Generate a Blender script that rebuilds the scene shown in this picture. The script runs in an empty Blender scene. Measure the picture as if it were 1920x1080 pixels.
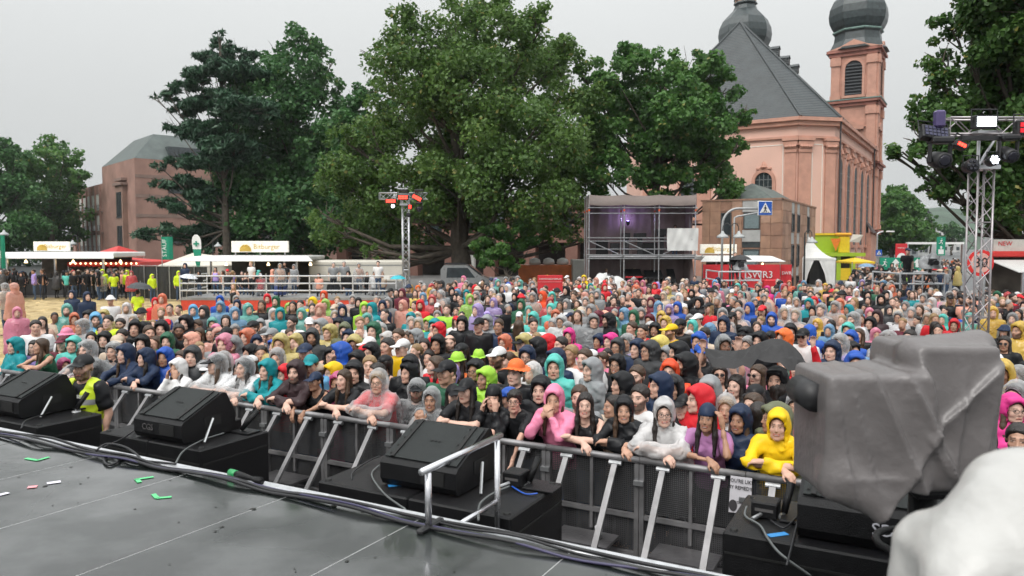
import bpy, math, random
import numpy as np
from mathutils import Vector, Matrix

random.seed(7)
rng = np.random.default_rng(7)
scene = bpy.context.scene
COL = scene.collection
R = math.radians

# ------------------------------------------------------------------ camera
CAM_H, FPX, PITCH = 3.15, 1400.0, math.atan(80 / 1400)
cam_data = bpy.data.cameras.new('camera')
cam = bpy.data.objects.new('camera', cam_data)
COL.objects.link(cam)
cam.location = (0, 0, CAM_H)
cam.rotation_euler = (R(90) - PITCH, 0, 0)
cam_data.sensor_width = 36
cam_data.lens = FPX / 1920 * 36
cam_data.clip_start = 0.05
cam_data.clip_end = 3000
cam_data.dof.use_dof = True
cam_data.dof.focus_distance = 9.5
cam_data.dof.aperture_fstop = 3.2
scene.camera = cam

# ------------------------------------------------------------------ overcast sky
SUN_EL, SUN_ROT = R(52), R(200)
world = bpy.data.worlds.new('World')
scene.world = world
world.use_nodes = True
wn, wl = world.node_tree.nodes, world.node_tree.links
bg = wn['Background']
sky = wn.new('ShaderNodeTexSky')
sky.sky_type = 'NISHITA'
sky.sun_disc = False
sky.sun_elevation = SUN_EL
sky.sun_rotation = SUN_ROT
sky.dust_density = 6
hsv = wn.new('ShaderNodeHueSaturation'); hsv.inputs['Saturation'].default_value = 0.15
wl.new(sky.outputs[0], hsv.inputs['Color'])
tc = wn.new('ShaderNodeTexCoord')
sep = wn.new('ShaderNodeSeparateXYZ'); wl.new(tc.outputs['Generated'], sep.inputs[0])
mx = wn.new('ShaderNodeMath'); mx.operation = 'MAXIMUM'; mx.inputs[1].default_value = 0
wl.new(sep.outputs['Z'], mx.inputs[0])
pw = wn.new('ShaderNodeMath'); pw.operation = 'POWER'; pw.inputs[1].default_value = 1.7
wl.new(mx.outputs[0], pw.inputs[0])
ma = wn.new('ShaderNodeMath'); ma.operation = 'MULTIPLY_ADD'
wl.new(pw.outputs[0], ma.inputs[0]); ma.inputs[1].default_value = 10.0; ma.inputs[2].default_value = 4.75
cld = wn.new('ShaderNodeTexNoise'); cld.inputs['Scale'].default_value = 1.6; cld.inputs['Detail'].default_value = 4
wl.new(tc.outputs['Generated'], cld.inputs['Vector'])
cr = wn.new('ShaderNodeMapRange'); cr.inputs['To Min'].default_value = 0.95; cr.inputs['To Max'].default_value = 1.05
wl.new(cld.outputs['Fac'], cr.inputs['Value'])
mm = wn.new('ShaderNodeMath'); mm.operation = 'MULTIPLY'
wl.new(ma.outputs[0], mm.inputs[0]); wl.new(cr.outputs[0], mm.inputs[1])
vm = wn.new('ShaderNodeVectorMath'); vm.operation = 'SCALE'; vm.inputs[0].default_value = (0.975, 1.0, 1.0)
wl.new(mm.outputs[0], vm.inputs['Scale'])
mixw = wn.new('ShaderNodeMix'); mixw.data_type = 'RGBA'; mixw.inputs['Factor'].default_value = 0.94
wl.new(hsv.outputs[0], mixw.inputs[6]); wl.new(vm.outputs[0], mixw.inputs[7])
wl.new(mixw.outputs[2], bg.inputs['Color'])
bg.inputs['Strength'].default_value = 0.1

sun_d = bpy.data.lights.new('sun', 'SUN'); sun_d.energy = 1.45; sun_d.angle = R(35); sun_d.color = (1, 0.97, 0.93)
sun = bpy.data.objects.new('sun', sun_d); COL.objects.link(sun)
# light comes from behind-left of the camera, high and soft
sdir = Vector((0.35, 0.62, -0.9)).normalized()
sun.rotation_euler = sdir.to_track_quat('-Z', 'Y').to_euler()

scene.view_settings.view_transform = 'Standard'
scene.view_settings.look = 'None'
scene.view_settings.gamma = 1
scene.view_settings.exposure = 0.5
scene.cycles.use_denoising = True
scene.cycles.max_bounces = 5
scene.cycles.diffuse_bounces = 2
scene.cycles.volume_bounces = 0
scene.cycles.use_adaptive_sampling = True
scene.cycles.adaptive_threshold = 0.03
scene.cycles.glossy_bounces = 2
scene.cycles.transmission_bounces = 4
scene.cycles.transparent_max_bounces = 8
scene.cycles.caustics_reflective = False
scene.cycles.caustics_refractive = False

# ------------------------------------------------------------------ helpers
SA = R(28)
SC, SS = math.cos(SA), math.sin(SA)
STAGE_Z = 1.5

def stf(e, n, z=0.0):
    """stage frame: e along the stage edge, n out towards the crowd"""
    return Vector((e * SC + n * SS, -e * SS + n * SC, z))

def ray(px, py):
    u = (px - 960) / FPX; v = (540 - py) / FPX
    return Vector((u, math.cos(PITCH) + v * math.sin(PITCH), -math.sin(PITCH) + v * math.cos(PITCH)))

def atz(px, py, z):
    d = ray(px, py); t = (z - CAM_H) / d.z
    return Vector((d.x * t, d.y * t, z))

def atY(px, py, Y):
    d = ray(px, py); t = Y / d.y
    return Vector((d.x * t, Y, CAM_H + d.z * t))

class MB:
    def __init__(s): s.v = []; s.f = []; s.m = []
    def add(s, vs, fs, mi=0):
        o = len(s.v); s.v.extend([tuple(p) for p in vs])
        s.f.extend([tuple(i + o for i in f) for f in fs]); s.m.extend([mi] * len(fs)); return s
    def box(s, lo, hi, M=None, mi=0, bev=0.0):
        x0, y0, z0 = lo; x1, y1, z1 = hi
        if bev > 0:
            b = min(bev, (x1-x0)/2.01, (y1-y0)/2.01, (z1-z0)/2.01)
            vs = []
            for sx in (0, 1):
                for sy in (0, 1):
                    for sz in (0, 1):
                        X = (x0, x1)[sx]; Y = (y0, y1)[sy]; Z = (z0, z1)[sz]
                        dx = b if sx == 0 else -b; dy = b if sy == 0 else -b; dz = b if sz == 0 else -b
                        vs += [(X, Y+dy, Z+dz), (X+dx, Y, Z+dz), (X+dx, Y+dy, Z)]
            def I(sx, sy, sz, k): return (sx*4+sy*2+sz)*3+k
            fs = []
            for sx in (0, 1):
                f = [I(sx, 0, 0, 0), I(sx, 0, 1, 0), I(sx, 1, 1, 0), I(sx, 1, 0, 0)]; fs.append(f if sx == 0 else f[::-1])
            for sy in (0, 1):
                f = [I(0, sy, 0, 1), I(1, sy, 0, 1), I(1, sy, 1, 1), I(0, sy, 1, 1)]; fs.append(f if sy == 0 else f[::-1])
            for sz in (0, 1):
                f = [I(0, 0, sz, 2), I(0, 1, sz, 2), I(1, 1, sz, 2), I(1, 0, sz, 2)]; fs.append(f if sz == 0 else f[::-1])
            for a in (0, 1):
                for c in (0, 1):
                    fs.append([I(a, c, 0, 0), I(a, c, 1, 0), I(a, c, 1, 1), I(a, c, 0, 1)])
                    fs.append([I(a, 0, c, 0), I(a, 1, c, 0), I(a, 1, c, 2), I(a, 0, c, 2)])
                    fs.append([I(0, a, c, 1), I(1, a, c, 1), I(1, a, c, 2), I(0, a, c, 2)])
                    for d in (0, 1):
                        fs.append([I(a, c, d, 0), I(a, c, d, 1), I(a, c, d, 2)])
        else:
            vs = [(x0,y0,z0),(x1,y0,z0),(x1,y1,z0),(x0,y1,z0),(x0,y0,z1),(x1,y0,z1),(x1,y1,z1),(x0,y1,z1)]
            fs = [(0,3,2,1),(4,5,6,7),(0,1,5,4),(1,2,6,5),(2,3,7,6),(3,0,4,7)]
        if M is not None: vs = [M @ Vector(p) for p in vs]
        return s.add(vs, fs, mi)
    def tube(s, pts, r, seg=8, mi=0, cap=True):
        pts = [Vector(p) for p in pts]; rs = r if isinstance(r, (list, tuple)) else [r] * len(pts)
        rings = []; up = None
        for i, p in enumerate(pts):
            d = (pts[min(i+1, len(pts)-1)] - pts[max(i-1, 0)])
            if d.length < 1e-9: d = Vector((0, 0, 1))
            d.normalize()
            if up is None: up = Vector((0, 0, 1)) if abs(d.z) < .9 else Vector((1, 0, 0))
            a = up - d * up.dot(d)
            if a.length < 1e-6: a = d.orthogonal()
            a.normalize(); up = a; b = d.cross(a)
            rings.append([p + (a * math.cos(t) + b * math.sin(t)) * rs[i] for t in [2*math.pi*k/seg for k in range(seg)]])
        vs = [q for r_ in rings for q in r_]
        fs = [(i*seg+k, i*seg+(k+1) % seg, (i+1)*seg+(k+1) % seg, (i+1)*seg+k) for i in range(len(pts)-1) for k in range(seg)]
        if cap:
            fs.append(tuple(range(seg))[::-1]); fs.append(tuple((len(pts)-1)*seg+k for k in range(seg)))
        return s.add(vs, fs, mi)
    def prism(s, poly, vec, mi=0):
        """extrude polygon (3d pts) by vec"""
        poly = [Vector(p) for p in poly]; vec = Vector(vec); n = len(poly)
        vs = poly + [p + vec for p in poly]
        fs = [tuple(range(n))[::-1], tuple(range(n, 2*n))] + [(i, (i+1) % n, n+(i+1) % n, n+i) for i in range(n)]
        return s.add(vs, fs, mi)
    def lathe(s, prof, c=(0, 0, 0), seg=16, mi=0, ang0=0.0):
        vs = [(c[0]+r*math.cos(ang0+2*math.pi*k/seg), c[1]+r*math.sin(ang0+2*math.pi*k/seg), c[2]+z) for r, z in prof for k in range(seg)]
        fs = [(i*seg+k, i*seg+(k+1) % seg, (i+1)*seg+(k+1) % seg, (i+1)*seg+k) for i in range(len(prof)-1) for k in range(seg)]
        fs.append(tuple(range(seg))[::-1]); fs.append(tuple((len(prof)-1)*seg+k for k in range(seg)))
        return s.add(vs, fs, mi)

def mesh(name, v, f, mats, mi=None, smooth=False):
    me = bpy.data.meshes.new(name)
    me.from_pydata([tuple(p) for p in v], [], [tuple(q) for q in f])
    for m in (mats if isinstance(mats, (list, tuple)) else [mats]): me.materials.append(m)
    if mi is not None and any(mi): me.polygons.foreach_set('material_index', np.array(mi, dtype=np.int32))
    if smooth: me.polygons.foreach_set('use_smooth', np.ones(len(me.polygons), dtype=bool))
    me.update()
    return me

def np_mesh(name, V, Q, mats, mi=None, smooth=True, attrs=None):
    """fast mesh from numpy: V (n,3), Q (m,k) quads or tris"""
    me = bpy.data.meshes.new(name)
    n, (m, k) = len(V), Q.shape
    me.vertices.add(n); me.vertices.foreach_set('co', np.ascontiguousarray(V, dtype=np.float32).ravel())
    me.loops.add(m*k); me.loops.foreach_set('vertex_index', np.ascontiguousarray(Q, dtype=np.int32).ravel())
    me.polygons.add(m); me.polygons.foreach_set('loop_start', np.arange(0, m*k, k, dtype=np.int32))
    for mt in (mats if isinstance(mats, (list, tuple)) else [mats]): me.materials.append(mt)
    if mi is not None: me.polygons.foreach_set('material_index', np.ascontiguousarray(mi, dtype=np.int32))
    if smooth: me.polygons.foreach_set('use_smooth', np.ones(m, dtype=bool))
    for an, (dom, arr) in (attrs or {}).items():
        a = me.attributes.new(an, 'FLOAT_COLOR', dom)
        a.data.foreach_set('color', np.ascontiguousarray(arr, dtype=np.float32).ravel())
    me.update(calc_edges=True)
    return me

def link(o, parent=None, keep=True):
    COL.objects.link(o)
    if parent is not None:
        o.parent = parent
        if keep:
            M0 = Matrix.Translation(parent.location) @ parent.rotation_euler.to_matrix().to_4x4()
            if parent.parent is not None: M0 = Matrix.Identity(4)
            o.matrix_parent_inverse = M0.inverted()
    return o

def obj(name, mb, mat, parent=None, smooth=False):
    me = mb if isinstance(mb, bpy.types.Mesh) else mesh(name, mb.v, mb.f, mat, mb.m, smooth)
    return link(bpy.data.objects.new(name, me), parent)

def tag(o, label=None, cat=None, group=None, kind=None):
    if label: o['label'] = label
    if cat: o['category'] = cat
    if group: o['group'] = group
    if kind: o['kind'] = kind
    return o

def thing(name, label, cat, loc=(0, 0, 0), group=None):
    o = bpy.data.objects.new(name, None); COL.objects.link(o); o.location = loc; o.empty_display_size = .2
    return tag(o, label, cat, group)

MATS = {}
def mat(name, col, rough=.6, metal=0.0, var=.12, scale=6.0, bump=0.0, bscale=30.0, coat=0.0, emit=0.0, spec=.5, var2=None):
    if name in MATS: return MATS[name]
    m = bpy.data.materials.new(name); m.use_nodes = True; MATS[name] = m
    nt = m.node_tree; N, L = nt.nodes, nt.links; b = N['Principled BSDF']
    b.inputs['Roughness'].default_value = rough; b.inputs['Metallic'].default_value = metal
    b.inputs['Specular IOR Level'].default_value = spec
    b.inputs['Coat Weight'].default_value = coat; b.inputs['Coat Roughness'].default_value = .15
    c = (*col, 1)
    b.inputs['Base Color'].default_value = c
    tc = N.new('ShaderNodeTexCoord')
    if var > 0:
        nz = N.new('ShaderNodeTexNoise'); nz.inputs['Scale'].default_value = scale; nz.inputs['Detail'].default_value = 5
        L.new(tc.outputs['Object'], nz.inputs['Vector'])
        mr = N.new('ShaderNodeMapRange'); mr.inputs['From Min'].default_value = .3; mr.inputs['From Max'].default_value = .7
        mr.inputs['To Min'].default_value = 0; mr.inputs['To Max'].default_value = 1
        L.new(nz.outputs['Fac'], mr.inputs['Value'])
        mi = N.new('ShaderNodeMix'); mi.data_type = 'RGBA'
        mi.inputs[6].default_value = tuple(x * (1 - var) for x in col) + (1,)
        mi.inputs[7].default_value = (tuple(var2) if var2 else tuple(min(1, x * (1 + var)) for x in col)) + (1,)
        L.new(mr.outputs[0], mi.inputs['Factor']); L.new(mi.outputs[2], b.inputs['Base Color'])
        rr = N.new('ShaderNodeMapRange'); rr.inputs['To Min'].default_value = max(0, rough - .1); rr.inputs['To Max'].default_value = min(1, rough + .1)
        L.new(nz.outputs['Fac'], rr.inputs['Value']); L.new(rr.outputs[0], b.inputs['Roughness'])
    if bump > 0:
        n2 = N.new('ShaderNodeTexNoise'); n2.inputs['Scale'].default_value = bscale; n2.inputs['Detail'].default_value = 4
        L.new(tc.outputs['Object'], n2.inputs['Vector'])
        bp = N.new('ShaderNodeBump'); bp.inputs['Strength'].default_value = bump; bp.inputs['Distance'].default_value = .02
        L.new(n2.outputs['Fac'], bp.inputs['Height']); L.new(bp.outputs[0], b.inputs['Normal'])
    if emit > 0:
        b.inputs['Emission Color'].default_value = c; b.inputs['Emission Strength'].default_value = emit
    return m

def text(name, body, size, M, m, parent, align='CENTER', depth=.002, sx=1.0):
    cu = bpy.data.curves.new(name, 'FONT'); cu.body = body; cu.size = size; cu.align_x = align; cu.align_y = 'CENTER'
    cu.extrude = depth; cu.resolution_u = 2
    cu.materials.append(m)
    o = bpy.data.objects.new(name, cu); COL.objects.link(o)
    o.matrix_world = M @ Matrix.Diagonal((sx, 1, 1, 1))
    if parent is not None:
        o.parent = parent
        if parent.parent is None: o.matrix_parent_inverse = Matrix.Translation(-parent.location)
    return o

def facing(pos, yaw=0.0, pitch=0.0):
    """matrix for a flat thing in local XY whose face looks to -Y (towards camera) turned by yaw"""
    return Matrix.Translation(pos) @ Matrix.Rotation(yaw, 4, 'Z') @ Matrix.Rotation(R(90) - pitch, 4, 'X')

metal = lambda: mat('aluminium', (.62, .63, .65), .32, .95, .1, 9, .05, 60)
# ------------------------------------------------------------------ ground
def ground_mat():
    m = mat('wet_asphalt', (.07, .072, .075), .35, 0, .35, .6, .25, 8, spec=.6)
    return m
def sheet(name, poly, z, m, kind='structure'):
    o = obj(name, MB().add([(x, y, z) for x, y in poly], [tuple(range(len(poly)))]), m)
    return tag(o, kind=kind)
sheet('ground', [(-900, -60), (900, -60), (900, 1600), (-900, 1600)], 0, ground_mat())
straw = mat('straw_litter', (.42, .30, .13), .9, 0, .45, 1.4, .8, 14, var2=(.62, .47, .24))
tag(obj('straw_path', MB().add([(-34, 17, .004), (-14, 17.5, .004), (-7.5, 22, .004), (-6, 40, .004), (-17, 45, .004), (-44, 47, .004)],
        [(0, 1, 2, 3, 4, 5)]), straw), kind='structure')
# loose straw lumps on the path
mbs = MB()
for i in range(900):
    x = random.uniform(-34, -8); y = random.uniform(19, 43)
    if x > -12 and y > 38: continue
    a = random.uniform(0, 6.28); l = random.uniform(.15, .5); w = random.uniform(.08, .2)
    dx, dy = math.cos(a)*l, math.sin(a)*l; ex, ey = -math.sin(a)*w, math.cos(a)*w
    mbs.add([(x-dx, y-dy, .006), (x+ex, y+ey, .006), (x+dx, y+dy, .006), (x-ex, y-ey, .006), (x, y, random.uniform(.03, .09))],
            [(0, 1, 4), (1, 2, 4), (2, 3, 4), (3, 0, 4)])
tag(obj('straw', mbs, straw), 'loose wet straw strewn over the open path', 'straw', kind='stuff')
paving = mat('pale_paving', (.33, .33, .34), .4, 0, .2, 1.5, .2, 10)
tag(obj('pavement', MB().box((-40, 44.9, -.1), (60, 118, .12)), mat('grey_paving', (.2, .195, .19), .5, 0, .25, .8, .2, 6)), kind='structure')
sheet('road', [(26, 48.0), (34, 46.0), (150, 330), (120, 330)], .135, mat('road_asphalt', (.09, .09, .095), .4, 0, .25, .5, .2, 5))

# ------------------------------------------------------------------ stage deck
deck_mat = mat('stage_plywood', (.010, .0135, .0125), .3, 0, .3, 1.3, .03, 120, spec=.6)
def stage_material():
    m = deck_mat; nt = m.node_tree; N, L = nt.nodes, nt.links; b = N['Principled BSDF']
    tc = N.new('ShaderNodeTexCoord')
    nz = N.new('ShaderNodeTexNoise'); nz.inputs['Scale'].default_value = .9; nz.inputs['Detail'].default_value = 3
    L.new(tc.outputs['Object'], nz.inputs['Vector'])
    mr = N.new('ShaderNodeMapRange'); mr.inputs['From Min'].default_value = .42; mr.inputs['From Max'].default_value = .62
    mr.inputs['To Min'].default_value = .12; mr.inputs['To Max'].default_value = .46
    L.new(nz.outputs['Fac'], mr.inputs['Value'])
    for l in list(b.inputs['Roughness'].links): L.remove(l)
    L.new(mr.outputs[0], b.inputs['Roughness'])
    b.inputs['Coat Weight'].default_value = 1.0; b.inputs['Coat IOR'].default_value = 1.65
    n3 = N.new('ShaderNodeTexNoise'); n3.inputs['Scale'].default_value = 1.1; n3.inputs['Detail'].default_value = 6; n3.inputs['Roughness'].default_value = .6; L.new(tc.outputs['Object'], n3.inputs['Vector'])
    m3 = N.new('ShaderNodeMapRange'); m3.inputs['From Min'].default_value = .4; m3.inputs['From Max'].default_value = .56; m3.inputs['To Min'].default_value = .45; m3.inputs['To Max'].default_value = 1.0
    L.new(n3.outputs['Fac'], m3.inputs['Value']); L.new(m3.outputs[0], b.inputs['Coat Weight'])
    n2 = N.new('ShaderNodeTexNoise'); n2.inputs['Scale'].default_value = 1.7; n2.inputs['Detail'].default_value = 5; L.new(tc.outputs['Object'], n2.inputs['Vector'])
    m2 = N.new('ShaderNodeMapRange'); m2.inputs['From Min'].default_value = .4; m2.inputs['From Max'].default_value = .65; m2.inputs['To Min'].default_value = .03; m2.inputs['To Max'].default_value = .24
    L.new(n2.outputs['Fac'], m2.inputs['Value']); L.new(m2.outputs[0], b.inputs['Coat Roughness'])
stage_material()
SE = 3.73
SLOPE = .020   # added tilt, front edge lower, brings treetops into the wet deck's reflection
def deck_tilt(p):
    n = p[0]*SS + p[1]*SC; return (p[0], p[1], p[2] + max(0.0, SE - .09 - n)*SLOPE)
stage = thing('stage', 'wet grey-black stage deck of plywood panels in front of the pit', 'stage', (0, 0, 0))
stage['kind'] = 'structure'; del stage['category']; stage.name = 'stage_floor'
for i in range(-9, 3):
    for j in range(0, 3):
        e0 = -2.57 + i * 1.0; n1 = SE - .09 - j * 2.0; n0 = n1 - 2.0
        mb = MB()
        M = Matrix(((SC, SS, 0, 0), (-SS, SC, 0, 0), (0, 0, 1, 0), (0, 0, 0, 1)))
        mb.box((e0 + .003, n0 + .003, STAGE_Z - .06), (e0 + .997, n1 - .003, STAGE_Z + random.uniform(-.0012, .0012)), M, bev=.003)
        mb.v = [deck_tilt(p) for p in mb.v]
        obj('deck_panel', mb, deck_mat, stage)
M_ST = Matrix(((SC, SS, 0, 0), (-SS, SC, 0, 0), (0, 0, 1, 0), (0, 0, 0, 1)))
mb = MB().box((-12, SE - .088, STAGE_Z - .12), (.43, SE, STAGE_Z + .004), M_ST, bev=.006)
obj('edge_profile', mb, mat('edge_aluminium', (.72, .73, .76), .35, .7, .12, 20), stage)
# light joint strips between decks (worn aluminium edges)
for i in (-3, -2, -1, 0, 1):
    mb = MB().box((-2.57 + i - .0028, SE - 6.1, STAGE_Z - .05), (-2.57 + i + .0028, SE - .1, STAGE_Z - .0005), M_ST)
    mb.v = [deck_tilt(p) for p in mb.v]
    obj('joint_strip', mb, mat('joint_metal', (.6, .6, .6), .35, .6, .1), stage)
obj('stage_skirt', MB().box((-12, SE - .3, 0), (.4, SE - .13, STAGE_Z - .125), M_ST), mat('black_skirt', (.012, .012, .013), .8), stage)
# tape marks
gt = mat('green_tape', (.12, .62, .25), .5); wt = mat('white_tape', (.75, .73, .82), .5); pt = mat('pink_tape', (.8, .35, .38), .5)
def tape(px, py, dx, dy, m, w=.035):
    a = atz(px, py, STAGE_Z); b = atz(px + dx, py + dy, STAGE_Z); d = (b - a); d.z = 0; d.normalize(); s = Vector((-d.y, d.x, 0)) * w / 2
    zz = Vector((0, 0, .0035))
    t_ = MB().prism([a - s + zz, b - s + zz, b + s + zz, a + s + zz], (0, 0, .0015)); t_.v = [deck_tilt(p) for p in t_.v]; return t_
for k, (p, q) in enumerate([((48, 862), (72, 866)), ((70, 866), (92, 859))]): obj('tape_mark', tape(*p, q[0]-p[0], q[1]-p[1], gt, .03), gt, stage)
for k, (p, q) in enumerate([((252, 902), (288, 896)), ((256, 900), (262, 907)), ((288, 930), (295, 938)), ((294, 938), (322, 935))]): obj('tape_mark', tape(*p, q[0]-p[0], q[1]-p[1], gt, .03), gt, stage)
obj('tape_mark', tape(88, 911, 26, -4, wt, .05), wt, stage)
obj('tape_mark', tape(52, 919, 18, -2, pt, .05), pt, stage)
obj('tape_mark', tape(-2, 935, 18, -5, wt, .04), wt, stage)
tag(stage, 'wet grey-black stage deck of plywood panels in front of the pit')

# ------------------------------------------------------------------ buildings
class Face:
    """wall face from A to B (left to right seen from outside)"""
    def __init__(s, A, B):
        s.A = Vector((A[0], A[1], 0)); s.B = Vector((B[0], B[1], 0)); s.u = (s.B - s.A); s.L = s.u.length; s.u.normalize()
        i = Vector((0, 0, 1)).cross(s.u)
        s.M = Matrix(((s.u.x, i.x, 0, s.A.x), (s.u.y, i.y, 0, s.A.y), (s.u.z, i.z, 1, 0), (0, 0, 0, 1)))
    def box(s, mb, u0, u1, z0, z1, out=.1, back=.0, bev=0): return mb.box((u0, -out, z0), (u1, back, z1), s.M, bev=bev)
    def P(s, u, w, z): return s.M @ Vector((u, -w, z))

def arch(face, u, z0, z1, w, out, mb, depth=.08, seg=10):
    """arched slab, springing at z1 - w/2"""
    r = w / 2; pts = [face.P(u - r, out, z0), face.P(u + r, out, z0)]
    for k in range(seg + 1):
        t = math.pi * k / seg; pts.append(face.P(u + r * math.cos(t), out, z1 - r + r * math.sin(t)))
    d = face.P(0, -depth, 0) - face.P(0, 0, 0)
    return mb.prism(pts, d)

def arch_ring(face, u, z0, z1, w, wid, out, mb, seg=10):
    r = w / 2
    def path(rr):
        p = [(u - rr, z0)] + [(u + rr * math.cos(math.pi - math.pi * k / seg), z1 - r + rr * math.sin(math.pi * k / seg)) for k in range(seg + 1)] + [(u + rr, z0)]
        return p
    a, b = path(r), path(r + wid); n = len(a)
    vs = [face.P(x, out, z) for x, z in a] + [face.P(x, out, z) for x, z in b] + [face.P(x, 0, z) for x, z in b] + [face.P(x, -.02, z) for x, z in a]
    fs = []
    for i in range(n - 1):
        fs += [(i, i+1, n+i+1, n+i), (n+i, n+i+1, 2*n+i+1, 2*n+i), (3*n+i, 3*n+i+1, i+1, i)]
    return mb.add(vs, fs)

slate = mat('roof_slate', (.042, .05, .053), .45, 0, .3, 1.2, .4, 6)
def slate_rows():
    nt = slate.node_tree; N, L = nt.nodes, nt.links; b = N['Principled BSDF']
    tc = N.new('ShaderNodeTexCoord'); w = N.new('ShaderNodeTexWave'); w.bands_direction = 'Z'
    w.inputs['Scale'].default_value = 1.6; w.inputs['Distortion'].default_value = 1.2; w.inputs['Detail Scale'].default_value = 3
    L.new(tc.outputs['Object'], w.inputs['Vector'])
    bp = N.new('ShaderNodeBump'); bp.inputs['Strength'].default_value = .5; bp.inputs['Distance'].default_value = .06
    L.new(w.outputs['Fac'], bp.inputs['Height'])
    old = b.inputs['Normal'].links[0].from_node; L.new(old.outputs[0], bp.inputs['Normal']); L.new(bp.outputs[0], b.inputs['Normal'])
slate_rows()
pink = mat('pink_stucco', (.74, .475, .385), .85, 0, .07, .35, .15, 4)
pinkd = mat('red_sandstone', (.55, .295, .22), .85, 0, .14, 1.2, .35, 5)
trimw = mat('white_line', (.8, .72, .64), .8, 0, .1)
glassd = mat('window_glass_dark', (.035, .045, .05), .12, 0, .3, 3, spec=.8)
copper = mat('green_copper', (.16, .25, .22), .6, 0, .25, 2)
domes = mat('dome_slate', (.038, .05, .052), .38, 0, .35, 2.5, .3, 8)

church = thing('church', 'pink baroque church with slate roof and two onion-domed towers behind the trees', 'church', (30, 80, 0))
dv, cv = Vector((.54, .84, 0)).normalized(), Vector((-.84, .54, 0)).normalized()
Rc = Vector((30, 70, 0)); V1 = Vector((26.2, 69.2, 0)); V2 = V1 + cv * 15.4; V3 = V2 + (dv + cv).normalized() * 3.9
RF = Rc + dv * 25.5; LF = V3 + dv * 25.5; EV = 14.9
mb = MB(); poly = [V3, V2, V1, Rc, RF, LF]; mb.prism(poly, (0, 0, EV)); obj('wall', mb, pink, church)
apex = Vector((24, 80, 26.6)); rend = apex + dv * 21; rend.z = 26.6
def out(p, c, k=.6): d = (p - c); d.z = 0; d.normalize(); return p + d * k
ctr = (Rc + V3) / 2 + dv * 8
eav = [out(p, ctr) + Vector((0, 0, EV)) for p in poly]
mb = MB(); mb.add(eav + [apex, rend], [(0, 1, 6), (1, 2, 6), (2, 3, 6), (3, 4, 7, 6), (4, 5, 7), (5, 0, 6, 7), (5, 4, 3, 2, 1, 0)])
roof = obj('roof', mb, slate, church)
# hips and ridge
for a, b in ((eav[2], apex), (eav[1], apex), (eav[3], apex), (apex, rend)):
    obj('ridge_cap', MB().tube([a, b], .13, 6), mat('ridge_slate', (.045, .052, .055), .5), church)
for k, t in enumerate((.3, .52, .74)):   # dormers on the nave slope
    for q, s in enumerate((.8,)):
        base = eav[3].lerp(eav[4], t).lerp(apex.lerp(rend, t), s)
        Md = Matrix.Translation(base) @ Matrix.Rotation(math.atan2(cv.y, cv.x) + math.pi, 4, 'Z')
        Md = Md @ Matrix.Scale(.62, 4)
        mb = MB().box((-.7, -.6, -.6), (.9, .6, .55), Md); mb.prism([Md @ Vector((-1.4, -.75, .55)), Md @ Vector((1.0, -.75, .55)), Md @ Vector((1.0, 0, 1.1)), Md @ Vector((-1.4, 0, 1.1))], (0, 0, .04)).prism([Md @ Vector((-1.4, 0, 1.1)), Md @ Vector((1.0, 0, 1.1)), Md @ Vector((1.0, .75, .55)), Md @ Vector((-1.4, .75, .55))], (0, 0, .04))
        obj('dormer', mb, slate, church)
fA, fB, fS = Face(V2, V1), Face(V1, Rc), Face(Rc, RF)
# cornice
for f in (fA, fB, fS):
    mb = MB()
    f.box(mb, -.3, f.L + .3, EV - .35, EV - .02, .62); f.box(mb, -.2, f.L + .2, EV - .75, EV - .36, .38); f.box(mb, -.1, f.L + .1, EV - 1.9, EV - 1.7, .22)
    obj('cornice', mb, pinkd, church)
    mb = MB(); f.box(mb, -.1, f.L + .1, 0, 1.6, .2); obj('plinth', mb, pinkd, church)
def pilaster(f, u, w, z0=1.6, z1=EV - 1.9, d=.22):
    mb = MB(); f.box(mb, u - w/2, u + w/2, z0, z1, d); o = obj('pilaster', mb, pinkd, church)
    mb = MB()
    for k, (dz, ww, dd) in enumerate(((0, .06, .08), (.35, .0, .14), (.62, .14, .16), (1.05, .22, .24))):
        f.box(mb, u - w/2 - ww, u + w/2 + ww, z1 - 1.3 + dz, z1 - 1.3 + dz + (.3, .22, .38, .24)[k], d + dd)
    for k in range(5):
        uu = u - w/2 + w * (k + .5) / 5; mb.lathe([(.05, -.1), (.17, 0), (.1, .18)], f.P(uu, d + .14, z1 - .8), 6)
    obj('capital', mb, pinkd, church)
def panel_line(f, u0, u1, z0, z1):
    mb = MB(); t = .09
    f.box(mb, u0, u0+t, z0, z1, .03); f.box(mb, u1-t, u1, z0, z1, .03); f.box(mb, u0+t, u1-t, z1-t, z1, .03)
    obj('panel_border', mb, trimw, church)
pilaster(fA, fA.L - .55, 1.0); pilaster(fB, .7, 1.25); pilaster(fB, fB.L - .55, 1.0)
pilaster(fA, fA.L - 8.6, 1.2); pilaster(fA, 1.2, 1.7)
panel_line(fA, fA.L - 7.6, fA.L - 1.2, 2.2, EV - 2.4); panel_line(fB, 1.5, fB.L - 1.25, 2.2, EV - 2.4)
panel_line(fA, 2.3, fA.L - 9.6, 2.2, EV - 2.4)
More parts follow.
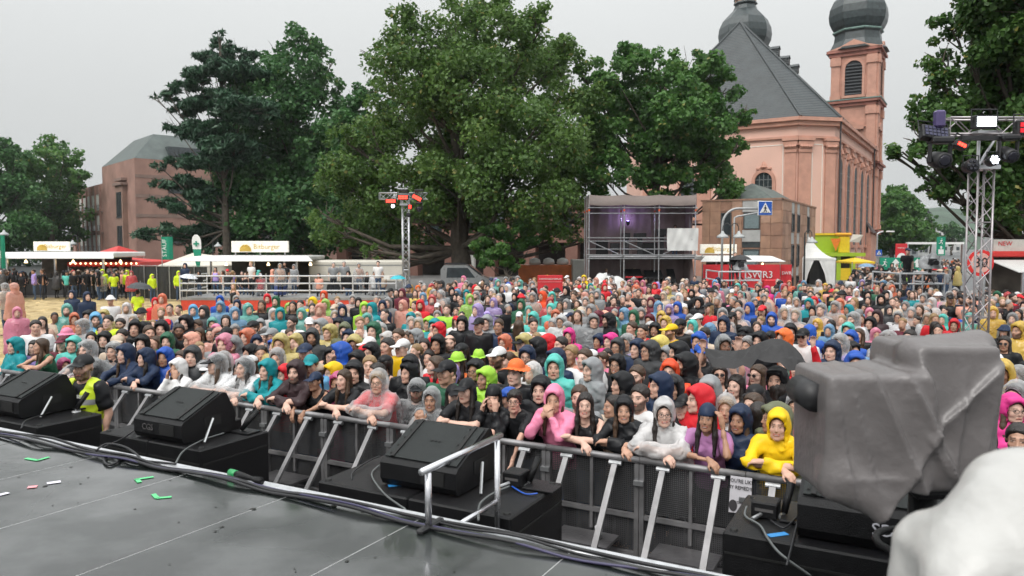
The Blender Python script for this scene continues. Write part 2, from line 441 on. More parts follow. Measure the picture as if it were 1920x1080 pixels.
def church_window(f, u, z0, z1, w, muntins=True, deco=True, out=.03, fo=.2):
    g = obj('window', arch(f, u, z0, z1, w, out, MB()), glassd, church)
    mb = MB(); arch_ring(f, u, z0, z1, w, .3, fo, mb); f.box(mb, u - w/2 - .45, u + w/2 + .45, z0 - .3, z0, .28)
    if deco:
        mb.lathe([(.1, 0), (.35, .15), (.2, .5), (.05, .7)], f.P(u, .12, z1 + .3), 8)
        f.box(mb, u - .7, u + .7, z1 + .28, z1 + .42, .22)
    obj('frame', mb, pinkd, g)
    if muntins:
        mb = MB()
        for k in (-1, 0, 1): f.box(mb, u + k*w/4 - .03, u + k*w/4 + .03, z0, z1 - (.02 if k == 0 else w*.16), out + .03)
        for k in range(1, 6): zz = z0 + (z1 - z0) * k / 6; f.box(mb, u - w/2 + .02, u + w/2 - .02, zz - .03, zz + .03, out + .04)
        obj('muntin', mb, mat('grey_lead', (.16, .17, .17), .5), g)
church_window(fA, fA.L - 2.95, 5.9, 10.0, 1.6)
church_window(fA, 5.2, 5.9, 10.0, 1.7)
for k in range(5):
    u = 2.7 + k * 4.6; church_window(fS, u, 3.2, 11.4, 1.9, out=.12, fo=.16); pilaster(fS, u + 2.3, .9, d=.1)
pilaster(fS, .6, .9, d=.12)
obj('drainpipe', MB().tube([fS.P(.05, .45, 0), fS.P(.05, .45, EV - .6), fS.P(.05, .62, EV)], .09, 6), mat('pipe_dark', (.05, .04, .04), .5), church)
obj('drainpipe', MB().tube([fS.P(fS.L - 2, .45, 0), fS.P(fS.L - 2, .45, EV - .6), fS.P(fS.L - 2, .62, EV)], .09, 6), MATS['pipe_dark'], church)
# towers
def tower(pc, zshift=0):
    W = 5.2
    q = [pc, pc + cv * W, pc + cv * W + dv * W, pc + dv * W]
    mb = MB(); mb.prism(q[::-1], (0, 0, 27.1)); o = obj('tower', mb, pinkd, church)
    c = pc + cv * W/2 + dv * W/2
    faces = [Face(q[1], q[0]), Face(q[0], q[3])]
    for f in faces:
        for trio in (((20.2, .4, .25), (20.6, .3, .5)), ((12.6, .4, .35), (13.0, .25, .6)), ((4.5, .3, .3), (4.8, .25, .55)), ((26.3, .45, .25), (26.75, .3, .5))):
            mb = MB()
            for z, h, k in trio: f.box(mb, -k, f.L + k, z, z + h, k)
            obj('tower_cornice', mb, mat('sandstone_dark', (.36, .15, .115), .8, 0, .15, 2, .3, 6), church)
        mb = MB(); f.box(mb, -.55, f.L + .55, 20.92, 21.05, .57); obj('copper_flashing', mb, copper, church)
        for z0, z1 in ((5.2, 12.6), (13.4, 20.2), (21.1, 26.3)):
            for u in (.55, f.L - .55):
                mb = MB(); f.box(mb, u - .5, u + .5, z0, z1, .2); f.box(mb, u - .62, u + .62, z1 - 1.1, z1 - .15, .34); f.box(mb, u-.6, u+.6, z0, z0+.5, .3); obj('tower_pilaster', mb, pinkd, church)
        # belfry opening with louvres
        g = obj('belfry_opening', arch(f, f.L/2, 21.5, 25.7, 1.95, .03, MB()), mat('black_louvre', (.02, .022, .025), .6), church)
        mb = MB(); arch_ring(f, f.L/2, 21.5, 25.7, 1.95, .28, .22, mb); f.box(mb, f.L/2 - 1.35, f.L/2 + 1.35, 21.2, 21.5, .3); obj('frame', mb, pinkd, g)
        for k in range(10):
            mb = MB(); zz = 21.6 + k * .39; hw = .94 if zz < 24.7 else math.sqrt(max(.02, .975**2 - (zz + .1 - 24.72)**2)) - .03
            mb.prism([f.P(f.L/2 - hw, .04, zz + .16), f.P(f.L/2 + hw, .04, zz + .16), f.P(f.L/2 + hw, .2, zz), f.P(f.L/2 - hw, .2, zz)], (0, 0, .03))
            obj('louvre', mb, mat('louvre_slat', (.05, .055, .06), .6), g)
        # pediment
        mb = MB(); mb.prism([f.P(-.3, .45, 27.1), f.P(f.L + .3, .45, 27.1), f.P(f.L * .78, .45, 27.5), f.P(f.L/2, .45, 28.2), f.P(f.L * .22, .45, 27.5)], f.P(0, -.5, 0) - f.P(0, 0, 0)); obj('pediment', mb, pinkd, church)
        # small window below
        mb = MB(); f.box(mb, f.L/2 - .75, f.L/2 + .75, 15.0, 16.5, .05); g = obj('window', mb, glassd, church)
        mb = MB(); f.box(mb, f.L/2 - 1.0, f.L/2 - .75, 14.8, 16.7, .2); f.box(mb, f.L/2 + .75, f.L/2 + 1.0, 14.8, 16.7, .2); f.box(mb, f.L/2 - 1.3, f.L/2 + 1.3, 17.3, 17.6, .35)
        mb.prism([f.P(f.L/2 - 1.5, .3, 17.6), f.P(f.L/2 + 1.5, .3, 17.6), f.P(f.L/2, .3, 18.3)], f.P(0, -.3, 0) - f.P(0, 0, 0)); obj('frame', mb, pinkd, g)
    a0 = math.atan2(dv.y, dv.x) + math.pi / 8
    prof = [(3.75, 27.15), (3.3, 27.5), (2.85, 28.4), (2.72, 29.3), (2.95, 29.55), (2.8, 29.7), (3.1, 30.1), (3.42, 30.8), (3.52, 31.6), (3.4, 32.5), (2.95, 33.5), (2.2, 34.3), (1.6, 34.9), (1.35, 35.5), (1.6, 35.7), (1.5, 35.9)]
    mb = MB(); mb.lathe(prof, c, 8, 0, a0); d = obj('onion_dome', mb, domes, church)
    mb = MB(); mb.lathe([(2.98, 29.5), (3.05, 29.62), (2.98, 29.74)], c, 8, 0, a0); obj('dome_band', mb, copper, d)
    mb = MB(); mb.lathe([(1.35, 35.9), (1.35, 38.6), (1.6, 38.7), (1.6, 39.0)], c, 8, 0, a0); l = obj('lantern', mb, mat('lantern_stone', (.5, .3, .2), .8, 0, .2, 3), church)
    for k in range(8):
        t = a0 + math.pi/8 + k*math.pi/4; p = c + Vector((math.cos(t)*1.27, math.sin(t)*1.27, 37.1)); obj('lantern_window', MB().lathe([(.3, -.9), (.34, 0), (.3, .9)], p, 6), glassd, l)
    mb = MB(); mb.lathe([(1.7, 39.0), (1.2, 39.6), (1.5, 40.3), (1.2, 41.2), (.3, 42.4), (.08, 44)], c, 8, 0, a0); obj('lantern_cap', mb, domes, l)
    return o
PC = Vector((44.0, 91.3, 0)); tower(PC)
tower(PC + cv * 14.2 + dv * .6)
# low porch with a hood on the side wall
mb = MB(); fS.box(mb, 20.6, 22.6, 0, 4.6, .7); obj('side_porch', mb, pinkd, church)
mb = MB(); mb.prism([fS.P(20.2, 1.0, 4.6), fS.P(23.0, 1.0, 4.6), fS.P(22.4, .2, 5.8), fS.P(20.8, .2, 5.8)], fS.P(0, -.2, 0) - fS.P(0, 0, 0)); obj('porch_hood', mb, mat('hood_brown', (.06, .035, .03), .6), church)

# --- brown stone-clad block
stone = mat('brown_stone', (.36, .21, .14), .8, 0, .22, 1.6, .25, 9)
stone2 = mat('brown_stone_light', (.41, .25, .175), .8, 0, .2, 1.9, .25, 9)
stone3 = mat('brown_stone_dark', (.31, .175, .12), .8, 0, .22, 1.4, .25, 9)
conc = mat('pale_concrete', (.42, .42, .41), .75, 0, .15, 2, .2, 8)
curt = mat('blue_grey_curtain', (.17, .22, .23), .35, 0, .2, 12)
Ck = Vector((18.0, 50, 0)); d2 = Vector((.505, .863, 0)).normalized(); c2 = Vector((-.863, .505, 0)).normalized()
L0 = Ck + c2 * 5.35; F0 = Ck + d2 * 14.2; TOPZ = 6.2
block = thing('office_block', 'low brown stone-clad block with slot windows below the church', 'building', Ck)
mb = MB().prism([L0, Ck, F0, F0 + c2 * 5.35], (0, 0, TOPZ - .02)); obj('wall', mb, stone3, block)
f1, f2 = Face(L0, Ck), Face(Ck, F0)
def panels(f, cols, rows, skip=lambda u, z: False):
    for (u0, u1) in cols:
        for (z0, z1) in rows:
            if skip((u0+u1)/2, (z0+z1)/2): continue
            mb = MB(); f.box(mb, u0 + .012, u1 - .012, z0 + .012, z1 - .012, .05 + random.uniform(0, .008))
            obj('stone_panel', mb, random.choice((stone, stone2, stone3, stone)), block)
rows = [(0, 1.05), (1.05, 2.1), (2.1, 2.95), (2.95, 3.8), (3.8, 4.65), (4.65, 5.5), (5.5, 6.2)]
panels(f1, [(0, .55), (.55, 1.3), (2.05, 2.75), (4.0, 4.65), (4.65, 5.35)], rows)
panels(f1, [(1.3, 2.05)], [rows[0], rows[1], rows[2], rows[3], rows[6]])
panels(f1, [(2.75, 4.0)], [rows[0]])
panels(f2, [(i*1.1, i*1.1 + 1.1) for i in (0, 1, 2, 4, 6, 7, 8, 10, 11)] + [(13.2, 14.1)], rows)
def win(f, u0, u1, z0, z1, m, par, fr=None, out=.03):
    mb = MB(); f.box(mb, u0, u1, z0, z1, out); g = obj('window', mb, m, par)
    t = .06; mb = MB()
    f.box(mb, u0, u0+t, z0, z1, out+.07); f.box(mb, u1-t, u1, z0, z1, out+.07); f.box(mb, u0+t, u1-t, z1-t, z1, out+.068); f.box(mb, u0+t, u1-t, z0, z0+t, out+.068)
    obj('frame', mb, fr or mat('dark_frame', (.06, .06, .06), .5), g); return g
win(f1, 1.32, 2.03, 3.85, 5.4, glassd, block)
win(f1, 2.85, 3.95, 4.25, 5.4, curt, block); win(f1, 2.85, 3.95, 1.2, 2.9, curt, block)
for z0, z1 in ((5.42, 6.18), (3.4, 4.2)):
    mb = MB(); f1.box(mb, 2.78, 3.98, z0, z1, .05); obj('concrete_panel', mb, conc, block)
mb = MB(); f1.box(mb, 2.78, 3.98, 3.0, 3.38, .03); obj('shadow_gap', mb, glassd, block)
for u in (3.35, 5.55, 9.95):
    for z0, z1 in ((4.1, 5.4), (1.6, 3.2), (0, .9)): win(f2, u, u + 1.0, z0, z1, glassd, block)
    for z0, z1 in ((5.42, 6.18), (3.25, 4.05), (.95, 1.55)):
        mb = MB(); f2.box(mb, u, u + 1.0, z0, z1, .05); obj('concrete_panel', mb, conc, block)
q = [L0 + d2*1.2, Ck + c2*.6 + d2*1.2, F0 + c2*.6 - d2*1.0, F0 + c2*5 - d2]
mb = MB().add([p + Vector((0, 0, TOPZ)) for p in q] + [L0.lerp(Ck, .5) + d2*3.2 + Vector((0, 0, 7.6)), L0.lerp(Ck, .5) + d2*11 + Vector((0, 0, 7.6))], [(0, 1, 4), (1, 2, 5, 4), (2, 3, 5), (3, 0, 4, 5)])
obj('roof', mb, mat('mossy_slate', (.10, .12, .11), .7, 0, .3, 3, .3, 8), block)
mb = MB(); f1.box(mb, -.1, f1.L + .1, TOPZ, TOPZ + .12, .1); f2.box(mb, -.1, f2.L + .1, TOPZ, TOPZ + .12, .1); obj('parapet_cap', mb, stone3, block)
# street name sign on the corner
sg = MB(); f1.box(sg, 4.05, 5.25, 2.02, 2.22, .09); s_ = obj('street_name_sign', sg, mat('sign_blue', (.02, .05, .2), .4), block)
text('lettering', 'Platz der Mainzer Republik', .115, f1.M @ Matrix.Translation((4.65, -.1, 2.12)) @ Matrix.Rotation(R(90), 4, 'X'), mat('sign_white', (.85, .85, .85), .4), s_, sx=.72)

# --- long brown building with pillars behind the trees
arc = thing('arcade_building', 'long reddish stone building with dark pillared ground floor behind the plane trees', 'building', (-8, 72, 0))
fa = Face((-19, 78), (12.5, 67))
mb = MB(); fa.box(mb, 0, fa.L, 3.4, 7.4, 0, 5); obj('upper_wall', mb, pinkd if False else mat('rose_stone', (.27, .14, .11), .85, 0, .16, .8, .2, 6), arc)
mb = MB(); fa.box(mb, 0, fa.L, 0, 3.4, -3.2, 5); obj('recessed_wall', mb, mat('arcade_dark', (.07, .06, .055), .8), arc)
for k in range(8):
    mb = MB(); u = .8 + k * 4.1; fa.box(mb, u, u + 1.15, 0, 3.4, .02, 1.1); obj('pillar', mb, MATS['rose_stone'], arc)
for k in range(9):
    win(fa, 1.2 + k*3.3, 2.9 + k*3.3, 4.4, 6.6, glassd, arc)

# --- left building with mansard
brk = mat('red_brick', (.33, .195, .155), .85, 0, .2, .5, .3, 4)
brk2 = mat('stone_band', (.25, .17, .14), .85, 0, .15, 1)
hall = thing('town_building', 'red stone building with slate mansard roof behind the tall conifer', 'building', (-55.2, 110, 0))
Cn = Vector((-55.2, 110, 0)); Fr = Vector((-67, 122.9, 0)); ud = (Fr - Cn).normalized(); pr = Vector((-ud.y, ud.x, 0)) * -1
Wg = Vector((-83.5, 142.0, 0)); TZ = 15.9
RR = Cn + pr * 34
mb = MB().prism([Fr, Cn, RR, Fr + pr*34], (0, 0, TZ)); obj('wall', mb, brk, hall)
mb = MB().prism([Wg, Fr, Fr + pr*14, Wg + pr*14], (0, 0, 13.25)); obj('wing_wall', mb, brk, hall)
fl, fr_, fw = Face(Fr, Cn), Face(Cn, RR), Face(Wg, Fr)
ins = 2.6
b0 = [Fr, Cn, RR, Fr + pr*34]
top = [Fr - ud*ins*1.3 + pr*4, Cn + ud*4.2 + pr*4.0, RR + ud*4.2 - pr*3, Fr - ud*ins + pr*31]
mb = MB().add([p + Vector((0, 0, TZ + .01)) for p in b0] + [p + Vector((0, 0, 20.2)) for p in top], [(0, 1, 5, 4), (1, 2, 6, 5), (2, 3, 7, 6), (3, 0, 4, 7), (4, 5, 6, 7)])
obj('mansard_roof', mb, mat('mansard_slate', (.085, .105, .1), .6, 0, .25, .8, .3, 3), hall)
mb = MB(); fr_.box(mb, 5, 33, TZ + .8, TZ + 2.2, -.6, 2.2); obj('roof_glazing', mb, glassd, hall)
for z in (10.2, 13.1, 7.3):
    mb = MB(); fr_.box(mb, 0, 33, z, z + .5, .06); obj('stone_band', mb, brk2, hall)
for k in range(7):
    for z0 in (11.0, 8.0, 3.2): win(fr_, 4.6 + k*3.6, 7.0 + k*3.6, z0, z0 + 1.9, glassd, hall)
white_fr = mat('window_white', (.62, .63, .6), .5); blind = mat('window_blind', (.66, .64, .58), .6)
for (z0, z1) in ((9.0, 11.6), (5.6, 8.1), (2.2, 4.9)):
    for k in range(5):
        u = fw.L - 2.9 - k*3.3; g = win(fw, u - 1.3, u + .9, z0, z1, blind, hall, white_fr)
        mb = MB(); fw.box(mb, u - 1.2, u + .8, z0 + .1, z0 + .9, .08); obj('pane', mb, glassd, g)
        mb = MB(); fw.box(mb, u - .25, u - .1, z0, z1, .14); obj('mullion', mb, white_fr, g)
    mb = MB(); fw.box(mb, 0, fw.L, z0 - .5, z0 - .2, .15); obj('stone_band', mb, brk2, hall)
for k in range(7):
    mb = MB(); u = fw.L - 1.4 - k*3.3; fw.box(mb, u - .2, u + .2, 1, 13, .25); obj('pier', mb, brk, hall)
# tall bay on the gable face
mb = MB(); fl.box(mb, 9.8, 13.6, 0, 12.2, .7); bay = obj('stair_bay', mb, mat('bay_stone', (.27, .17, .13), .85, 0, .15, 1), hall)
for z0, z1 in ((7.3, 11.2), (2.2, 6.1)):
    mb = MB(); fl.box(mb, 10.4, 13.0, z0, z1, .73); obj('bay_window', mb, glassd, bay)
    mb = MB()
    for q in range(3): fl.box(mb, 10.9 + q*.8, 11.05 + q*.8, z0, z1, .78)
    fl.box(mb, 10.4, 13.0, z0, z0 + .15, .8); obj('bay_mullion', mb, mat('dark_frame', (.06, .06, .06), .5), bay)
mb = MB(); fl.box(mb, 9.4, 14.0, 12.2, 12.6, 1.0); fl.box(mb, 9.8, 13.6, 12.9, 13.3, .8); obj('bay_cornice', mb, brk2, hall)
mb = MB(); fw.box(mb, fw.L - 9, fw.L, 13.26, 14.4, -2.5, 5); obj('roof_plant', mb, mat('plant_grey', (.3, .31, .32), .6), hall)

# --- far street: buildings and hill
far_bl = mat('far_facade', (.33, .34, .34), .8, 0, .15, .3)
for k, (pxa, pxb, pyt, Y, lab, col) in enumerate((
        (1690, 1722, 378, 190, 'grey house with dark roof far down the street', (.24, .26, .27)),
        (1722, 1742, 400, 230, 'narrow pale house far down the street beside the grey one', (.4, .41, .4)),
        (1755, 1802, 428, 330, 'long low pale building closing the far end of the street', (.5, .5, .49)),
        (1868, 1925, 405, 60, 'white flat office front behind the red food stall', (.48, .49, .5)))):
    a = atY(pxa, 460, Y); b = atY(pxb, 460, Y); zt = atY(pxa, pyt, Y).z
    h = thing('house', lab, 'house', (a.x, Y, 0))
    mb = MB().box((a.x, Y, 0), (b.x, Y + (14 if k < 3 else 1.5), zt)); obj('wall', mb, mat('far_facade_%d' % k, col, .8, 0, .15, .3), h)
    if k < 2:
        mb = MB().prism([(a.x - .4, Y - .4, zt), (b.x + .4, Y - .4, zt), ((a.x+b.x)/2, Y - .4, zt + (b.x-a.x)*.45)], (0, 15, 0)); obj('roof', mb, slate, h)
    nst = max(1, int(zt // 3.2)); f = Face((a.x, Y), (b.x, Y)); nw = max(2, int(f.L // 2.6))
    for i in range(nst):
        for j in range(nw):
            u = (j + .25) * f.L / nw; win(f, u, u + f.L / nw * .5, i*3.1 + 1.0, i*3.1 + 2.5, glassd, h)
mb = MB(); pts = [(1600, 430), (1660, 405), (1730, 392), (1765, 388), (1800, 392), (1850, 400), (1960, 410)]
Vs = []; 
for k, (px, py) in enumerate(pts):
    for j, (Yh, t) in enumerate(((560, 0), (600, .55), (700, 1.0), (820, 0))):
        p = atY(px, py, 700); x = p.x * Yh / 700; Vs.append((x, Yh, max(.02, p.z * t) if t else -.5))
Fs = [(k*4+j, (k+1)*4+j, (k+1)*4+j+1, k*4+j+1) for k in range(len(pts)-1) for j in range(3)]
hl = obj('hill', MB().add(Vs, Fs), mat('hill_green', (.05, .085, .055), .9, 0, .4, .05), None, True); tag(hl, kind='structure')
# ------------------------------------------------------------------ trees
def leaf_mat(name, a, b, c, trans=.3):
    if name in MATS: return MATS[name]
    m = bpy.data.materials.new(name); m.use_nodes = True; MATS[name] = m
    nt = m.node_tree; N, L = nt.nodes, nt.links; p = N['Principled BSDF']
    at = N.new('ShaderNodeAttribute'); at.attribute_name = 'tint'
    rp = N.new('ShaderNodeValToRGB'); e = rp.color_ramp.elements
    e[0].position = 0; e[0].color = (*a, 1); e[1].position = .75; e[1].color = (*b, 1); e2 = e.new(1.0); e2.color = (*c, 1)
    L.new(at.outputs['Fac'], rp.inputs[0]); L.new(rp.outputs[0], p.inputs['Base Color'])
    p.inputs['Roughness'].default_value = .45; p.inputs['Specular IOR Level'].default_value = .35
    tr = N.new('ShaderNodeBsdfTranslucent'); L.new(rp.outputs[0], tr.inputs['Color'])
    mx = N.new('ShaderNodeMixShader'); mx.inputs[0].default_value = trans
    o = N['Material Output']; L.new(p.outputs[0], mx.inputs[1]); L.new(tr.outputs[0], mx.inputs[2]); L.new(mx.outputs[0], o.inputs['Surface'])
    return m
bark = mat('bark', (.085, .07, .055), .9, 0, .35, 3, .6, 8)

def leaf_cloud(name, centers, radii, flat, n, size, m, droop=.25, elong=1.0):
    """n leaves spread through clumps"""
    C = np.array(centers); Rr = np.array(radii); w = Rr ** 2; w /= w.sum()
    idx = rng.choice(len(C), n, p=w)
    d = rng.normal(size=(n, 3)); d /= np.linalg.norm(d, axis=1)[:, None]
    r = rng.random(n) ** .42
    P = C[idx] + d * (r * Rr[idx])[:, None] * np.array([1, 1, flat])
    P += rng.normal(size=(n, 3)) * .06 * Rr[idx][:, None]
    nr = d * .6 + rng.normal(size=(n, 3)) * .75 + np.array([0, 0, .5]); nr /= np.linalg.norm(nr, axis=1)[:, None]
    t = np.cross(nr, rng.normal(size=(n, 3))); t /= np.linalg.norm(t, axis=1)[:, None]
    t[:, 2] -= droop; t /= np.linalg.norm(t, axis=1)[:, None]
    b = np.cross(nr, t); b /= np.linalg.norm(b, axis=1)[:, None] + 1e-9
    s = size * rng.uniform(.6, 1.3, n)[:, None]
    V = np.empty((n, 4, 3)); V[:, 0] = P - t * s * .55 * elong; V[:, 2] = P + t * s * .55 * elong
    V[:, 1] = P + b * s * .42 / elong + nr * s * .1; V[:, 3] = P - b * s * .42 / elong + nr * s * .1
    ct = rng.random(len(C))
    tint = np.clip(ct[idx] * .5 + rng.random(n) * .5, 0, 1)
    tint = np.where(rng.random(n) < .02, 1.0, tint * .85)
    A = np.repeat(tint, 4); A = np.stack([A, A, A, np.ones_like(A)], 1)
    return np_mesh(name, V.reshape(-1, 3), np.arange(n * 4).reshape(n, 4), m, smooth=False, attrs={'tint': ('POINT', A)})

def tree(name, label, Y, trunk_px, lobes, n, size, m, flat=.8, depth=1.0, trunk_r=.4, trunk_top=None, group=None, elong=1.0, kclump=5.5, cr=.36, seed=1, top_px=None):
    rnd = random.Random(seed)
    base = atY(trunk_px, 460, Y); base.z = 0
    t = thing(name, label, 'tree', base, group)
    ppm = FPX / Y
    L3 = []
    for (px, py, r) in lobes:
        c = atY(px, py, Y); rr = r / ppm; c.y += rnd.uniform(-1, 1) * max(0.0, 1.0 * depth) * min(4.5, rr * 1.4)
        k = c.y / Y; c.x *= k; c.z = CAM_H + (c.z - CAM_H) * k
        L3.append((c, rr))
    cen, rad = [], []
    for c, rr in L3:
        K = max(5, int(kclump * (rr / .9) ** 1.3)); K = min(K, 26)
        for k in range(K):
            d = Vector((rnd.gauss(0, 1), rnd.gauss(0, 1), rnd.gauss(.15, 1))).normalized() * rr * rnd.uniform(.55, 1.0)
            d.z *= flat
            cen.append(c + d); rad.append(rr * cr * rnd.uniform(.6, 1.25))
    top = max(c.z for c, r in L3); low = min(c.z for c, r in L3)
    # trunk
    tz = trunk_top or (low + (top - low) * .75)
    mid = sum((c for c, r in L3), Vector()) / len(L3)
    if top_px: mid = atY(top_px, 0, Y)
    mb = MB(); path = []; NP = 8
    for k in range(NP + 1):
        f = k / NP; p = base.lerp(Vector((mid.x, mid.y, tz)), f * f * .8 + .2 * f); p.z = tz * f
        p += Vector((rnd.gauss(0, .12), rnd.gauss(0, .12), 0)) * (f > 0)
        path.append(p)
    mb.tube(path, [trunk_r * (1 - .75 * k / NP) * (1.25 if k == 0 else 1) for k in range(NP + 1)], 9)
    for c, rr in L3:
        f = min(.95, max(.2, (c.z - rr * .8) / tz * .72)); i = f * NP; a = path[int(i)].lerp(path[min(NP, int(i) + 1)], i - int(i))
        q = a.lerp(c, .5) + Vector((0, 0, -.12 * (c - a).length)) + Vector((rnd.gauss(0, .2), rnd.gauss(0, .2), rnd.gauss(0, .2)))
        r0 = max(.05, trunk_r * .34 * (1 - f * .5)); mb.tube([a, a.lerp(q, .6), q, c], [r0, r0 * .8, r0 * .6, r0 * .3], 6, cap=False)
        for k in range(4):
            d = Vector((rnd.gauss(0, 1), rnd.gauss(0, 1), rnd.gauss(.4, 1))).normalized() * rr * .9
            mb.tube([c.lerp(q, .4 * rnd.random()), c + d * .5 + Vector((0, 0, -.05)), c + d], [r0 * .35, r0 * .22, r0 * .08], 4, cap=False)
    obj('trunk', mb, bark, t, True)
    me = leaf_cloud('crown', cen, rad, flat, int(n * .66), size * 1.17, m, elong=elong)
    o = bpy.data.objects.new('crown', me); link(o, t)
    return t

plane = leaf_mat('plane_leaf', (.062, .13, .032), (.145, .25, .06), (.30, .29, .09), .38)
planeb = leaf_mat('plane_leaf_light', (.05, .135, .036), (.12, .25, .06), (.26, .27, .08), .38)
dark = leaf_mat('dark_leaf', (.038, .11, .038), (.09, .21, .065), (.15, .22, .07), .34)
pine = leaf_mat('needle', (.022, .062, .034), (.055, .125, .066), (.06, .12, .06), .16)
tree('plane_tree', 'large mid-green plane tree with the widest crown, rising behind the small light tower', 50, 868,
     [(760, 75, 62), (705, 105, 34), (855, 60, 62), (925, 38, 55), (905, 25, 28), (1010, 60, 58), (965, 50, 50), (1050, 120, 55), (785, 150, 85), (880, 150, 95), (985, 155, 95), (1075, 190, 62), (735, 165, 55),
      (650, 268, 36), (625, 340, 45), (612, 410, 35), (680, 330, 72), (700, 420, 72), (645, 440, 40), (780, 260, 95), (880, 260, 100), (990, 260, 100), (1070, 290, 75),
      (760, 360, 85), (860, 365, 90), (960, 350, 90), (1060, 360, 70), (1020, 420, 50), (800, 435, 45), (745, 455, 40), (690, 265, 50), (860, 110, 60), (1100, 400, 30), (880, 420, 60), (930, 410, 50), (620, 452, 34), (660, 470, 26), (700, 470, 28), (740, 484, 20), (1035, 450, 36), (1065, 425, 38), (1082, 458, 22), (780, 470, 24)],
     165000, .205, plane, depth=1.1, trunk_r=.75, seed=3)
tree('plane_tree', 'small low light-green tree in front of the big plane trunk', 44.5, 948,
     [(925, 445, 34), (905, 465, 26), (960, 440, 34), (990, 470, 30), (940, 475, 34), (965, 490, 20), (910, 490, 14)], 14000, .2, planeb, trunk_r=.16, seed=5)
tree('plane_tree', 'plane tree overhanging the scaffold tower in front of the church', 54, 1225,
     [(1150, 140, 50), (1190, 108, 38), (1235, 125, 44), (1290, 125, 45), (1340, 125, 38), (1362, 165, 36), (1200, 200, 70), (1290, 215, 75), (1365, 225, 42), (1160, 270, 64), (1250, 290, 65), (1325, 295, 62),
      (1385, 275, 26), (1400, 205, 16), (1380, 345, 28), (1350, 360, 38), (1130, 330, 50), (1280, 345, 42), (1125, 200, 45), (1398, 362, 14), (1220, 340, 40), (1112, 165, 40), (1120, 240, 46), (1105, 300, 45), (1090, 140, 25)],
     66000, .25, planeb, depth=.9, trunk_r=.45, seed=8)
tree('broadleaf_tree', 'dark blue-green broadleaf tree standing between conifer and big plane', 80, 560,
     [(560, 85, 38), (600, 108, 30), (520, 100, 34), (622, 118, 14), (560, 140, 60), (612, 165, 34), (500, 190, 75), (580, 220, 75), (480, 280, 85), (570, 300, 85), (630, 250, 45), (470, 380, 85), (560, 390, 85),
      (615, 360, 55), (430, 330, 55), (500, 435, 55), (575, 440, 45), (420, 430, 45), (640, 200, 22), (455, 470, 30), (540, 470, 35), (500, 480, 35), (590, 470, 40), (440, 450, 40), (470, 330, 60), (520, 360, 70), (600, 300, 50), (640, 330, 40), (620, 440, 45)], 80000, .36, dark, depth=1.0, trunk_r=.6, seed=11)
tree('broadleaf_tree', 'dark tree whose top shows between the broadleaf tree and the plane', 66, 690,
     [(690, 165, 30), (665, 190, 26), (700, 210, 45), (660, 240, 40), (710, 270, 45), (655, 300, 45), (650, 360, 45), (640, 420, 45), (680, 440, 45), (720, 430, 40), (690, 240, 40)], 30000, .3, dark, trunk_r=.35, seed=12)
tree('conifer_tree', 'tall dark conifer with ragged drooping boughs in front of the red building', 74, 425,
     [(412, 62, 12), (415, 85, 24), (445, 100, 30), (398, 108, 32), (425, 130, 46), (375, 145, 36), (470, 145, 42), (345, 165, 30), (318, 182, 22), (290, 180, 12), (405, 190, 55), (345, 205, 30), (455, 205, 60), (385, 245, 48),
      (330, 238, 26), (440, 280, 60), (390, 300, 46), (335, 300, 28), (300, 312, 18), (300, 345, 20), (345, 345, 36), (400, 370, 50), (310, 380, 22), (282, 372, 10), (350, 395, 32), (330, 436, 34), (280, 438, 26), (254, 440, 10), (390, 440, 50), (370, 470, 26)],
     60000, .34, pine, flat=.42, depth=.9, trunk_r=.42, trunk_top=23.2, top_px=414, elong=1.7, kclump=7, cr=.32, seed=14)
g = 'trees on the far left'
tree('broadleaf_tree', 'round green tree beside the red building behind the beer stall', 122, 95,
     [(95, 278, 30), (70, 300, 32), (120, 300, 30), (60, 340, 48), (115, 345, 42), (148, 330, 20), (80, 400, 66), (128, 395, 36), (100, 450, 50), (145, 440, 18)], 26000, .45, planeb, trunk_r=.6, seed=15)
tree('broadleaf_tree', 'green tree cut by the photo edge next to the lamp post', 112, -10,
     [(8, 275, 24), (-20, 300, 50), (30, 300, 30), (-10, 360, 60), (35, 360, 45), (0, 430, 70), (40, 430, 40), (20, 470, 45)], 22000, .42, dark, trunk_r=.6, seed=16)
tree('plane_tree', 'leafy tree overhanging the near light tower and food stall', 25, 1985,
     [(1850, 25, 55), (1900, 50, 80), (1785, 55, 40), (1765, 110, 36), (1820, 120, 55), (1880, 140, 80), (1755, 195, 42), (1722, 225, 28), (1790, 220, 60), (1860, 240, 70), (1920, 240, 70), (1692, 285, 28), (1675, 290, 14), (1738, 300, 38),
      (1800, 310, 52), (1870, 330, 55), (1790, 365, 34), (1842, 385, 38), (1905, 400, 45), (1930, 120, 85), (1970, 300, 100), (1985, 150, 120), (1960, 20, 100), (1880, 425, 26), (1740, 355, 20), (1900, -60, 90), (2060, 60, 130), (2080, 250, 130), (1720, 260, 30), (1750, 250, 45), (1770, 290, 45), (1830, 190, 60), (1840, 300, 55), (1810, 350, 45), (1870, 390, 45), (1760, 150, 30), (1900, 340, 60)],
     170000, .145, leaf_mat('maple_leaf', (.035, .095, .025), (.10, .195, .045), (.28, .26, .06), .35), depth=.8, kclump=8, cr=.46, trunk_r=.4, seed=21)
tree('broadleaf_tree', 'tall green street tree beside the church tower base', 125, 1672,
     [(1680, 365, 20), (1700, 375, 20), (1665, 385, 26), (1700, 400, 32), (1665, 420, 30), (1700, 435, 36), (1672, 450, 30), (1725, 440, 16)], 26000, .45, planeb, trunk_r=.4, seed=22, kclump=7, cr=.45)
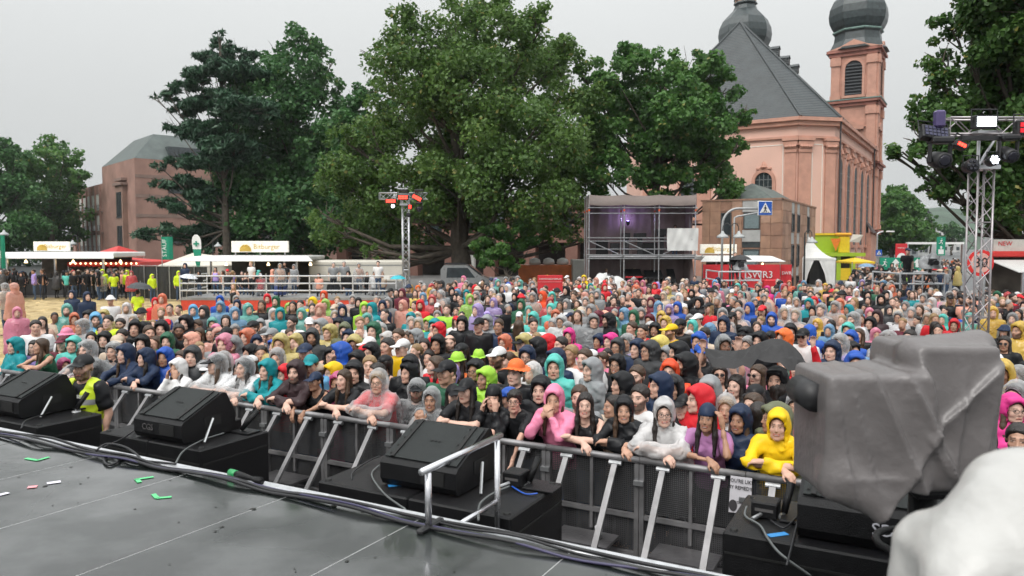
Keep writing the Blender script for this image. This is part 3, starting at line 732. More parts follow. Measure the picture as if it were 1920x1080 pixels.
tree('broadleaf_tree', 'slim tree standing alone far down the street', 210, 1745, [(1747, 408, 10), (1742, 420, 12), (1750, 432, 14), (1744, 446, 14)], 5000, .5, planeb, trunk_r=.3, seed=23)
tree('broadleaf_tree', 'small round street tree at the end of the road', 240, 1785, [(1785, 425, 14), (1775, 440, 14), (1800, 436, 14), (1790, 450, 14)], 5000, .5, dark, trunk_r=.3, seed=24)
tree('broadleaf_tree', 'dark tree behind the food stall roofs', 48, 1885, [(1860, 395, 22), (1890, 390, 26), (1915, 410, 28), (1875, 420, 26), (1845, 375, 14)], 9000, .26, dark, trunk_r=.25, seed=25)
# ------------------------------------------------------------------ midground things
steel = mat('galvanised_steel', (.5, .51, .52), .4, .85, .15, 8, .1, 40)
alu = metal()
black = mat('black_powder', (.018, .018, .02), .5, 0, .2, 8)
whitep = mat('white_pvc', (.74, .74, .72), .45, 0, .08, 1.5, .1, 3)
cream = mat('cream_canvas', (.62, .58, .5), .7, 0, .1, 1.2, .2, 3)
redp = mat('red_canvas', (.55, .035, .03), .55, 0, .12, 1.5, .15, 4)
redsign = mat('red_print', (.62, .03, .04), .5, 0, .05)
greenp = mat('green_print', (.01, .27, .16), .5, 0, .06)
wprint = mat('white_print', (.8, .8, .78), .5, 0, .04)
gold = mat('gold_print', (.62, .42, .08), .5, 0, .05)
bluep = mat('blue_print', (.02, .1, .45), .4, 0, .04)
kprint = mat('black_print', (.015, .015, .015), .5, 0, 0)

def lattice(root, a, b, w, seg, r=.024, m=None, face=None):
    """square truss from a to b"""
    m = m or alu; a, b = Vector(a), Vector(b); d = (b - a).normalized()
    s = face or (Vector((1, 0, 0)) if abs(d.x) < .8 else Vector((0, 1, 0))); s = (s - d * s.dot(d)).normalized(); t = d.cross(s)
    cs = [(s * i + t * j) * w / 2 for i, j in ((-1, -1), (1, -1), (1, 1), (-1, 1))]
    for c in cs: obj('chord', MB().tube([a + c, b + c], r, 8), m, root, True)
    mb = MB(); n = max(1, int(round((b - a).length / seg)))
    for k in range(n):
        p0, p1 = a.lerp(b, k / n), a.lerp(b, (k + 1) / n)
        for i in range(4):
            c0, c1 = cs[i], cs[(i + 1) % 4]
            if k % 2: c0, c1 = c1, c0
            mb.tube([p0 + c0, p1 + c1], r * .5, 5, cap=False)
        if k % 6 == 0:
            for i in range(4): mb.tube([p0 + cs[i], p0 + cs[(i + 1) % 4]], r * .55, 5, cap=False)
    o = obj('bracing', mb, m, root, True); o['kind'] = 'stuff'

def led_mat(name, col, k): return mat(name, col, .4, 0, 0, emit=k)
red_led = led_mat('red_led', (1.0, .035, .02), 5.0); white_led = led_mat('white_led', (.85, .92, 1.0), 6.0); vio_led = led_mat('violet_led', (.35, .3, .9), 2.0)
def led_panel(label, c, w, h, m, tilt=0.0, roll=0.0, yaw=0.0, nx=6, ny=2, group=None):
    t = thing('led_panel_light', label, 'stage light', c, group)
    M = Matrix.Translation(c) @ Matrix.Rotation(yaw, 4, 'Z') @ Matrix.Rotation(roll, 4, 'Y') @ Matrix.Rotation(tilt, 4, 'X')
    obj('housing', MB().box((-w/2 - .03, -.06, -h/2 - .03), (w/2 + .03, .1, h/2 + .03), M, bev=.015), black, t)
    mb = MB()
    for i in range(nx):
        for j in range(ny):
            x0 = -w/2 + w * i / nx; z0 = -h/2 + h * j / ny; mb.box((x0 + w/nx*.12, -.075, z0 + h/ny*.12), (x0 + w/nx*.88, -.062, z0 + h/ny*.88), M)
    obj('led_grid', mb, m, t)
    mb = MB().tube([M @ Vector((-w/2 - .06, 0, 0)), M @ Vector((-w/2 - .06, .02, h/2 + .14)), M @ Vector((w/2 + .06, .02, h/2 + .14)), M @ Vector((w/2 + .06, 0, 0))], .014, 6); obj('yoke', mb, black, t)
    return t
def moving_head(label, c, r, m=None, tilt=R(20), yaw=0.0):
    t = thing('moving_head_light', label, 'stage light', c)
    M = Matrix.Translation(c) @ Matrix.Rotation(yaw, 4, 'Z')
    obj('base', MB().box((-r*1.3, -r*.9, r*1.9), (r*1.3, r*.9, r*2.7), M, bev=.03), black, t)
    obj('yoke_arm', MB().box((-r*1.35, -r*.35, -r*.4), (-r*1.05, r*.35, r*1.9), M, bev=.02), black, t)
    obj('yoke_arm', MB().box((r*1.05, -r*.35, -r*.4), (r*1.35, r*.35, r*1.9), M, bev=.02), black, t)
    H = M @ Matrix.Rotation(R(90) + tilt, 4, 'X')
    mb = MB().lathe([(r*.6, -r*1.5), (r*.95, -r*1.2), (r, 0), (r*.92, r*1.1), (r*.8, r*1.15)], seg=14); mb.v = [tuple(H @ Vector(p)) for p in mb.v]; obj('head', mb, black, t, True)
    mb = MB().lathe([(r*.7, r*1.151), (r*.5, r*1.2)], seg=14); mb.v = [tuple(H @ Vector(p)) for p in mb.v]; obj('lens', mb, m or mat('lens_dark', (.02, .02, .03), .08), t, True)
    return t
def par_can(label, c, r, m):
    t = thing('spot_light', label, 'stage light', c)
    H = Matrix.Translation(c) @ Matrix.Rotation(R(80), 4, 'X')
    mb = MB().lathe([(r*.55, -r*1.4), (r*.9, -r), (r, r*.3), (r*1.05, r*.5)], seg=14); mb.v = [tuple(H @ Vector(p)) for p in mb.v]; obj('housing', mb, black, t, True)
    mb = MB()
    for k in range(7):
        a = k * math.pi / 3; q = (0, 0) if k == 6 else (math.cos(a)*r*.6, math.sin(a)*r*.6); mb.lathe([(r*.24, r*.52), (r*.2, r*.62)], (*q, 0), 8)
    mb.v = [tuple(H @ Vector(p)) for p in mb.v]; obj('led_lens', mb, m, t)
    mb = MB().tube([c + Vector((-r*1.15, 0, 0)), c + Vector((-r*1.15, 0, r*1.5)), c + Vector((r*1.15, 0, r*1.5)), c + Vector((r*1.15, 0, 0))], .012, 6); obj('yoke', mb, black, t)

# --- light tower in the middle distance
Y1 = 35.0; b1 = atY(761, 460, Y1); x1 = b1.x
tw = thing('light_tower', 'slim aluminium truss mast carrying red lights, in front of the plane tree', 'light tower', (x1, Y1, 0))
lattice(tw, (x1, Y1, .05), (x1, Y1, 5.25), .29, .33)
obj('base_plate', MB().box((x1 - .6, Y1 - .6, 0), (x1 + .6, Y1 + .6, .05)), steel, tw)
obj('sleeve_block', MB().box((x1 - .24, Y1 - .24, 5.0), (x1 + .24, Y1 + .24, 5.08)).box((x1 - .24, Y1 - .24, 5.5), (x1 + .24, Y1 + .24, 5.56)).tube([(x1 - .2, Y1 - .2, 5.05), (x1 - .2, Y1 - .2, 5.5)], .03).tube([(x1 + .2, Y1 - .2, 5.05), (x1 + .2, Y1 - .2, 5.5)], .03).tube([(x1 - .2, Y1 - .2, 5.5), (x1 + .2, Y1 - .2, 5.05)], .025), alu, tw)
lattice(tw, (x1 - 1.15, Y1 - .3, 5.42), (x1 + 1.05, Y1 - .3, 5.42), .29, .3)
yl = Y1 - .55
def L1(px, py): return atY(px, py, yl)
led_panel('red LED panel lamp at one end of the small tower bar, beside a white spot', L1(733, 377), .42, .16, red_led)
led_panel('red LED panel lamp at the middle of the small tower bar', L1(756, 370), .42, .17, red_led)
led_panel('red LED panel lamp tilted on the small tower bar', L1(782, 371), .42, .16, red_led, roll=R(28))
led_panel('small red LED panel hanging below the bar of the small tower', L1(769, 388), .12, .17, red_led, nx=2, ny=4, roll=R(8))
par_can('white spot lamp shining below the small tower bar', L1(737, 387), .1, white_led)
moving_head('black moving head lamp hanging from the small tower bar', L1(786, 392), .12)
par_can('dark unlit spot lamp on the mast of the small tower', L1(766, 403), .1, MATS['lens_dark'])
for k, (px, w) in enumerate(((757, .4), (786, .38))):
    p = L1(px, 357); obj('top_fixture', MB().box((p.x - w/2, p.y - .12, p.z - .05), (p.x + w/2, p.y + .12, p.z + .05), bev=.02).box((p.x - w/2, p.y - .02, p.z - .14), (p.x - w/2 + .04, p.y + .02, p.z - .05)).box((p.x + w/2 - .04, p.y - .02, p.z - .14), (p.x + w/2, p.y + .02, p.z - .05)), black, tw)

# --- near light tower at the right
truss_m = mat('truss_dull', (.42, .39, .40), .4, .8, .15, 8)
Y2 = 14.0; x2 = atY(1835, 460, Y2).x
tw = thing('light_tower', 'near truss mast with crossbar full of stage lights, beside the speed limit sign', 'light tower', (x2, Y2, 0))
lattice(tw, (x2, Y2, .05), (x2, Y2, 4.75), .29, .3, .02, truss_m)
obj('base_plate', MB().box((x2 - .6, Y2 - .6, 0), (x2 + .6, Y2 + .6, .05)), steel, tw)
obj('sleeve_block', MB().box((x2 - .22, Y2 - .22, 4.55), (x2 + .22, Y2 + .22, 4.62)).box((x2 - .22, Y2 - .22, 5.2), (x2 + .22, Y2 + .22, 5.25)).tube([(x2 - .18, Y2 - .18, 4.6), (x2 - .18, Y2 - .18, 5.2)], .03).tube([(x2 + .18, Y2 - .18, 4.6), (x2 + .18, Y2 - .18, 5.2)], .03).tube([(x2 + .18, Y2 - .18, 5.2), (x2 - .18, Y2 - .18, 4.6)], .025), alu, tw)
lattice(tw, (x2 - .85, Y2 - .28, 5.3), (x2 + 1.3, Y2 - .28, 5.3), .29, .3, .02, truss_m)
y2l = Y2 - .6
def L2(px, py): return atY(px, py, y2l)
led_panel('white LED panel lamp glowing above the near tower bar', L2(1846, 229), .34, .17, white_led, nx=8, ny=4)
led_panel('dark unlit LED panel hanging at the end of the near tower bar', L2(1752, 250), .42, .2, mat('led_off', (.05, .05, .1), .3), tilt=R(-25), roll=R(8), nx=6, ny=3)
led_panel('small red LED panel under the near tower bar', L2(1800, 272), .16, .07, red_led, roll=R(25), nx=3, ny=1)
led_panel('red LED panel at the edge of the photo on the near tower bar', L2(1918, 240), .2, .2, mat('dim_red_led', (.5, .01, .02), .4, emit=.8), nx=2, ny=2)
moving_head('large black moving head lamp hanging below the near tower bar', L2(1762, 300), .15, tilt=R(10))
moving_head('black moving head lamp below the bar close to the photo edge', L2(1890, 290), .13)
par_can('bright white spot lamp shining on the near tower mast', L2(1862, 301), .1, white_led)
par_can('dark round spot lamp on the near tower mast', L2(1820, 311), .12, MATS['lens_dark'])
p = L2(1762, 222); obj('upright_fixture', MB().box((p.x - .09, p.y - .08, p.z - .16), (p.x + .08, p.y + .08, p.z + .14), bev=.03), mat('violet_black', (.08, .06, .16), .3), tw)
obj('clamp_bar', MB().box((x2 - .75, Y2 - .62, 5.02), (x2 - .1, Y2 - .5, 5.1)), black, tw)
# third mast further back
Y3 = 30.0; x3 = atY(1890, 460, Y3).x
tw = thing('light_tower', 'distant truss mast with a black loudspeaker in front of the leafy tree', 'light tower', (x3, Y3, 0))
lattice(tw, (x3, Y3, 0), (x3, Y3, 4.9), .29, .33)
obj('loudspeaker', MB().box((x3 - .55, Y3 - .3, 3.0), (x3 - .2, Y3 + .1, 4.7), bev=.03), black, tw)

# --- speed limit sign
ps = atY(1838, 493, 17.5); sg = thing('speed_limit_sign', 'round red-rimmed 30 speed limit sign behind the near truss mast', 'road sign', (ps.x, 17.5, 0))
def disc(c, r, y, d, seg=28): return MB().prism([(c.x + r*math.cos(2*math.pi*k/seg), y, c.z + r*math.sin(2*math.pi*k/seg)) for k in range(seg)], (0, d, 0))
obj('red_rim', disc(ps, .31, 17.48, .02), mat('sign_red', (.7, .03, .03), .35), sg)
obj('sign_face', disc(ps, .235, 17.474, .008), mat('sign_face_pale', (.75, .42, .36), .4), sg)
text('lettering', '30', .33, facing(Vector((ps.x, 17.468, ps.z))), kprint, sg)
obj('post', MB().tube([(ps.x + .12, 17.54, 0), (ps.x + .12, 17.54, 3.3)], .035, 10), steel, sg)

# --- pedestrian crossing gantry sign
Yg = 41.0; bp_ = atY(1354, 460, Yg)
gt_ = thing('crossing_gantry', 'curved grey pole with blue pedestrian crossing sign in front of the stone block', 'road sign', (bp_.x, Yg, 0))
arcp = [(bp_.x, Yg, 0), (bp_.x, Yg, atY(0, 422, Yg).z)]
zt = atY(0, 391, Yg).z; zb = atY(0, 422, Yg).z
for k in range(1, 8): a = math.pi/2*k/7; arcp.append((bp_.x + (1-math.cos(a))*.85, Yg, zb + math.sin(a)*(zt - zb)))
arcp.append((atY(1428, 0, Yg).x, Yg, zt))
obj('pole', MB().tube(arcp, .065, 10), mat('pole_grey', (.42, .43, .43), .5, .3), gt_, True)
sx0, sx1 = atY(1428, 0, Yg).x, atY(1455, 0, Yg).x; sz1, sz0 = atY(0, 377, Yg).z, atY(0, 404, Yg).z
obj('sign_box', MB().box((sx0, Yg - .08, sz0), (sx1, Yg + .08, sz1), bev=.02), wprint, gt_)
obj('blue_face', MB().box((sx0 + .03, Yg - .086, sz0 + .03), (sx1 - .03, Yg - .081, sz1 - .03)), bluep, gt_)
cx, cz = (sx0 + sx1) / 2, (sz0 + sz1) / 2; w = (sx1 - sx0)
obj('white_triangle', MB().prism([(cx - w*.4, Yg - .092, cz - w*.33), (cx + w*.4, Yg - .092, cz - w*.33), (cx, Yg - .092, cz + w*.4)], (0, .005, 0)), wprint, gt_)
def walker(root, cx, cz, w, y):
    mb = MB()
    for a, b, r in (((0, .1), (0, -.08), .045), ((0, -.08), (-.1, -.25), .03), ((0, -.08), (.1, -.25), .03), ((0, .08), (-.1, -.02), .022), ((0, .08), (.1, -.02), .022)):
        mb.tube([(cx + a[0]*w, y, cz + a[1]*w), (cx + b[0]*w, y, cz + b[1]*w)], r*w, 5)
    mb.lathe([(.02*w, -.05*w), (.05*w, 0), (.02*w, .05*w)], (cx, y, cz + .17*w), 6)
    for k in range(5): xx = cx + (k - 2)*w*.11; mb.box((xx - .025*w, y - .003, cz - .31*w), (xx + .025*w, y, cz - .26*w))
    obj('walking_figure', mb, kprint, root)
walker(gt_, cx, cz, w, Yg - .097)
# second arm lamp behind
Yl = 43; p0 = atY(1384, 0, Yl)
l2 = thing('street_lamp', 'thin grey lamp post with slanting arm behind the crossing sign', 'street lamp', (p0.x, Yl, 0))
obj('post', MB().tube([(p0.x, Yl, 0), (p0.x, Yl, atY(0, 408, Yl).z), (p0.x + .15, Yl, atY(0, 406, Yl).z), (atY(1427, 0, Yl).x, Yl, atY(0, 399, Yl).z)], .05, 8), MATS['pole_grey'], l2, True)
def bell_lamp(px, py, Y, label, side=1, double=False):
    p = atY(px, py, Y); t = thing('street_lamp', label, 'street lamp', (p.x, Y, 0))
    dk = mat('lamp_dark', (.05, .055, .055), .4, .4); gl = mat('lamp_glass', (.4, .42, .42), .3)
    obj('post', MB().tube([(p.x, Y, 0), (p.x, Y, p.z + .5)], [.07, .045], 8), dk, t)
    for s in ((-1, 1) if double else (side,)):
        hx = p.x + s * .42
        pts = [(p.x, Y, p.z + .35)] + [(p.x + s*.42*(1-math.cos(a))/1.0*.5, Y, p.z + .35 + .3*math.sin(a)) for a in (.6, 1.2, 1.57, 2.2, 2.8)] + [(hx, Y, p.z + .2)]
        arm = obj('arm', MB().tube(pts, .025, 6), dk, t)
        obj('lamp_shade', MB().lathe([(.05, .25), (.1, .12), (.28, 0), (.33, -.1), (.3, -.12)], (hx, Y, p.z), 12), gl, t, True)
bell_lamp(1370, 442, 39, 'black lamp post with two bell lamps beside the stone block', double=True)
bell_lamp(1509, 452, 44, 'lamp post with bell lamp in front of the white pagoda tent', double=False)
bell_lamp(-4, 438, 52, 'bell lamp post at the photo edge above the beer stall', side=1)
bell_lamp(146, 456, 60, 'bell lamp post beside the beer stall sign', side=-1)
bell_lamp(399, 460, 62, 'bell lamp post between the conifer and the first aid flag', side=1)

# --- stalls
def beer_stall(pxa, pxb, yt, yb, Y, depth, label, sign=None, name='beer_stall'):
    a, b = atY(pxa, yt, Y), atY(pxb, yt, Y); z1 = a.z; z0 = atY(0, yb, Y).z
    t = thing(name, label, 'stall', ((a.x + b.x)/2, Y, 0))
    obj('canopy', MB().box((a.x, Y, z0), (b.x, Y + depth, z1), bev=.06), whitep, t)
    obj('flap_edge', MB().prism([(a.x - .5, Y - .9, z0 - .05), (b.x + .5, Y - .9, z0 - .05), (b.x, Y - .01, z1 - .05), (a.x, Y - .01, z1 - .05)], (0, 0, .04)), whitep, t)
    cx0, cx1 = a.x + .8, b.x - .8
    obj('counter', MB().box((cx0, Y + .3, 0), (cx1, Y + .8, 1.1), bev=.02), mat('counter_dark', (.07, .07, .075), .5), t)
    obj('counter_top', MB().box((cx0 - .1, Y + .2, 1.102), (cx1 + .1, Y + .9, 1.15)), steel, t)
    obj('back_wall', MB().box((cx0, Y + depth - .3, 0), (cx1, Y + depth - .2, z0 - .01)), mat('stall_inside', (.1, .085, .07), .8, 0, .4, 2), t)
    n = max(2, int((b.x - a.x) // 2.5))
    for k in range(n + 1):
        x = cx0 + (cx1 - cx0) * k / n; obj('post', MB().box((x - .05, Y + .3, 1.16), (x + .05, Y + .4, z0 - .01)), alu, t)
        obj('hanging_lamp', MB().lathe([(.03, .2), (.09, .08), (.1, 0)], (x + .6, Y + 1.2, z0 - .35), 8), mat('warm_lamp', (1, .75, .4), .4, 0, 0, emit=3.0), t)
    for k in range(int((b.x - a.x) * 1.2)):
        x = cx0 + (cx1 - cx0) * random.random(); h = random.uniform(.15, .4); obj('bar_item', MB().lathe([(.06, 0), (.08, h*.6), (.04, h)], (x, Y + .5, 1.151), 8), random.choice((gold, wprint, black, MATS['counter_dark'])), t)
    if sign:
        s0, s1 = atY(sign[0], sign[2], Y + .8), atY(sign[1], sign[3], Y + .8)
        s_ = obj('roof_sign', MB().box((s0.x, Y + .75, s1.z), (s1.x, Y + .95, s0.z), bev=.02), mat('lit_sign', (.86, .83, .74), .5, emit=.12), t)
        for k in range(3):
            x = s0.x + (s1.x - s0.x) * (k + .15) / 2.3; obj('sign_leg', MB().box((x - .03, Y + .8, z1 - .02), (x + .03, Y + .86, s1.z - .001)), steel, t)
        h = (s0.z - s1.z)
        if len(sign) > 4: text('lettering', sign[4], h * .62, facing(Vector((s0.x + (s1.x - s0.x)*.62, Y + .74, s0.z - h*.52))), gold, s_, sx=1.0)
        mb = MB()
        for k in range(7):
            aa = math.pi * k / 6; c = Vector((s0.x + (s1.x - s0.x) * .25, Y + .74, s1.z + h*.18)); e = c + Vector((math.cos(aa), 0, math.sin(aa))) * h * .5
            mb.tube([c, e], [h*.1, h*.13], 5)
        obj('hop_emblem', mb, gold, s_)
    return t
beer_stall(-20, 212, 473, 483, 45, 4, 'long white beer stall canopy beside the red tents', (63, 130, 453, 471, 'Bitburger'))
beer_stall(366, 578, 480, 488, 45, 4, 'beer stall with lit Bitburger roof sign behind the railed platform', (434, 541, 452, 473, 'Bitburger'))
beer_stall(1322, 1448, 480, 489, 47, 3, 'small beer stall with white canopy between scaffold and stone block', (1313, 1381, 458, 476, 'Bitburger'))
# red tents
def tent(pxa, pxb, y_eave, y_peak, Y, depth, m, label, valance=.25, name='tent', walls=None, curved=False, peak_px=None):
    a, b = atY(pxa, y_eave, Y), atY(pxb, y_eave, Y); zp = atY(0, y_peak, Y + depth/2).z; cx = atY(peak_px, 0, Y + depth/2).x if peak_px else (a.x + b.x)/2
    t = thing(name, label, 'tent', (cx, Y, 0)); cy = Y + depth/2
    vs, fs = [], []; K = 6; cor = [(a.x, Y), (b.x, Y), (b.x, Y + depth), (a.x, Y + depth)]
    for k in range(K + 1):
        f = k / K; g_ = f ** 1.9 if curved else f
        for (x, y) in cor: vs.append((x + (cx - x) * f * .985, y + (cy - y) * f * .985, a.z + (zp - a.z) * g_))
    for k in range(K):
        for i in range(4): fs.append((k*4+i, k*4+(i+1) % 4, (k+1)*4+(i+1) % 4, (k+1)*4+i))
    fs.append((K*4, K*4+1, K*4+2, K*4+3))
    obj('roof', MB().add(vs, fs), m, t)
    n = max(4, int((b.x - a.x) / .3))
    mb = MB()
    for (p, q) in ((cor[0], cor[1]), (cor[1], cor[2]), (cor[3], cor[0])):
        for k in range(n):
            x0 = p[0] + (q[0]-p[0])*k/n; x1_ = p[0] + (q[0]-p[0])*(k+1)/n; y0 = p[1] + (q[1]-p[1])*k/n; y1_ = p[1] + (q[1]-p[1])*(k+1)/n
            mb.add([(x0, y0, a.z), (x1_, y1_, a.z), (x1_, y1_, a.z - valance*.75), ((x0+x1_)/2, (y0+y1_)/2, a.z - valance), (x0, y0, a.z - valance*.75)], [(0, 4, 3, 2, 1)])
    obj('valance', mb, m, t)
    for (x, y) in cor: obj('leg', MB().tube([(x + (cx-x)*.02, y + (cy-y)*.02, 0), (x + (cx-x)*.02, y + (cy-y)*.02, a.z)], .035, 6), alu, t)
    if walls:
        for (p, q) in ((cor[3], cor[0]), (cor[1], cor[2]), (cor[2], cor[3])):
            N_ = 14; vs = []
            for k in range(N_ + 1):
                f = k/N_; off = .06*math.sin(k*2.3); vs += [(p[0]+(q[0]-p[0])*f + off*.3, p[1]+(q[1]-p[1])*f + off, .02), (p[0]+(q[0]-p[0])*f, p[1]+(q[1]-p[1])*f, a.z)]
            obj('side_wall', MB().add(vs, [(2*k, 2*k+2, 2*k+3, 2*k+1) for k in range(N_)]), m, t, True)
        for s in (0, 1):   # gathered front curtains
            vs = []; N_ = 8
            for k in range(N_ + 1):
                f = k/N_; x = a.x + (b.x - a.x)*(.02 + .44*f if s == 0 else .98 - .44*f); xb = a.x + (b.x - a.x)*(.02 + .2*f if s == 0 else .98 - .2*f)
                vs += [(xb, Y + .07*math.sin(k*2.1), .02), (xb*.7 + x*.3, Y + .06*math.sin(k*2.1), 1.0), (x, Y + .02, a.z)]
            obj('front_curtain', MB().add(vs, [(3*k+j, 3*k+3+j, 3*k+4+j, 3*k+1+j) for k in range(N_) for j in (0, 1)]), m, t, True)
    return t
rt = tent(126, 262, 492, 480, 47.5, 5, redp, 'wide red market tent with string of lamps under its edge', .3, peak_px=190)
for k in range(14):
    p = atY(132 + k*9.5, 494, 47.4); obj('fairy_lamp', MB().lathe([(.03, .06), (.07, 0), (.03, -.06)], p, 6), MATS['warm_lamp'], rt)
tent(172, 214, 476, 461, 49, 4, redp, 'small red pointed tent top rising over the wide red tent', .15)
tent(1494, 1568, 484, 444, 57, 3.1, whitep, 'white pagoda tent with pointed roof beside the lime-green stall', .18, curved=True, walls=True, name='pagoda_tent')
tent(295, 440, 498, 474, 49, 7, cream, 'large beige canvas marquee behind the black fence', .1, walls=True, name='marquee', peak_px=352)
tent(405, 500, 506, 484, 51, 6, cream, 'beige gabled tent standing inside the beer stall area', .1, walls=True, name='marquee')
# flags
def teardrop(px, yt, yb, Y, label):
    p = atY(px, yt, Y); b = atY(px + 5, yb, Y); t = thing('feather_flag', label, 'flag', (b.x, Y, 0))
    H = p.z - .3; zs = [p.z - (p.z - b.z) * f for f in (0, .06, .14, .25, .4, .6, .8, 1)]; ws = [.12, .33, .42, .44, .40, .30, .2, .1]
    xs = [p.x + (b.x - p.x) * f for f in (0, .06, .14, .25, .4, .6, .8, 1)]
    vs = []
    for x, z, w in zip(xs, zs, ws): vs += [(x - w/1.6, Y, z), (x + w/1.6, Y + .05, z)]
    obj('white_cloth', MB().add(vs[:8], [(2*k, 2*k+1, 2*k+3, 2*k+2) for k in range(3)]), wprint, t)
    obj('white_cloth', MB().add(vs[6:10], [(0, 1, 3, 2)]), wprint, t)
    obj('green_cloth', MB().add(vs[8:], [(2*k, 2*k+1, 2*k+3, 2*k+2) for k in range(3)]), greenp, t)
    c = Vector((xs[3], Y - .03, zs[3])); obj('green_cross', MB().box((c.x - .17, Y - .04, c.z - .05), (c.x + .17, Y - .03, c.z + .05)).box((c.x - .05, Y - .045, c.z - .17), (c.x + .05, Y - .031, c.z + .17)), greenp, t)
    obj('pole', MB().tube([(b.x + .05, Y + .08, 0), (b.x, Y + .08, b.z), (xs[4] + .27, Y + .08, zs[4]), (xs[1] + .2, Y + .08, zs[1])], .02, 6), black, t)
teardrop(367, 440, 508, 46, 'white and green first aid feather flag with green cross')
def banner_flag(pxa, pxb, yt, yb, Y, label, word):
    a, b = atY(pxa, yt, Y), atY(pxb, yb, Y); t = thing('banner_flag', label, 'flag', (a.x, Y, 0)); vs = []
    for k in range(9):
        f = k/8; x = a.x + (b.x-a.x)*f; vs += [(x, Y + .08*math.sin(f*7), a.z), (x, Y + .08*math.sin(f*7 + .5), b.z)]
    obj('cloth', MB().add(vs, [(2*k, 2*k+1, 2*k+3, 2*k+2) for k in range(8)]), greenp, t)
    obj('pole', MB().tube([(a.x, Y + .05, 0), (a.x, Y + .05, a.z + .1)], .03, 6), steel, t)
    M = Matrix.Translation((a.x + (b.x-a.x)*.35, Y - .1, (a.z+b.z)/2)) @ Matrix.Rotation(R(90), 4, 'X') @ Matrix.Rotation(R(90), 4, 'Z')
    text('lettering', word, (b.x-a.x)*.55, M, wprint, t)
banner_flag(302, 324, 444, 486, 47, 'upright green banner flag behind the conifer bough', 'STAUF')
banner_flag(-2, 10, 441, 512, 44, 'upright green and white banner flag at the photo edge', 'STAUF')

# fence with black tarp
fe = thing('tarp_fence', 'site fence covered in black tarpaulin behind the guards', 'fence', (-23, 43, 0))
for k in range(6):
    a = atY(233 + k*24, 0, 43.0 - k*.25); b = atY(233 + (k+1)*24, 0, 43.0 - (k+1)*.25)
    vs = []
    for j in range(7): f = j/6; vs += [(a.x+(b.x-a.x)*f, a.y+(b.y-a.y)*f + .05*math.sin(j*2.4+k), .1), (a.x+(b.x-a.x)*f, a.y+(b.y-a.y)*f + .03*math.sin(j*3), 1.95)]
    obj('tarpaulin', MB().add(vs, [(2*j, 2*j+2, 2*j+3, 2*j+1) for j in range(6)]), mat('black_tarp', (.025, .028, .028), .45, 0, .3, 4, .4, 6), fe)
    obj('fence_frame', MB().tube([(a.x, a.y - .08, 0), (a.x, a.y - .08, 2.0), (b.x, b.y - .08, 2.0)], .02, 6), steel, fe)
# vehicles behind
def box_trailer():
    a, b = atY(578, 488, 47), atY(757, 488, 47); t = thing('box_trailer', 'long white box trailer with curved roof edge behind the platform', 'trailer', (a.x, 47, 0))
    obj('body', MB().box((a.x, 47, .8), (b.x, 49.4, a.z), bev=.12), mat('trailer_cream', (.6, .57, .5), .5, 0, .08, 1), t)
    obj('stripe', MB().box((a.x + .1, 46.985, a.z - .35), (b.x - .1, 46.999, a.z - .27)), mat('trailer_grey', (.3, .3, .28), .5), t)
    for k in range(3):
        w_ = obj('wheel', MB().lathe([(.4, -.12), (.44, 0), (.4, .12)], (0, 0, 0), 14), black, t); w_.matrix_parent_inverse = Matrix.Identity(4)
        w_.location = (1.5 + k*1.2, .25, .44); w_.rotation_euler = (R(90), 0, 0)
box_trailer()
def van():
    Yv = 45.0; a, b = atY(826, 497, Yv), atY(922, 530, Yv); t = thing('silver_van', 'silver van parked behind the crowd under the plane tree', 'van', (a.x, Yv, 0)); z1 = 1.95
    x0, x1_ = a.x, b.x
    prof = [(x0, .45), (x0, 1.7), (x0 + .2, z1), (x1_ - 1.5, z1), (x1_ - .7, 1.35), (x1_ - .1, 1.1), (x1_, .9), (x1_, .45)]
    obj('body', MB().prism([(x, Yv, z) for x, z in prof], (0, 1.9, 0)), mat('van_silver', (.3, .31, .31), .3, .4, .1, coat=.5), t)
    obj('side_window', MB().prism([(x0 + .35, Yv - .006, 1.2), (x1_ - 1.0, Yv - .006, 1.2), (x1_ - 1.45, Yv - .006, 1.8), (x0 + .4, Yv - .006, 1.8)], (0, .004, 0)), glassd, t)
    obj('windscreen', MB().prism([(x1_ - 1.42, Yv + .1, z1 - .02), (x1_ - .66, Yv + .1, 1.36), (x1_ - .62, Yv + .1, 1.4), (x1_ - 1.38, Yv + .1, z1 + .02)], (0, 1.7, 0)), glassd, t)
    obj('headlight', MB().box((x1_ - .1, Yv + .1, .8), (x1_ + .01, Yv + .4, .98)), wprint, t); obj('headlight', MB().box((x1_ - .1, Yv + 1.5, .8), (x1_ + .01, Yv + 1.8, .98)), wprint, t)
    for xx in (x0 + .6, x1_ - .7):
        for yy in (.0, 1.7): obj('wheel', MB().prism([(xx + .33*math.cos(k*.5236), Yv + yy - .03, .33 + .33*math.sin(k*.5236)) for k in range(12)], (0, .22, 0)), black, t)
    obj('roof_rack', MB().box((x0 + .2, Yv + .2, z1 + .05), (x1_ - 1.6, Yv + .3, z1 + .12)).box((x0 + .2, Yv + 1.5, z1 + .05), (x1_ - 1.6, Yv + 1.6, z1 + .12)), black, t)
van()
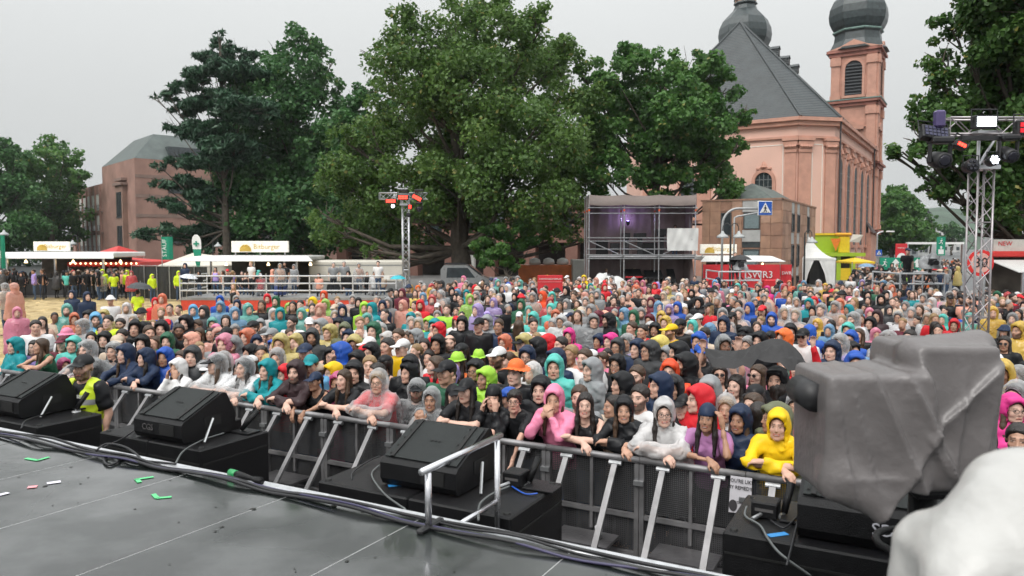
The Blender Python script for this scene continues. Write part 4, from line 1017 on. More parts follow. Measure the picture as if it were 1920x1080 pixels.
def tipper(pxa, pxb, yt, yb, Y, label, m, nm, bags=False):
    a, b = atY(pxa, yt, Y), atY(pxb, yb, Y); t = thing(nm, label, 'container', (a.x, Y, 0))
    obj('body', MB().box((a.x, Y, .35), (b.x, Y + 2, a.z), bev=.04), m, t)
    for k in range(6): x = a.x + (b.x-a.x)*(k+.5)/6; obj('rib', MB().box((x - .05, Y - .05, .4), (x + .05, Y - .002, a.z - .05)), m, t)
    if bags:
        for k in range(3): obj('white_bag', MB().lathe([(.2, -.1), (.42, .05), (.36, .3), (.1, .42)], (b.x - .6 - k*.95, Y + .8, a.z + .05), 9), whitep, t, True)
tipper(972, 1073, 497, 508, 50, 'orange skip container with white bags on top', mat('orange_steel', (.5, .13, .03), .5, 0, .2, 2), 'skip_container', True)
tipper(1074, 1106, 487, 520, 49, 'plain grey container beside the scaffold tower', mat('grey_steel', (.4, .4, .37), .5, 0, .12, 2), 'storage_container')
tipper(860, 890, 470, 500, 66, 'white cabin with red stripe half hidden behind tree trunks', mat('cabin_white', (.6, .6, .57), .5), 'storage_container')
# red site plan sign
pr_ = atY(1008, 516, 27); q = atY(1055, 556, 27)
sg = thing('site_plan_sign', 'red site plan board standing in the middle of the crowd', 'sign', ((pr_.x+q.x)/2, 27, 0))
obj('board', MB().box((pr_.x, 27, q.z - .3), (q.x, 27.06, pr_.z), bev=.01), redsign, sg)
text('lettering', 'KONZERTGELÄNDEPLAN', .082, facing(Vector(((pr_.x+q.x)/2, 26.99, pr_.z - .14))), wprint, sg, sx=.86)
obj('header_line', MB().box((pr_.x + .01, 26.985, pr_.z - .25), (q.x - .01, 26.997, pr_.z - .235)), mat('pale_red_print', (.75, .3, .3), .5), sg)
for k in range(9):
    a = R(200 + k*16); c = Vector((pr_.x + .62, 26.99, q.z - .05)); r0, r1 = .1 + .02*(k % 3), .42 - .05*(k % 2)
    d = Vector((math.cos(a), 0, -math.sin(a)*.8)); s = Vector((-d.z, 0, d.x)) * .022
    if (c + d*r1).z < pr_.z - .3: obj('map_block', MB().prism([c + d*r0 - s, c + d*r1 - s, c + d*r1 + s, c + d*r0 + s], (0, .006, 0)), wprint if k % 3 else MATS['pale_red_print'], sg)
for x in (pr_.x + .1, q.x - .1): obj('leg', MB().box((x - .03, 27.065, 0), (x + .03, 27.12, 1.6)), steel, sg)

# --- scaffold tower (mixing position)
Ys = 43.0; sx = [atY(p, 0, Ys).x for p in (1107, 1174, 1240.5, 1310)]
sc = thing('scaffold_tower', 'open scaffold mixing tower with tarpaulin walls behind the crowd', 'scaffold', ((sx[0]+sx[3])/2, Ys, 0))
ztop = atY(0, 368, Ys).z; zdeck = atY(0, 481, Ys).z; zrail = [atY(0, y, Ys).z for y in (446, 452, 467, 400)]
DP = 2.6
orange = mat('clamp_orange', (.75, .12, .03), .5)
for yy in (Ys, Ys + DP/2, Ys + DP):
    for x in sx:
        obj('standard', MB().tube([(x, yy, 0), (x, yy, ztop + .1)], .035, 8), steel, sc)
        for z in (1.0, 2.2, 4.0, 5.1): obj('coupler', MB().tube([(x, yy, z), (x, yy, z + .12)], .05, 8), steel if z != 5.1 else orange, sc)
for z in zrail + [zdeck + .1, zdeck - .12, ztop - .65, .9, .5]:
    obj('ledger', MB().tube([(sx[0] - .1, Ys - .05, z), (sx[3] + .1, Ys - .05, z)], .028, 6), steel, sc)
for i, (z0, z1) in enumerate(((zrail[1], zdeck), (zrail[1], zdeck))):
    obj('diagonal', MB().tube([(sx[i], Ys - .06, z0), (sx[i+1], Ys - .06, z1)], .028, 6), steel, sc)
obj('diagonal', MB().tube([(sx[2], Ys - .06, zdeck), (sx[3], Ys - .06, zrail[1] + .2)], .028, 6), steel, sc)
obj('deck', MB().box((sx[0], Ys + .02, zdeck - .09), (sx[3], Ys + DP, zdeck + .05)), mat('deck_grey', (.25, .25, .25), .6), sc)
obj('deck_edge', MB().box((sx[0], Ys - .02, zdeck - .02), (sx[3], Ys + .018, zdeck + .09)), mat('edge_pale', (.7, .7, .72), .4), sc)
tarp = mat('brown_tarp', (.3, .225, .22), .6, 0, .2, 1.2, .9, 2.2)
def cloth_sheet(A, B, z0, z1, seed, nx=16, nz=8, amp=.05):
    A, B = Vector(A), Vector(B); nrm = (B - A).cross(Vector((0, 0, 1))).normalized(); vs = []; rn = random.Random(seed); ph = rn.random()*6
    for i in range(nx + 1):
        for j in range(nz + 1):
            f, g_ = i/nx, j/nz; o_ = amp*math.sin(f*9 + g_*5 + ph) + amp*.6*math.sin(f*23 - g_*7 + ph*2) + rn.uniform(-amp, amp)*.4
            vs.append(A.lerp(B, f) + nrm*o_ + Vector((0, 0, z0 + (z1 - z0)*g_)))
    return MB().add(vs, [(i*(nz+1)+j, (i+1)*(nz+1)+j, (i+1)*(nz+1)+j+1, i*(nz+1)+j+1) for i in range(nx) for j in range(nz)])
for i in range(3):
    obj('back_tarpaulin', cloth_sheet((sx[i], Ys + DP - .1, 0), (sx[i+1], Ys + DP - .1, 0), 0, ztop, i), tarp, sc, True)
obj('side_tarpaulin', cloth_sheet((sx[0] + .05, Ys + .3, 0), (sx[0] + .05, Ys + DP, 0), 0, ztop, 7), tarp, sc, True)
obj('side_tarpaulin', cloth_sheet((sx[3] - .05, Ys + .3, 0), (sx[3] - .05, Ys + DP, 0), 0, ztop, 8), tarp, sc, True)
for i in range(3):   # sagging roof sheets
    vs = []; nx, ny = 10, 8
    for k in range(nx + 1):
        for j in range(ny + 1):
            f, g_ = k/nx, j/ny; vs.append((sx[i] + (sx[i+1]-sx[i])*f, Ys - .1 + (DP)*g_, ztop + .08 - .06*4*f*(1-f)*(1 - g_*.5) - .05*g_))
    for k in range(nx + 1):
        f = k/nx; vs.append((sx[i] + (sx[i+1]-sx[i])*f, Ys - .12, ztop - .5 - .05*math.sin(f*3.14)))
    fs = [(k*(ny+1)+j, (k+1)*(ny+1)+j, (k+1)*(ny+1)+j+1, k*(ny+1)+j+1) for k in range(nx) for j in range(ny)]
    o0 = (nx+1)*(ny+1); fs += [(o0+k, o0+k+1, (k+1)*(ny+1), k*(ny+1)) for k in range(nx)]
    obj('roof_sheet', MB().add(vs, fs), mat('roof_tarp', (.2, .16, .145), .6, 0, .12, 1.5, .6, 3), sc, True)
# equipment on and under the deck
wsheet = mat('white_sheeting', (.7, .7, .68), .5, 0, .06, 2, .5, 4)
for k, (pa, pb, ya, yb, yo) in enumerate(((1168, 1182, 437, 446, 1.0), (1189, 1212, 437, 446, 1.2), (1232, 1250, 429, 442, 1.1), (1145, 1162, 456, 472, 1.6), (1205, 1232, 455, 478, 1.8), (1118, 1140, 450, 478, 2.4))):
    a, b = atY(pa, ya, Ys + yo), atY(pb, yb, Ys + yo); d_ = thing('mixing_equipment', ('dark monitor screen over the scaffold rail at its middle bay', 'pair of dark monitor screens beside the upright of the middle bay', 'large dark screen beside the hanging white sheet', 'black rack case on the deck of the first scaffold bay', 'tall black case on the deck of the middle scaffold bay', 'dark flight case at the corner of the scaffold deck')[k], 'equipment', ((a.x+b.x)/2, Ys + yo, zdeck + .05))
    obj('case', MB().box((a.x, Ys + yo, b.z), (b.x, Ys + yo + .25, a.z), bev=.02), black, d_); obj('stand', MB().box(((a.x+b.x)/2 - .15, Ys + yo + .08, zdeck + .051), ((a.x+b.x)/2 + .15, Ys + yo + .2, b.z - .001)), black, d_)
a, b = atY(1251, 428, Ys - .15), atY(1309, 470, Ys - .15)
sh = obj('white_sheet', cloth_sheet((a.x, Ys - .16, 0), (b.x, Ys - .12, 0), b.z, a.z, 4, amp=.03), wsheet, None, True)
tag(sh, 'crumpled white sheet tied over the scaffold rail', 'sheet')
def lump(c, rx, ry, rz, seed, m, n=18):
    vs, fs = [], []; rn = random.Random(seed); ph = [rn.random()*6 for _ in range(6)]
    for i in range(n + 1):
        for j in range(n):
            th = math.pi/2 * i/n; a = 2*math.pi*j/n; r = 1 + .16*math.sin(a*2+ph[0]) + .1*math.sin(a*3 + th*5+ph[1]) + .07*math.sin(a*7+ph[2] + th*9)
            vs.append((c[0] + rx*r*math.cos(a)*math.sin(math.pi/2 - th + .0001)**.7, c[1] + ry*r*math.sin(a)*math.sin(math.pi/2 - th + .0001)**.7, c[2] + rz*r*math.sin(th)))
    for i in range(n):
        for j in range(n): fs.append((i*n+j, i*n+(j+1) % n, (i+1)*n+(j+1) % n, (i+1)*n+j))
    return MB().add(vs, fs)
p = atY(1138, 530, 41.5); o = obj('covered_equipment', lump((p.x, 41.5, .02), 1.15, .8, 1.25, 3, wsheet), wsheet, None, True); tag(o, 'white sheet bundled over equipment at the scaffold foot', 'sheet')
for k, (pa, pb, ya, yb, lab) in enumerate(((1171, 1203, 512, 522, 'long mixing desk with red edge under the scaffold deck'), (1210, 1242, 514, 524, 'dark mixing desk at the middle of the scaffold base'), (1252, 1266, 512, 530, 'dark rack at the end of the scaffold base'))):
    a, b = atY(pa, ya, Ys + 1), atY(pb, yb, Ys + 1); d_ = thing('mixing_desk', lab, 'equipment', ((a.x+b.x)/2, Ys + 1, 0))
    obj('console', MB().prism([(a.x, Ys + .7, b.z + .05), (b.x, Ys + .7, b.z + .05), (b.x, Ys + 1.5, a.z + .1), (a.x, Ys + 1.5, a.z + .1)], (0, 0, .12)), black, d_)
    obj('front_edge', MB().box((a.x, Ys + .66, b.z + .05), (b.x, Ys + .695, b.z + .14)), redsign if k == 0 else black, d_)
    for x in (a.x + .1, b.x - .2): obj('leg', MB().box((x, Ys + 1.0, 0), (x + .1, Ys + 1.1, b.z + .048)), black, d_)

vl = thing('spot_light', 'violet work lamp glowing inside the scaffold tower', 'stage light', (sx[1] + .5, Ys + DP - .7, zdeck + 2.0))
obj('housing', MB().lathe([(.05, -.15), (.1, -.08), (.11, .1)], (sx[1] + .5, Ys + DP - .7, zdeck + 2.0), 12), black, vl)
obj('lens', MB().lathe([(.09, .101), (.07, .12)], (sx[1] + .5, Ys + DP - .7, zdeck + 2.0), 12), vio_led, vl)
obj('bracket', MB().tube([(sx[1] + .5, Ys + DP - .7, zdeck + 1.85), (sx[1] + .5, Ys + DP - .2, zdeck + 1.85)], .02, 6), black, vl)
ld = bpy.data.lights.new('violet_lamp', 'POINT'); ld.energy = 18; ld.color = (.55, .42, 1.0); ld.shadow_soft_size = .08; lo_ = bpy.data.objects.new('violet_lamp', ld); COL.objects.link(lo_); lo_.location = (sx[1] + .5, Ys + DP - .75, zdeck + 2.2)
# red banners behind
for k, (pa, pb, yt, yb, word, Yb, lab) in enumerate(((1318, 1462, 496, 538, 'SWR3', 45.5, 'long red advertising banner behind the railed camera platform'), (1464, 1484, 496, 528, 'SWR', 47, 'short red banner beside the white pagoda tent'))):
    a, b = atY(pa, yt, Yb), atY(pb, yb, Yb); t = thing('banner', lab, 'banner', ((a.x+b.x)/2, Yb, 0))
    obj('cloth', cloth_sheet((a.x, Yb, 0), (b.x, Yb, 0), .15, a.z, 30 + k, amp=.025), redsign, t, True)
    for i in range(4 if k == 0 else 2): x = a.x + (b.x-a.x)*i/(3 if k == 0 else 1); obj('post', MB().tube([(x, Yb + .1, 0), (x, Yb + .1, a.z + .05)], .025, 6), steel, t)
    text('lettering', word, .6 if k == 0 else .3, facing(Vector((a.x + (b.x-a.x)*(.74 if k == 0 else .5), Yb - .08, 1.35 if k == 0 else 1.4))), wprint, t)
# lime stall and yellow canopy
a, b = atY(1523, 441, 66), atY(1575, 476, 66)
ls = thing('food_stall', 'lime-green food stall with slanted roof sign and orange pennant beside the church', 'stall', (a.x, 66, 0))
lime = mat('lime_paint', (.36, .52, .03), .5, 0, .08); yel = mat('yellow_paint', (.75, .52, .02), .5, 0, .08)
obj('roof_panel', MB().box((a.x, 66, b.z), (b.x, 66.4, a.z)), lime, ls); obj('roof_edge', MB().box((a.x - .2, 65.9, a.z), (b.x + .3, 66.5, a.z + .18)), yel, ls)
c = atY(1619, 474, 65); obj('counter_roof', MB().box((b.x - 2.2, 64.6, c.z - .3), (c.x, 67.5, c.z)), lime, ls)
for px in (1572, 1584, 1612): x = atY(px, 0, 65).x; obj('leg', MB().box((x - .18, 64.9, 0), (x + .18, 65.2, c.z - .301)), lime, ls)
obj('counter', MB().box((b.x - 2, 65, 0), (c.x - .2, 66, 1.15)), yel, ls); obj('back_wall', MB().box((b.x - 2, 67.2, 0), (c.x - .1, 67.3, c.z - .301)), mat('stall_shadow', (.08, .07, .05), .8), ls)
m_ = atY(1582, 458, 65.5); obj('figure_board', MB().box((m_.x - .5, 65.3, m_.z - .8), (m_.x + .5, 65.5, m_.z + .7), bev=.15), yel, ls)
obj('orange_pennant', MB().prism([(m_.x - 1.3, 65.2, m_.z + .5), (m_.x - .4, 65.2, m_.z + .5), (m_.x - .8, 65.2, m_.z - .6)], (0, .03, 0)), mat('orange_cloth', (.75, .2, .02), .6), ls)
obj('orange_frill', MB().box((m_.x - .8, 65.2, m_.z + .72), (m_.x + .6, 65.6, m_.z + 1.0), bev=.1), mat('orange_yellow', (.75, .35, .02), .6), ls)
p = atY(1605, 447, 64); obj('white_flag', MB().add([(p.x - .55, 64, p.z - .3), (p.x + .35, 64.1, p.z - .35), (p.x + .6, 64, p.z + .3), (p.x - .25, 64.1, p.z + .35)], [(0, 1, 2, 3)]), cream, ls)
tent(1598, 1642, 491, 483, 58, 3, yel, 'yellow canopy over food counters beside the lime stall', .15)
# exit banners and street signs
a, b = atY(1650, 483, 52), atY(1737, 503, 52)
eb = thing('exit_banner', 'wide green emergency exit banner with white arrow across the street', 'banner', (a.x, 52, 0))
obj('cloth', MB().box((a.x, 52, b.z - .1), (b.x, 52.05, a.z)), greenp, eb)
def arrow_up(root, cx, cz, s, y, m): obj('arrow', MB().prism([(cx - s*.45, y, cz), (cx, y, cz + s*.5), (cx + s*.45, y, cz), (cx + s*.2, y, cz), (cx + s*.2, y, cz - s*.5), (cx - s*.2, y, cz - s*.5), (cx - s*.2, y, cz)], (0, .01, 0)), m, root)
def runner(root, cx, cz, s, y, m):
    mb = MB()
    for (x0, z0), (x1_, z1), r in (((0, .2), (-.06, -.08), .07), ((-.06, -.08), (.15, -.22), .045), ((.15, -.22), (.1, -.45), .04), ((-.06, -.08), (-.2, -.28), .045), ((-.2, -.28), (-.4, -.3), .04), ((0, .18), (.22, .05), .035), ((0, .18), (-.22, .1), .035)):
        mb.tube([(cx + x0*s, y, cz + z0*s), (cx + x1_*s, y, cz + z1*s)], r*s, 5)
    mb.lathe([(.03*s, -.07*s), (.08*s, 0), (.03*s, .07*s)], (cx + .05*s, y, cz + .36*s), 6); obj('running_figure', mb, m, root)
zc = (a.z + b.z)/2; runner(eb, a.x + .35, zc, .6, 51.97, wprint); arrow_up(eb, a.x + 1.1, zc, .6, 51.98, wprint); runner(eb, a.x + 1.9, zc, .6, 51.97, wprint); arrow_up(eb, a.x + 2.6, zc, .6, 51.98, wprint)
for x in (a.x, (a.x+b.x)/2, b.x): obj('post', MB().tube([(x, 52.1, 0), (x, 52.1, a.z)], .03, 6), steel, eb)
a, b = atY(1757, 444, 46), atY(1772, 479, 46)
eb = thing('exit_sign', 'upright green emergency exit sign on a pole over the street', 'sign', (a.x, 46, 0))
obj('panel', MB().box((a.x, 46, b.z), (b.x, 46.04, a.z)), greenp, eb); runner(eb, (a.x+b.x)/2, a.z - .28, .42, 45.97, wprint); arrow_up(eb, (a.x+b.x)/2, a.z - .65, .2, 45.98, wprint)
obj('white_field', MB().box((a.x + .1, 45.985, b.z + .08), (b.x - .1, 45.997, b.z + .38)), wprint, eb); obj('post', MB().tube([((a.x+b.x)/2, 46.08, 0), ((a.x+b.x)/2, 46.08, a.z)], .04, 6), steel, eb)
a, b = atY(1680, 457, 56), atY(1701, 483, 56); eb = thing('advert_board', 'red advertising board with white half circle above the exit banner', 'sign', (a.x, 56, 0))
obj('panel', MB().box((a.x, 56, b.z - .4), (b.x, 56.1, a.z), bev=.02), redsign, eb); cxx = (a.x+b.x)/2
obj('white_dome', MB().prism([(cxx + .38*math.cos(math.pi*k/10), 55.985, b.z - .15 + .5*math.sin(math.pi*k/10)) for k in range(11)], (0, .01, 0)), wprint, eb)
text('lettering', 'mainzer', .18, facing(Vector((cxx, 55.98, a.z - .3))), wprint, eb)
for x in (a.x + .1, b.x - .1): obj('post', MB().tube([(x, 56.15, 0), (x, 56.15, a.z - .1)], .04, 6), steel, eb)
a, b = atY(1702, 454, 75), atY(1808, 458, 75); br = thing('street_gantry', 'pale horizontal gantry beam spanning the street', 'gantry', (a.x, 75, 0))
obj('beam', MB().box((a.x, 75, b.z), (b.x, 75.4, a.z)), wprint, br)
for x in (a.x, b.x): obj('post', MB().box((x - .12, 75.05, 0), (x + .12, 75.35, b.z - .001)), steel, br)
p = atY(1645, 439, 58); sl = thing('street_lamp', 'curved street lamp with long arm beside the tower base', 'street lamp', (p.x, 58, 0))
obj('post', MB().tube([(p.x, 58, 0), (p.x, 58, p.z), (p.x + .1, 58, p.z + .1), (atY(1668, 0, 58).x, 58, atY(0, 434, 58).z)], .06, 8), steel, sl); q = atY(1668, 434, 58); obj('lamp_head', MB().box((q.x - .25, 57.9, q.z - .06), (q.x + .35, 58.1, q.z + .05), bev=.03), wprint, sl)
p = atY(1648, 474, 50); sl = thing('crossing_sign', 'small blue crossing sign on post below the church tower', 'road sign', (p.x, 50, 0)); s = .2
obj('panel', MB().box((p.x - s, 50, p.z - s), (p.x + s, 50.03, p.z + s)), bluep, sl); obj('white_triangle', MB().prism([(p.x - s*.75, 49.985, p.z - s*.65), (p.x + s*.75, 49.985, p.z - s*.65), (p.x, 49.985, p.z + s*.75)], (0, .01, 0)), wprint, sl); walker(sl, p.x, p.z, s*2, 49.98); obj('post', MB().tube([(p.x, 50.06, 0), (p.x, 50.06, p.z + s)], .03, 6), steel, sl)
# right food stall
a, b = atY(1862, 471, 24), atY(1990, 482, 24)
fs_ = thing('food_stall', 'red-roofed food stall with white awning under the leafy tree', 'stall', (a.x + 1, 24, 0))
obj('red_roof', MB().box((a.x, 24, b.z), (b.x, 24.9, a.z), bev=.04), redp, fs_)
obj('roof_board', MB().box((a.x + .15, 24.2, a.z + .001), (b.x, 24.35, a.z + .38)), mat('board_cream', (.62, .6, .55), .5), fs_); text('lettering', 'NEW', .2, facing(Vector((a.x + .5, 24.18, a.z + .24))), redsign, fs_)
obj('awning', MB().prism([(a.x - .1, 22.6, b.z - .45), (b.x, 22.6, b.z - .45), (b.x, 24, b.z - .12), (a.x - .1, 24, b.z - .12)], (0, 0, .03)), wsheet, fs_)
obj('counter', MB().box((a.x, 24, 0), (b.x, 24.5, 1.1)), MATS['counter_dark'], fs_); obj('back_wall', MB().box((a.x + .3, 24.8, 0), (b.x, 24.9, b.z - .001)), MATS['stall_inside'], fs_)
for x in (a.x + .05, (a.x + b.x)/2): obj('post', MB().box((x, 22.65, 0), (x + .06, 22.71, b.z - .46)), alu, fs_)

rail_w = mat('rail_silver', (.7, .71, .73), .35, .5, .1, 8)
# --- railed platforms
def rail_platform(label, xs, Y, depth, ztop_, rail_h, skirt, step=1.9, rails=(.5, 1.0), name='viewing_platform'):
    t = thing(name, label, 'platform', ((xs[0]+xs[1])/2, Y, 0))
    obj('deck', MB().box((xs[0], Y, ztop_ - .12), (xs[1], Y + depth, ztop_)), MATS['deck_grey'], t)
    obj('skirt', MB().box((xs[0] + .02, Y + .02, 0), (xs[1] - .02, Y + .06, ztop_ - .121)), skirt, t)
    n = max(2, int(round((xs[1] - xs[0]) / step)))
    for k in range(n + 1):
        x = xs[0] + (xs[1] - xs[0]) * k / n; obj('rail_post', MB().tube([(x, Y - .02, ztop_ - .1), (x, Y - .02, ztop_ + rail_h)], .034, 6), rail_w, t)
        if k in (0, n): obj('rail_post', MB().tube([(x, Y + depth, ztop_ - .1), (x, Y + depth, ztop_ + rail_h)], .034, 6), rail_w, t)
    for f in rails:
        z = ztop_ + rail_h * f; obj('rail', MB().tube([(xs[0], Y - .02, z), (xs[1], Y - .02, z)], .034, 6), rail_w, t)
        for x in xs: obj('rail', MB().tube([(x, Y, z), (x, Y + depth, z)], .034, 6), rail_w, t)
    return t
PX0, PX1 = atY(324, 0, 36).x, atY(738, 0, 36).x
rail_platform('long viewing platform with silver rails and red skirt by the beer stall', (PX0, PX1), 36, 3.2, .62, 1.05, mat('red_skirt', (.6, .06, .03), .6), rails=(.33, .66, 1.0))
p = atY(725, 520, 35.9); o = obj('notice_board', MB().box((p.x - .14, 35.9, p.z - .1), (p.x + .14, 35.92, p.z + .1)), wprint); tag(o, 'small white notice hung on the platform rail', 'sign')
Q0, Q1 = atY(1356, 0, 34).x, atY(1436, 0, 34).x
rail_platform('railed camera platform with umbrella in front of the red banner', (Q0, Q1), 34, 2.2, 1.15, .8, black, 1.0, name='camera_platform')
S0, S1 = atY(1703, 0, 29).x, atY(1788, 0, 29).x
rail_platform('railed camera platform in front of the street with covered camera', (S0, S1), 29, 2.2, 1.25, .8, wsheet, .95, (.5, 1.0), name='camera_platform')
def umbrella(c, r, h, m, label, tilt=0.0, handle=1.0):
    t = thing('umbrella', label, 'umbrella', c); n = 8; vs = [(0, 0, h)]; fs = []
    for k, (f, g_) in enumerate(((.35, .93), (.7, .6), (1.0, .0))):
        for i in range(n*2):
            a = math.pi*i/n; s_ = 1 if i % 2 == 0 else .93; vs.append((r*f*s_*math.cos(a), r*f*s_*math.sin(a), h*g_ + (0 if i % 2 == 0 else .02*h)))
    N_ = n*2
    for i in range(N_):
        fs.append((0, 1+i, 1+(i+1) % N_))
        for k in range(2): fs.append((1+k*N_+i, 1+(k+1)*N_+i, 1+(k+1)*N_+(i+1) % N_, 1+k*N_+(i+1) % N_))
    M = Matrix.Translation(c) @ Matrix.Rotation(tilt, 4, 'Y'); mb = MB().add([M @ Vector(v) for v in vs], fs); obj('canopy', mb, m, t)
    obj('shaft', MB().tube([M @ Vector((0, 0, h + .06)), M @ Vector((0, 0, -handle))], .012, 6), steel, t)
    return t
umbrella(atY(1388, 487, 34.8), .55, .22, black, 'black umbrella over the broadcast camera in front of the red banner')
umbrella(atY(262, 540, 27), .46, .2, mat('umbrella_grey', (.04, .045, .05), .5), 'dark umbrella held by a guard on the straw path', .1)
umbrella(atY(354, 521, 35.2), .42, .18, mat('umbrella_white', (.65, .68, .75), .5, 0, .4, 8), 'pale patterned umbrella on the viewing platform', .15)
umbrella(atY(746, 523, 33), .36, .16, mat('umbrella_turquoise', (.03, .42, .5), .5), 'turquoise umbrella below the small light tower')
umbrella(atY(1624, 500, 45), .5, .2, mat('umbrella_blue', (.16, .28, .42), .5), 'blue-grey umbrella near the yellow canopy')
def covered_camera(p, label, s=1.0):
    t = thing('broadcast_camera', label, 'camera', (p.x, p.y, 1.2)); cv_ = mat('clear_rain_cover', (.4, .41, .42), .25, 0, .25, 6, .8, 7)
    obj('camera_body', MB().box((p.x - .14*s, p.y - .3*s, p.z - .12*s), (p.x + .14*s, p.y + .4*s, p.z + .16*s), bev=.04), black, t)
    obj('lens', MB().tube([(p.x, p.y - .3*s, p.z), (p.x - .05, p.y - .55*s, p.z)], .1*s, 10), black, t)
    obj('rain_cover', lump((p.x + .05, p.y + .1, p.z - .25*s), .34*s, .42*s, .5*s, 5, cv_), cv_, t, True)
    obj('tripod', MB().tube([(p.x, p.y, p.z - .1), (p.x, p.y, p.z - .55)], .06, 8).tube([(p.x, p.y, p.z - .5), (p.x - .4, p.y, 1.26)], .03).tube([(p.x, p.y, p.z - .5), (p.x + .4, p.y, 1.26)], .03).tube([(p.x, p.y, p.z - .5), (p.x, p.y + .4, 1.26)], .03), black, t)
covered_camera(atY(1388, 497, 34.6), 'covered broadcast camera under the black umbrella', .9)
covered_camera(atY(1744, 492, 29.6), 'covered broadcast camera on the platform in front of the street', 1.0)
p = atY(1449, 526, 40); o = obj('red_crate', MB().box((p.x - .45, 40, .6), (p.x + .45, 40.5, 1.3), bev=.04), redsign); tag(o, 'red plastic crate stacked beside the long red banner', 'crate')
# ------------------------------------------------------------------ surface nets: smooth closed surfaces from distance fields
def snets(f, lo, hi, h):
    lo = np.array(lo, float); n = np.maximum(3, np.ceil((np.array(hi) - lo) / h).astype(int) + 1)
    ax = [lo[i] + h * np.arange(n[i]) for i in range(3)]
    X, Y, Z = np.meshgrid(*ax, indexing='ij')
    D = f(np.stack([X, Y, Z], -1).astype(np.float32)).astype(np.float32)
    S = D < 0
    cn = tuple(n - 1)
    acc = np.zeros(cn + (3,), np.float32); cnt = np.zeros(cn, np.float32)
    I = np.stack(np.meshgrid(*[np.arange(k, dtype=np.float32) for k in cn], indexing='ij'), -1)
    def sl(a, o): return a[o[0]:o[0]+cn[0], o[1]:o[1]+cn[1], o[2]:o[2]+cn[2]]
    for axis in range(3):
        oth = [a for a in range(3) if a != axis]
        for u in (0, 1):
            for v in (0, 1):
                o0 = [0, 0, 0]; o0[oth[0]] = u; o0[oth[1]] = v; o1 = list(o0); o1[axis] = 1
                d0, d1 = sl(D, o0), sl(D, o1); m = sl(S, o0) != sl(S, o1)
                t = np.where(m, d0 / np.where(m, d0 - d1, 1), 0)
                for a in range(3): acc[..., a] += np.where(m, o0[a] + (t if a == axis else 0), 0)
                cnt += m
    act = cnt > 0
    idx = -np.ones(cn, np.int64); idx[act] = np.arange(act.sum())
    V = (acc[act] / cnt[act][:, None] + I[act]) * h + lo
    Q = []
    for axis in range(3):
        oth = [a for a in range(3) if a != axis]
        r = [slice(None)] * 3; r[axis] = slice(0, n[axis] - 1)
        for a in oth: r[a] = slice(1, n[a] - 1)
        r1 = list(r); r1[axis] = slice(1, n[axis])
        s0, s1 = S[tuple(r)], S[tuple(r1)]
        e = np.argwhere(s0 != s1)
        if not len(e): continue
        flip = s0[tuple(e.T)]
        base = e.copy(); base[:, oth[0]] += 1; base[:, oth[1]] += 1
        qs = []
        for du, dv_ in ((0, 0), (-1, 0), (-1, -1), (0, -1)):
            c = base.copy(); c[:, oth[0]] += du; c[:, oth[1]] += dv_; qs.append(idx[tuple(c.T)])
        q = np.stack(qs, 1); fl = flip if axis != 1 else ~flip
        q[~fl] = q[~fl][:, ::-1]; Q.append(q)
    Q = np.concatenate(Q); Q = Q[(Q >= 0).all(1)]
    return V, Q

def smin(a, b, k):
    h = np.clip(.5 + .5 * (b - a) / k, 0, 1); return b + (a - b) * h - k * h * (1 - h)
def smax(a, b, k): return -smin(-a, -b, k)
def cap(P, a, b, r0, r1=None):
    a, b = np.array(a, np.float32), np.array(b, np.float32); r1 = r0 if r1 is None else r1
    ab = b - a; D = P - a; t = np.clip((D @ ab) / np.float32(max(float(ab @ ab), 1e-9)), 0, 1)
    D = D - t[..., None] * ab
    return np.sqrt(np.einsum('...i,...i->...', D, D)) - (np.float32(r0) + np.float32(r1 - r0) * t)
def ell(P, c, r):
    r = np.array(r, np.float32); q = (P - np.array(c, np.float32)) / r; k = np.sqrt(np.einsum('...i,...i->...', q, q))
    q = q / r; g = np.sqrt(np.einsum('...i,...i->...', q, q)); return k * (k - 1) / np.maximum(g, 1e-6)
def rbox(P, c, b, r):
    q = np.abs(P - np.array(c)) - (np.array(b) - r); return np.linalg.norm(np.maximum(q, 0), axis=-1) + np.minimum(q.max(-1), 0) - r

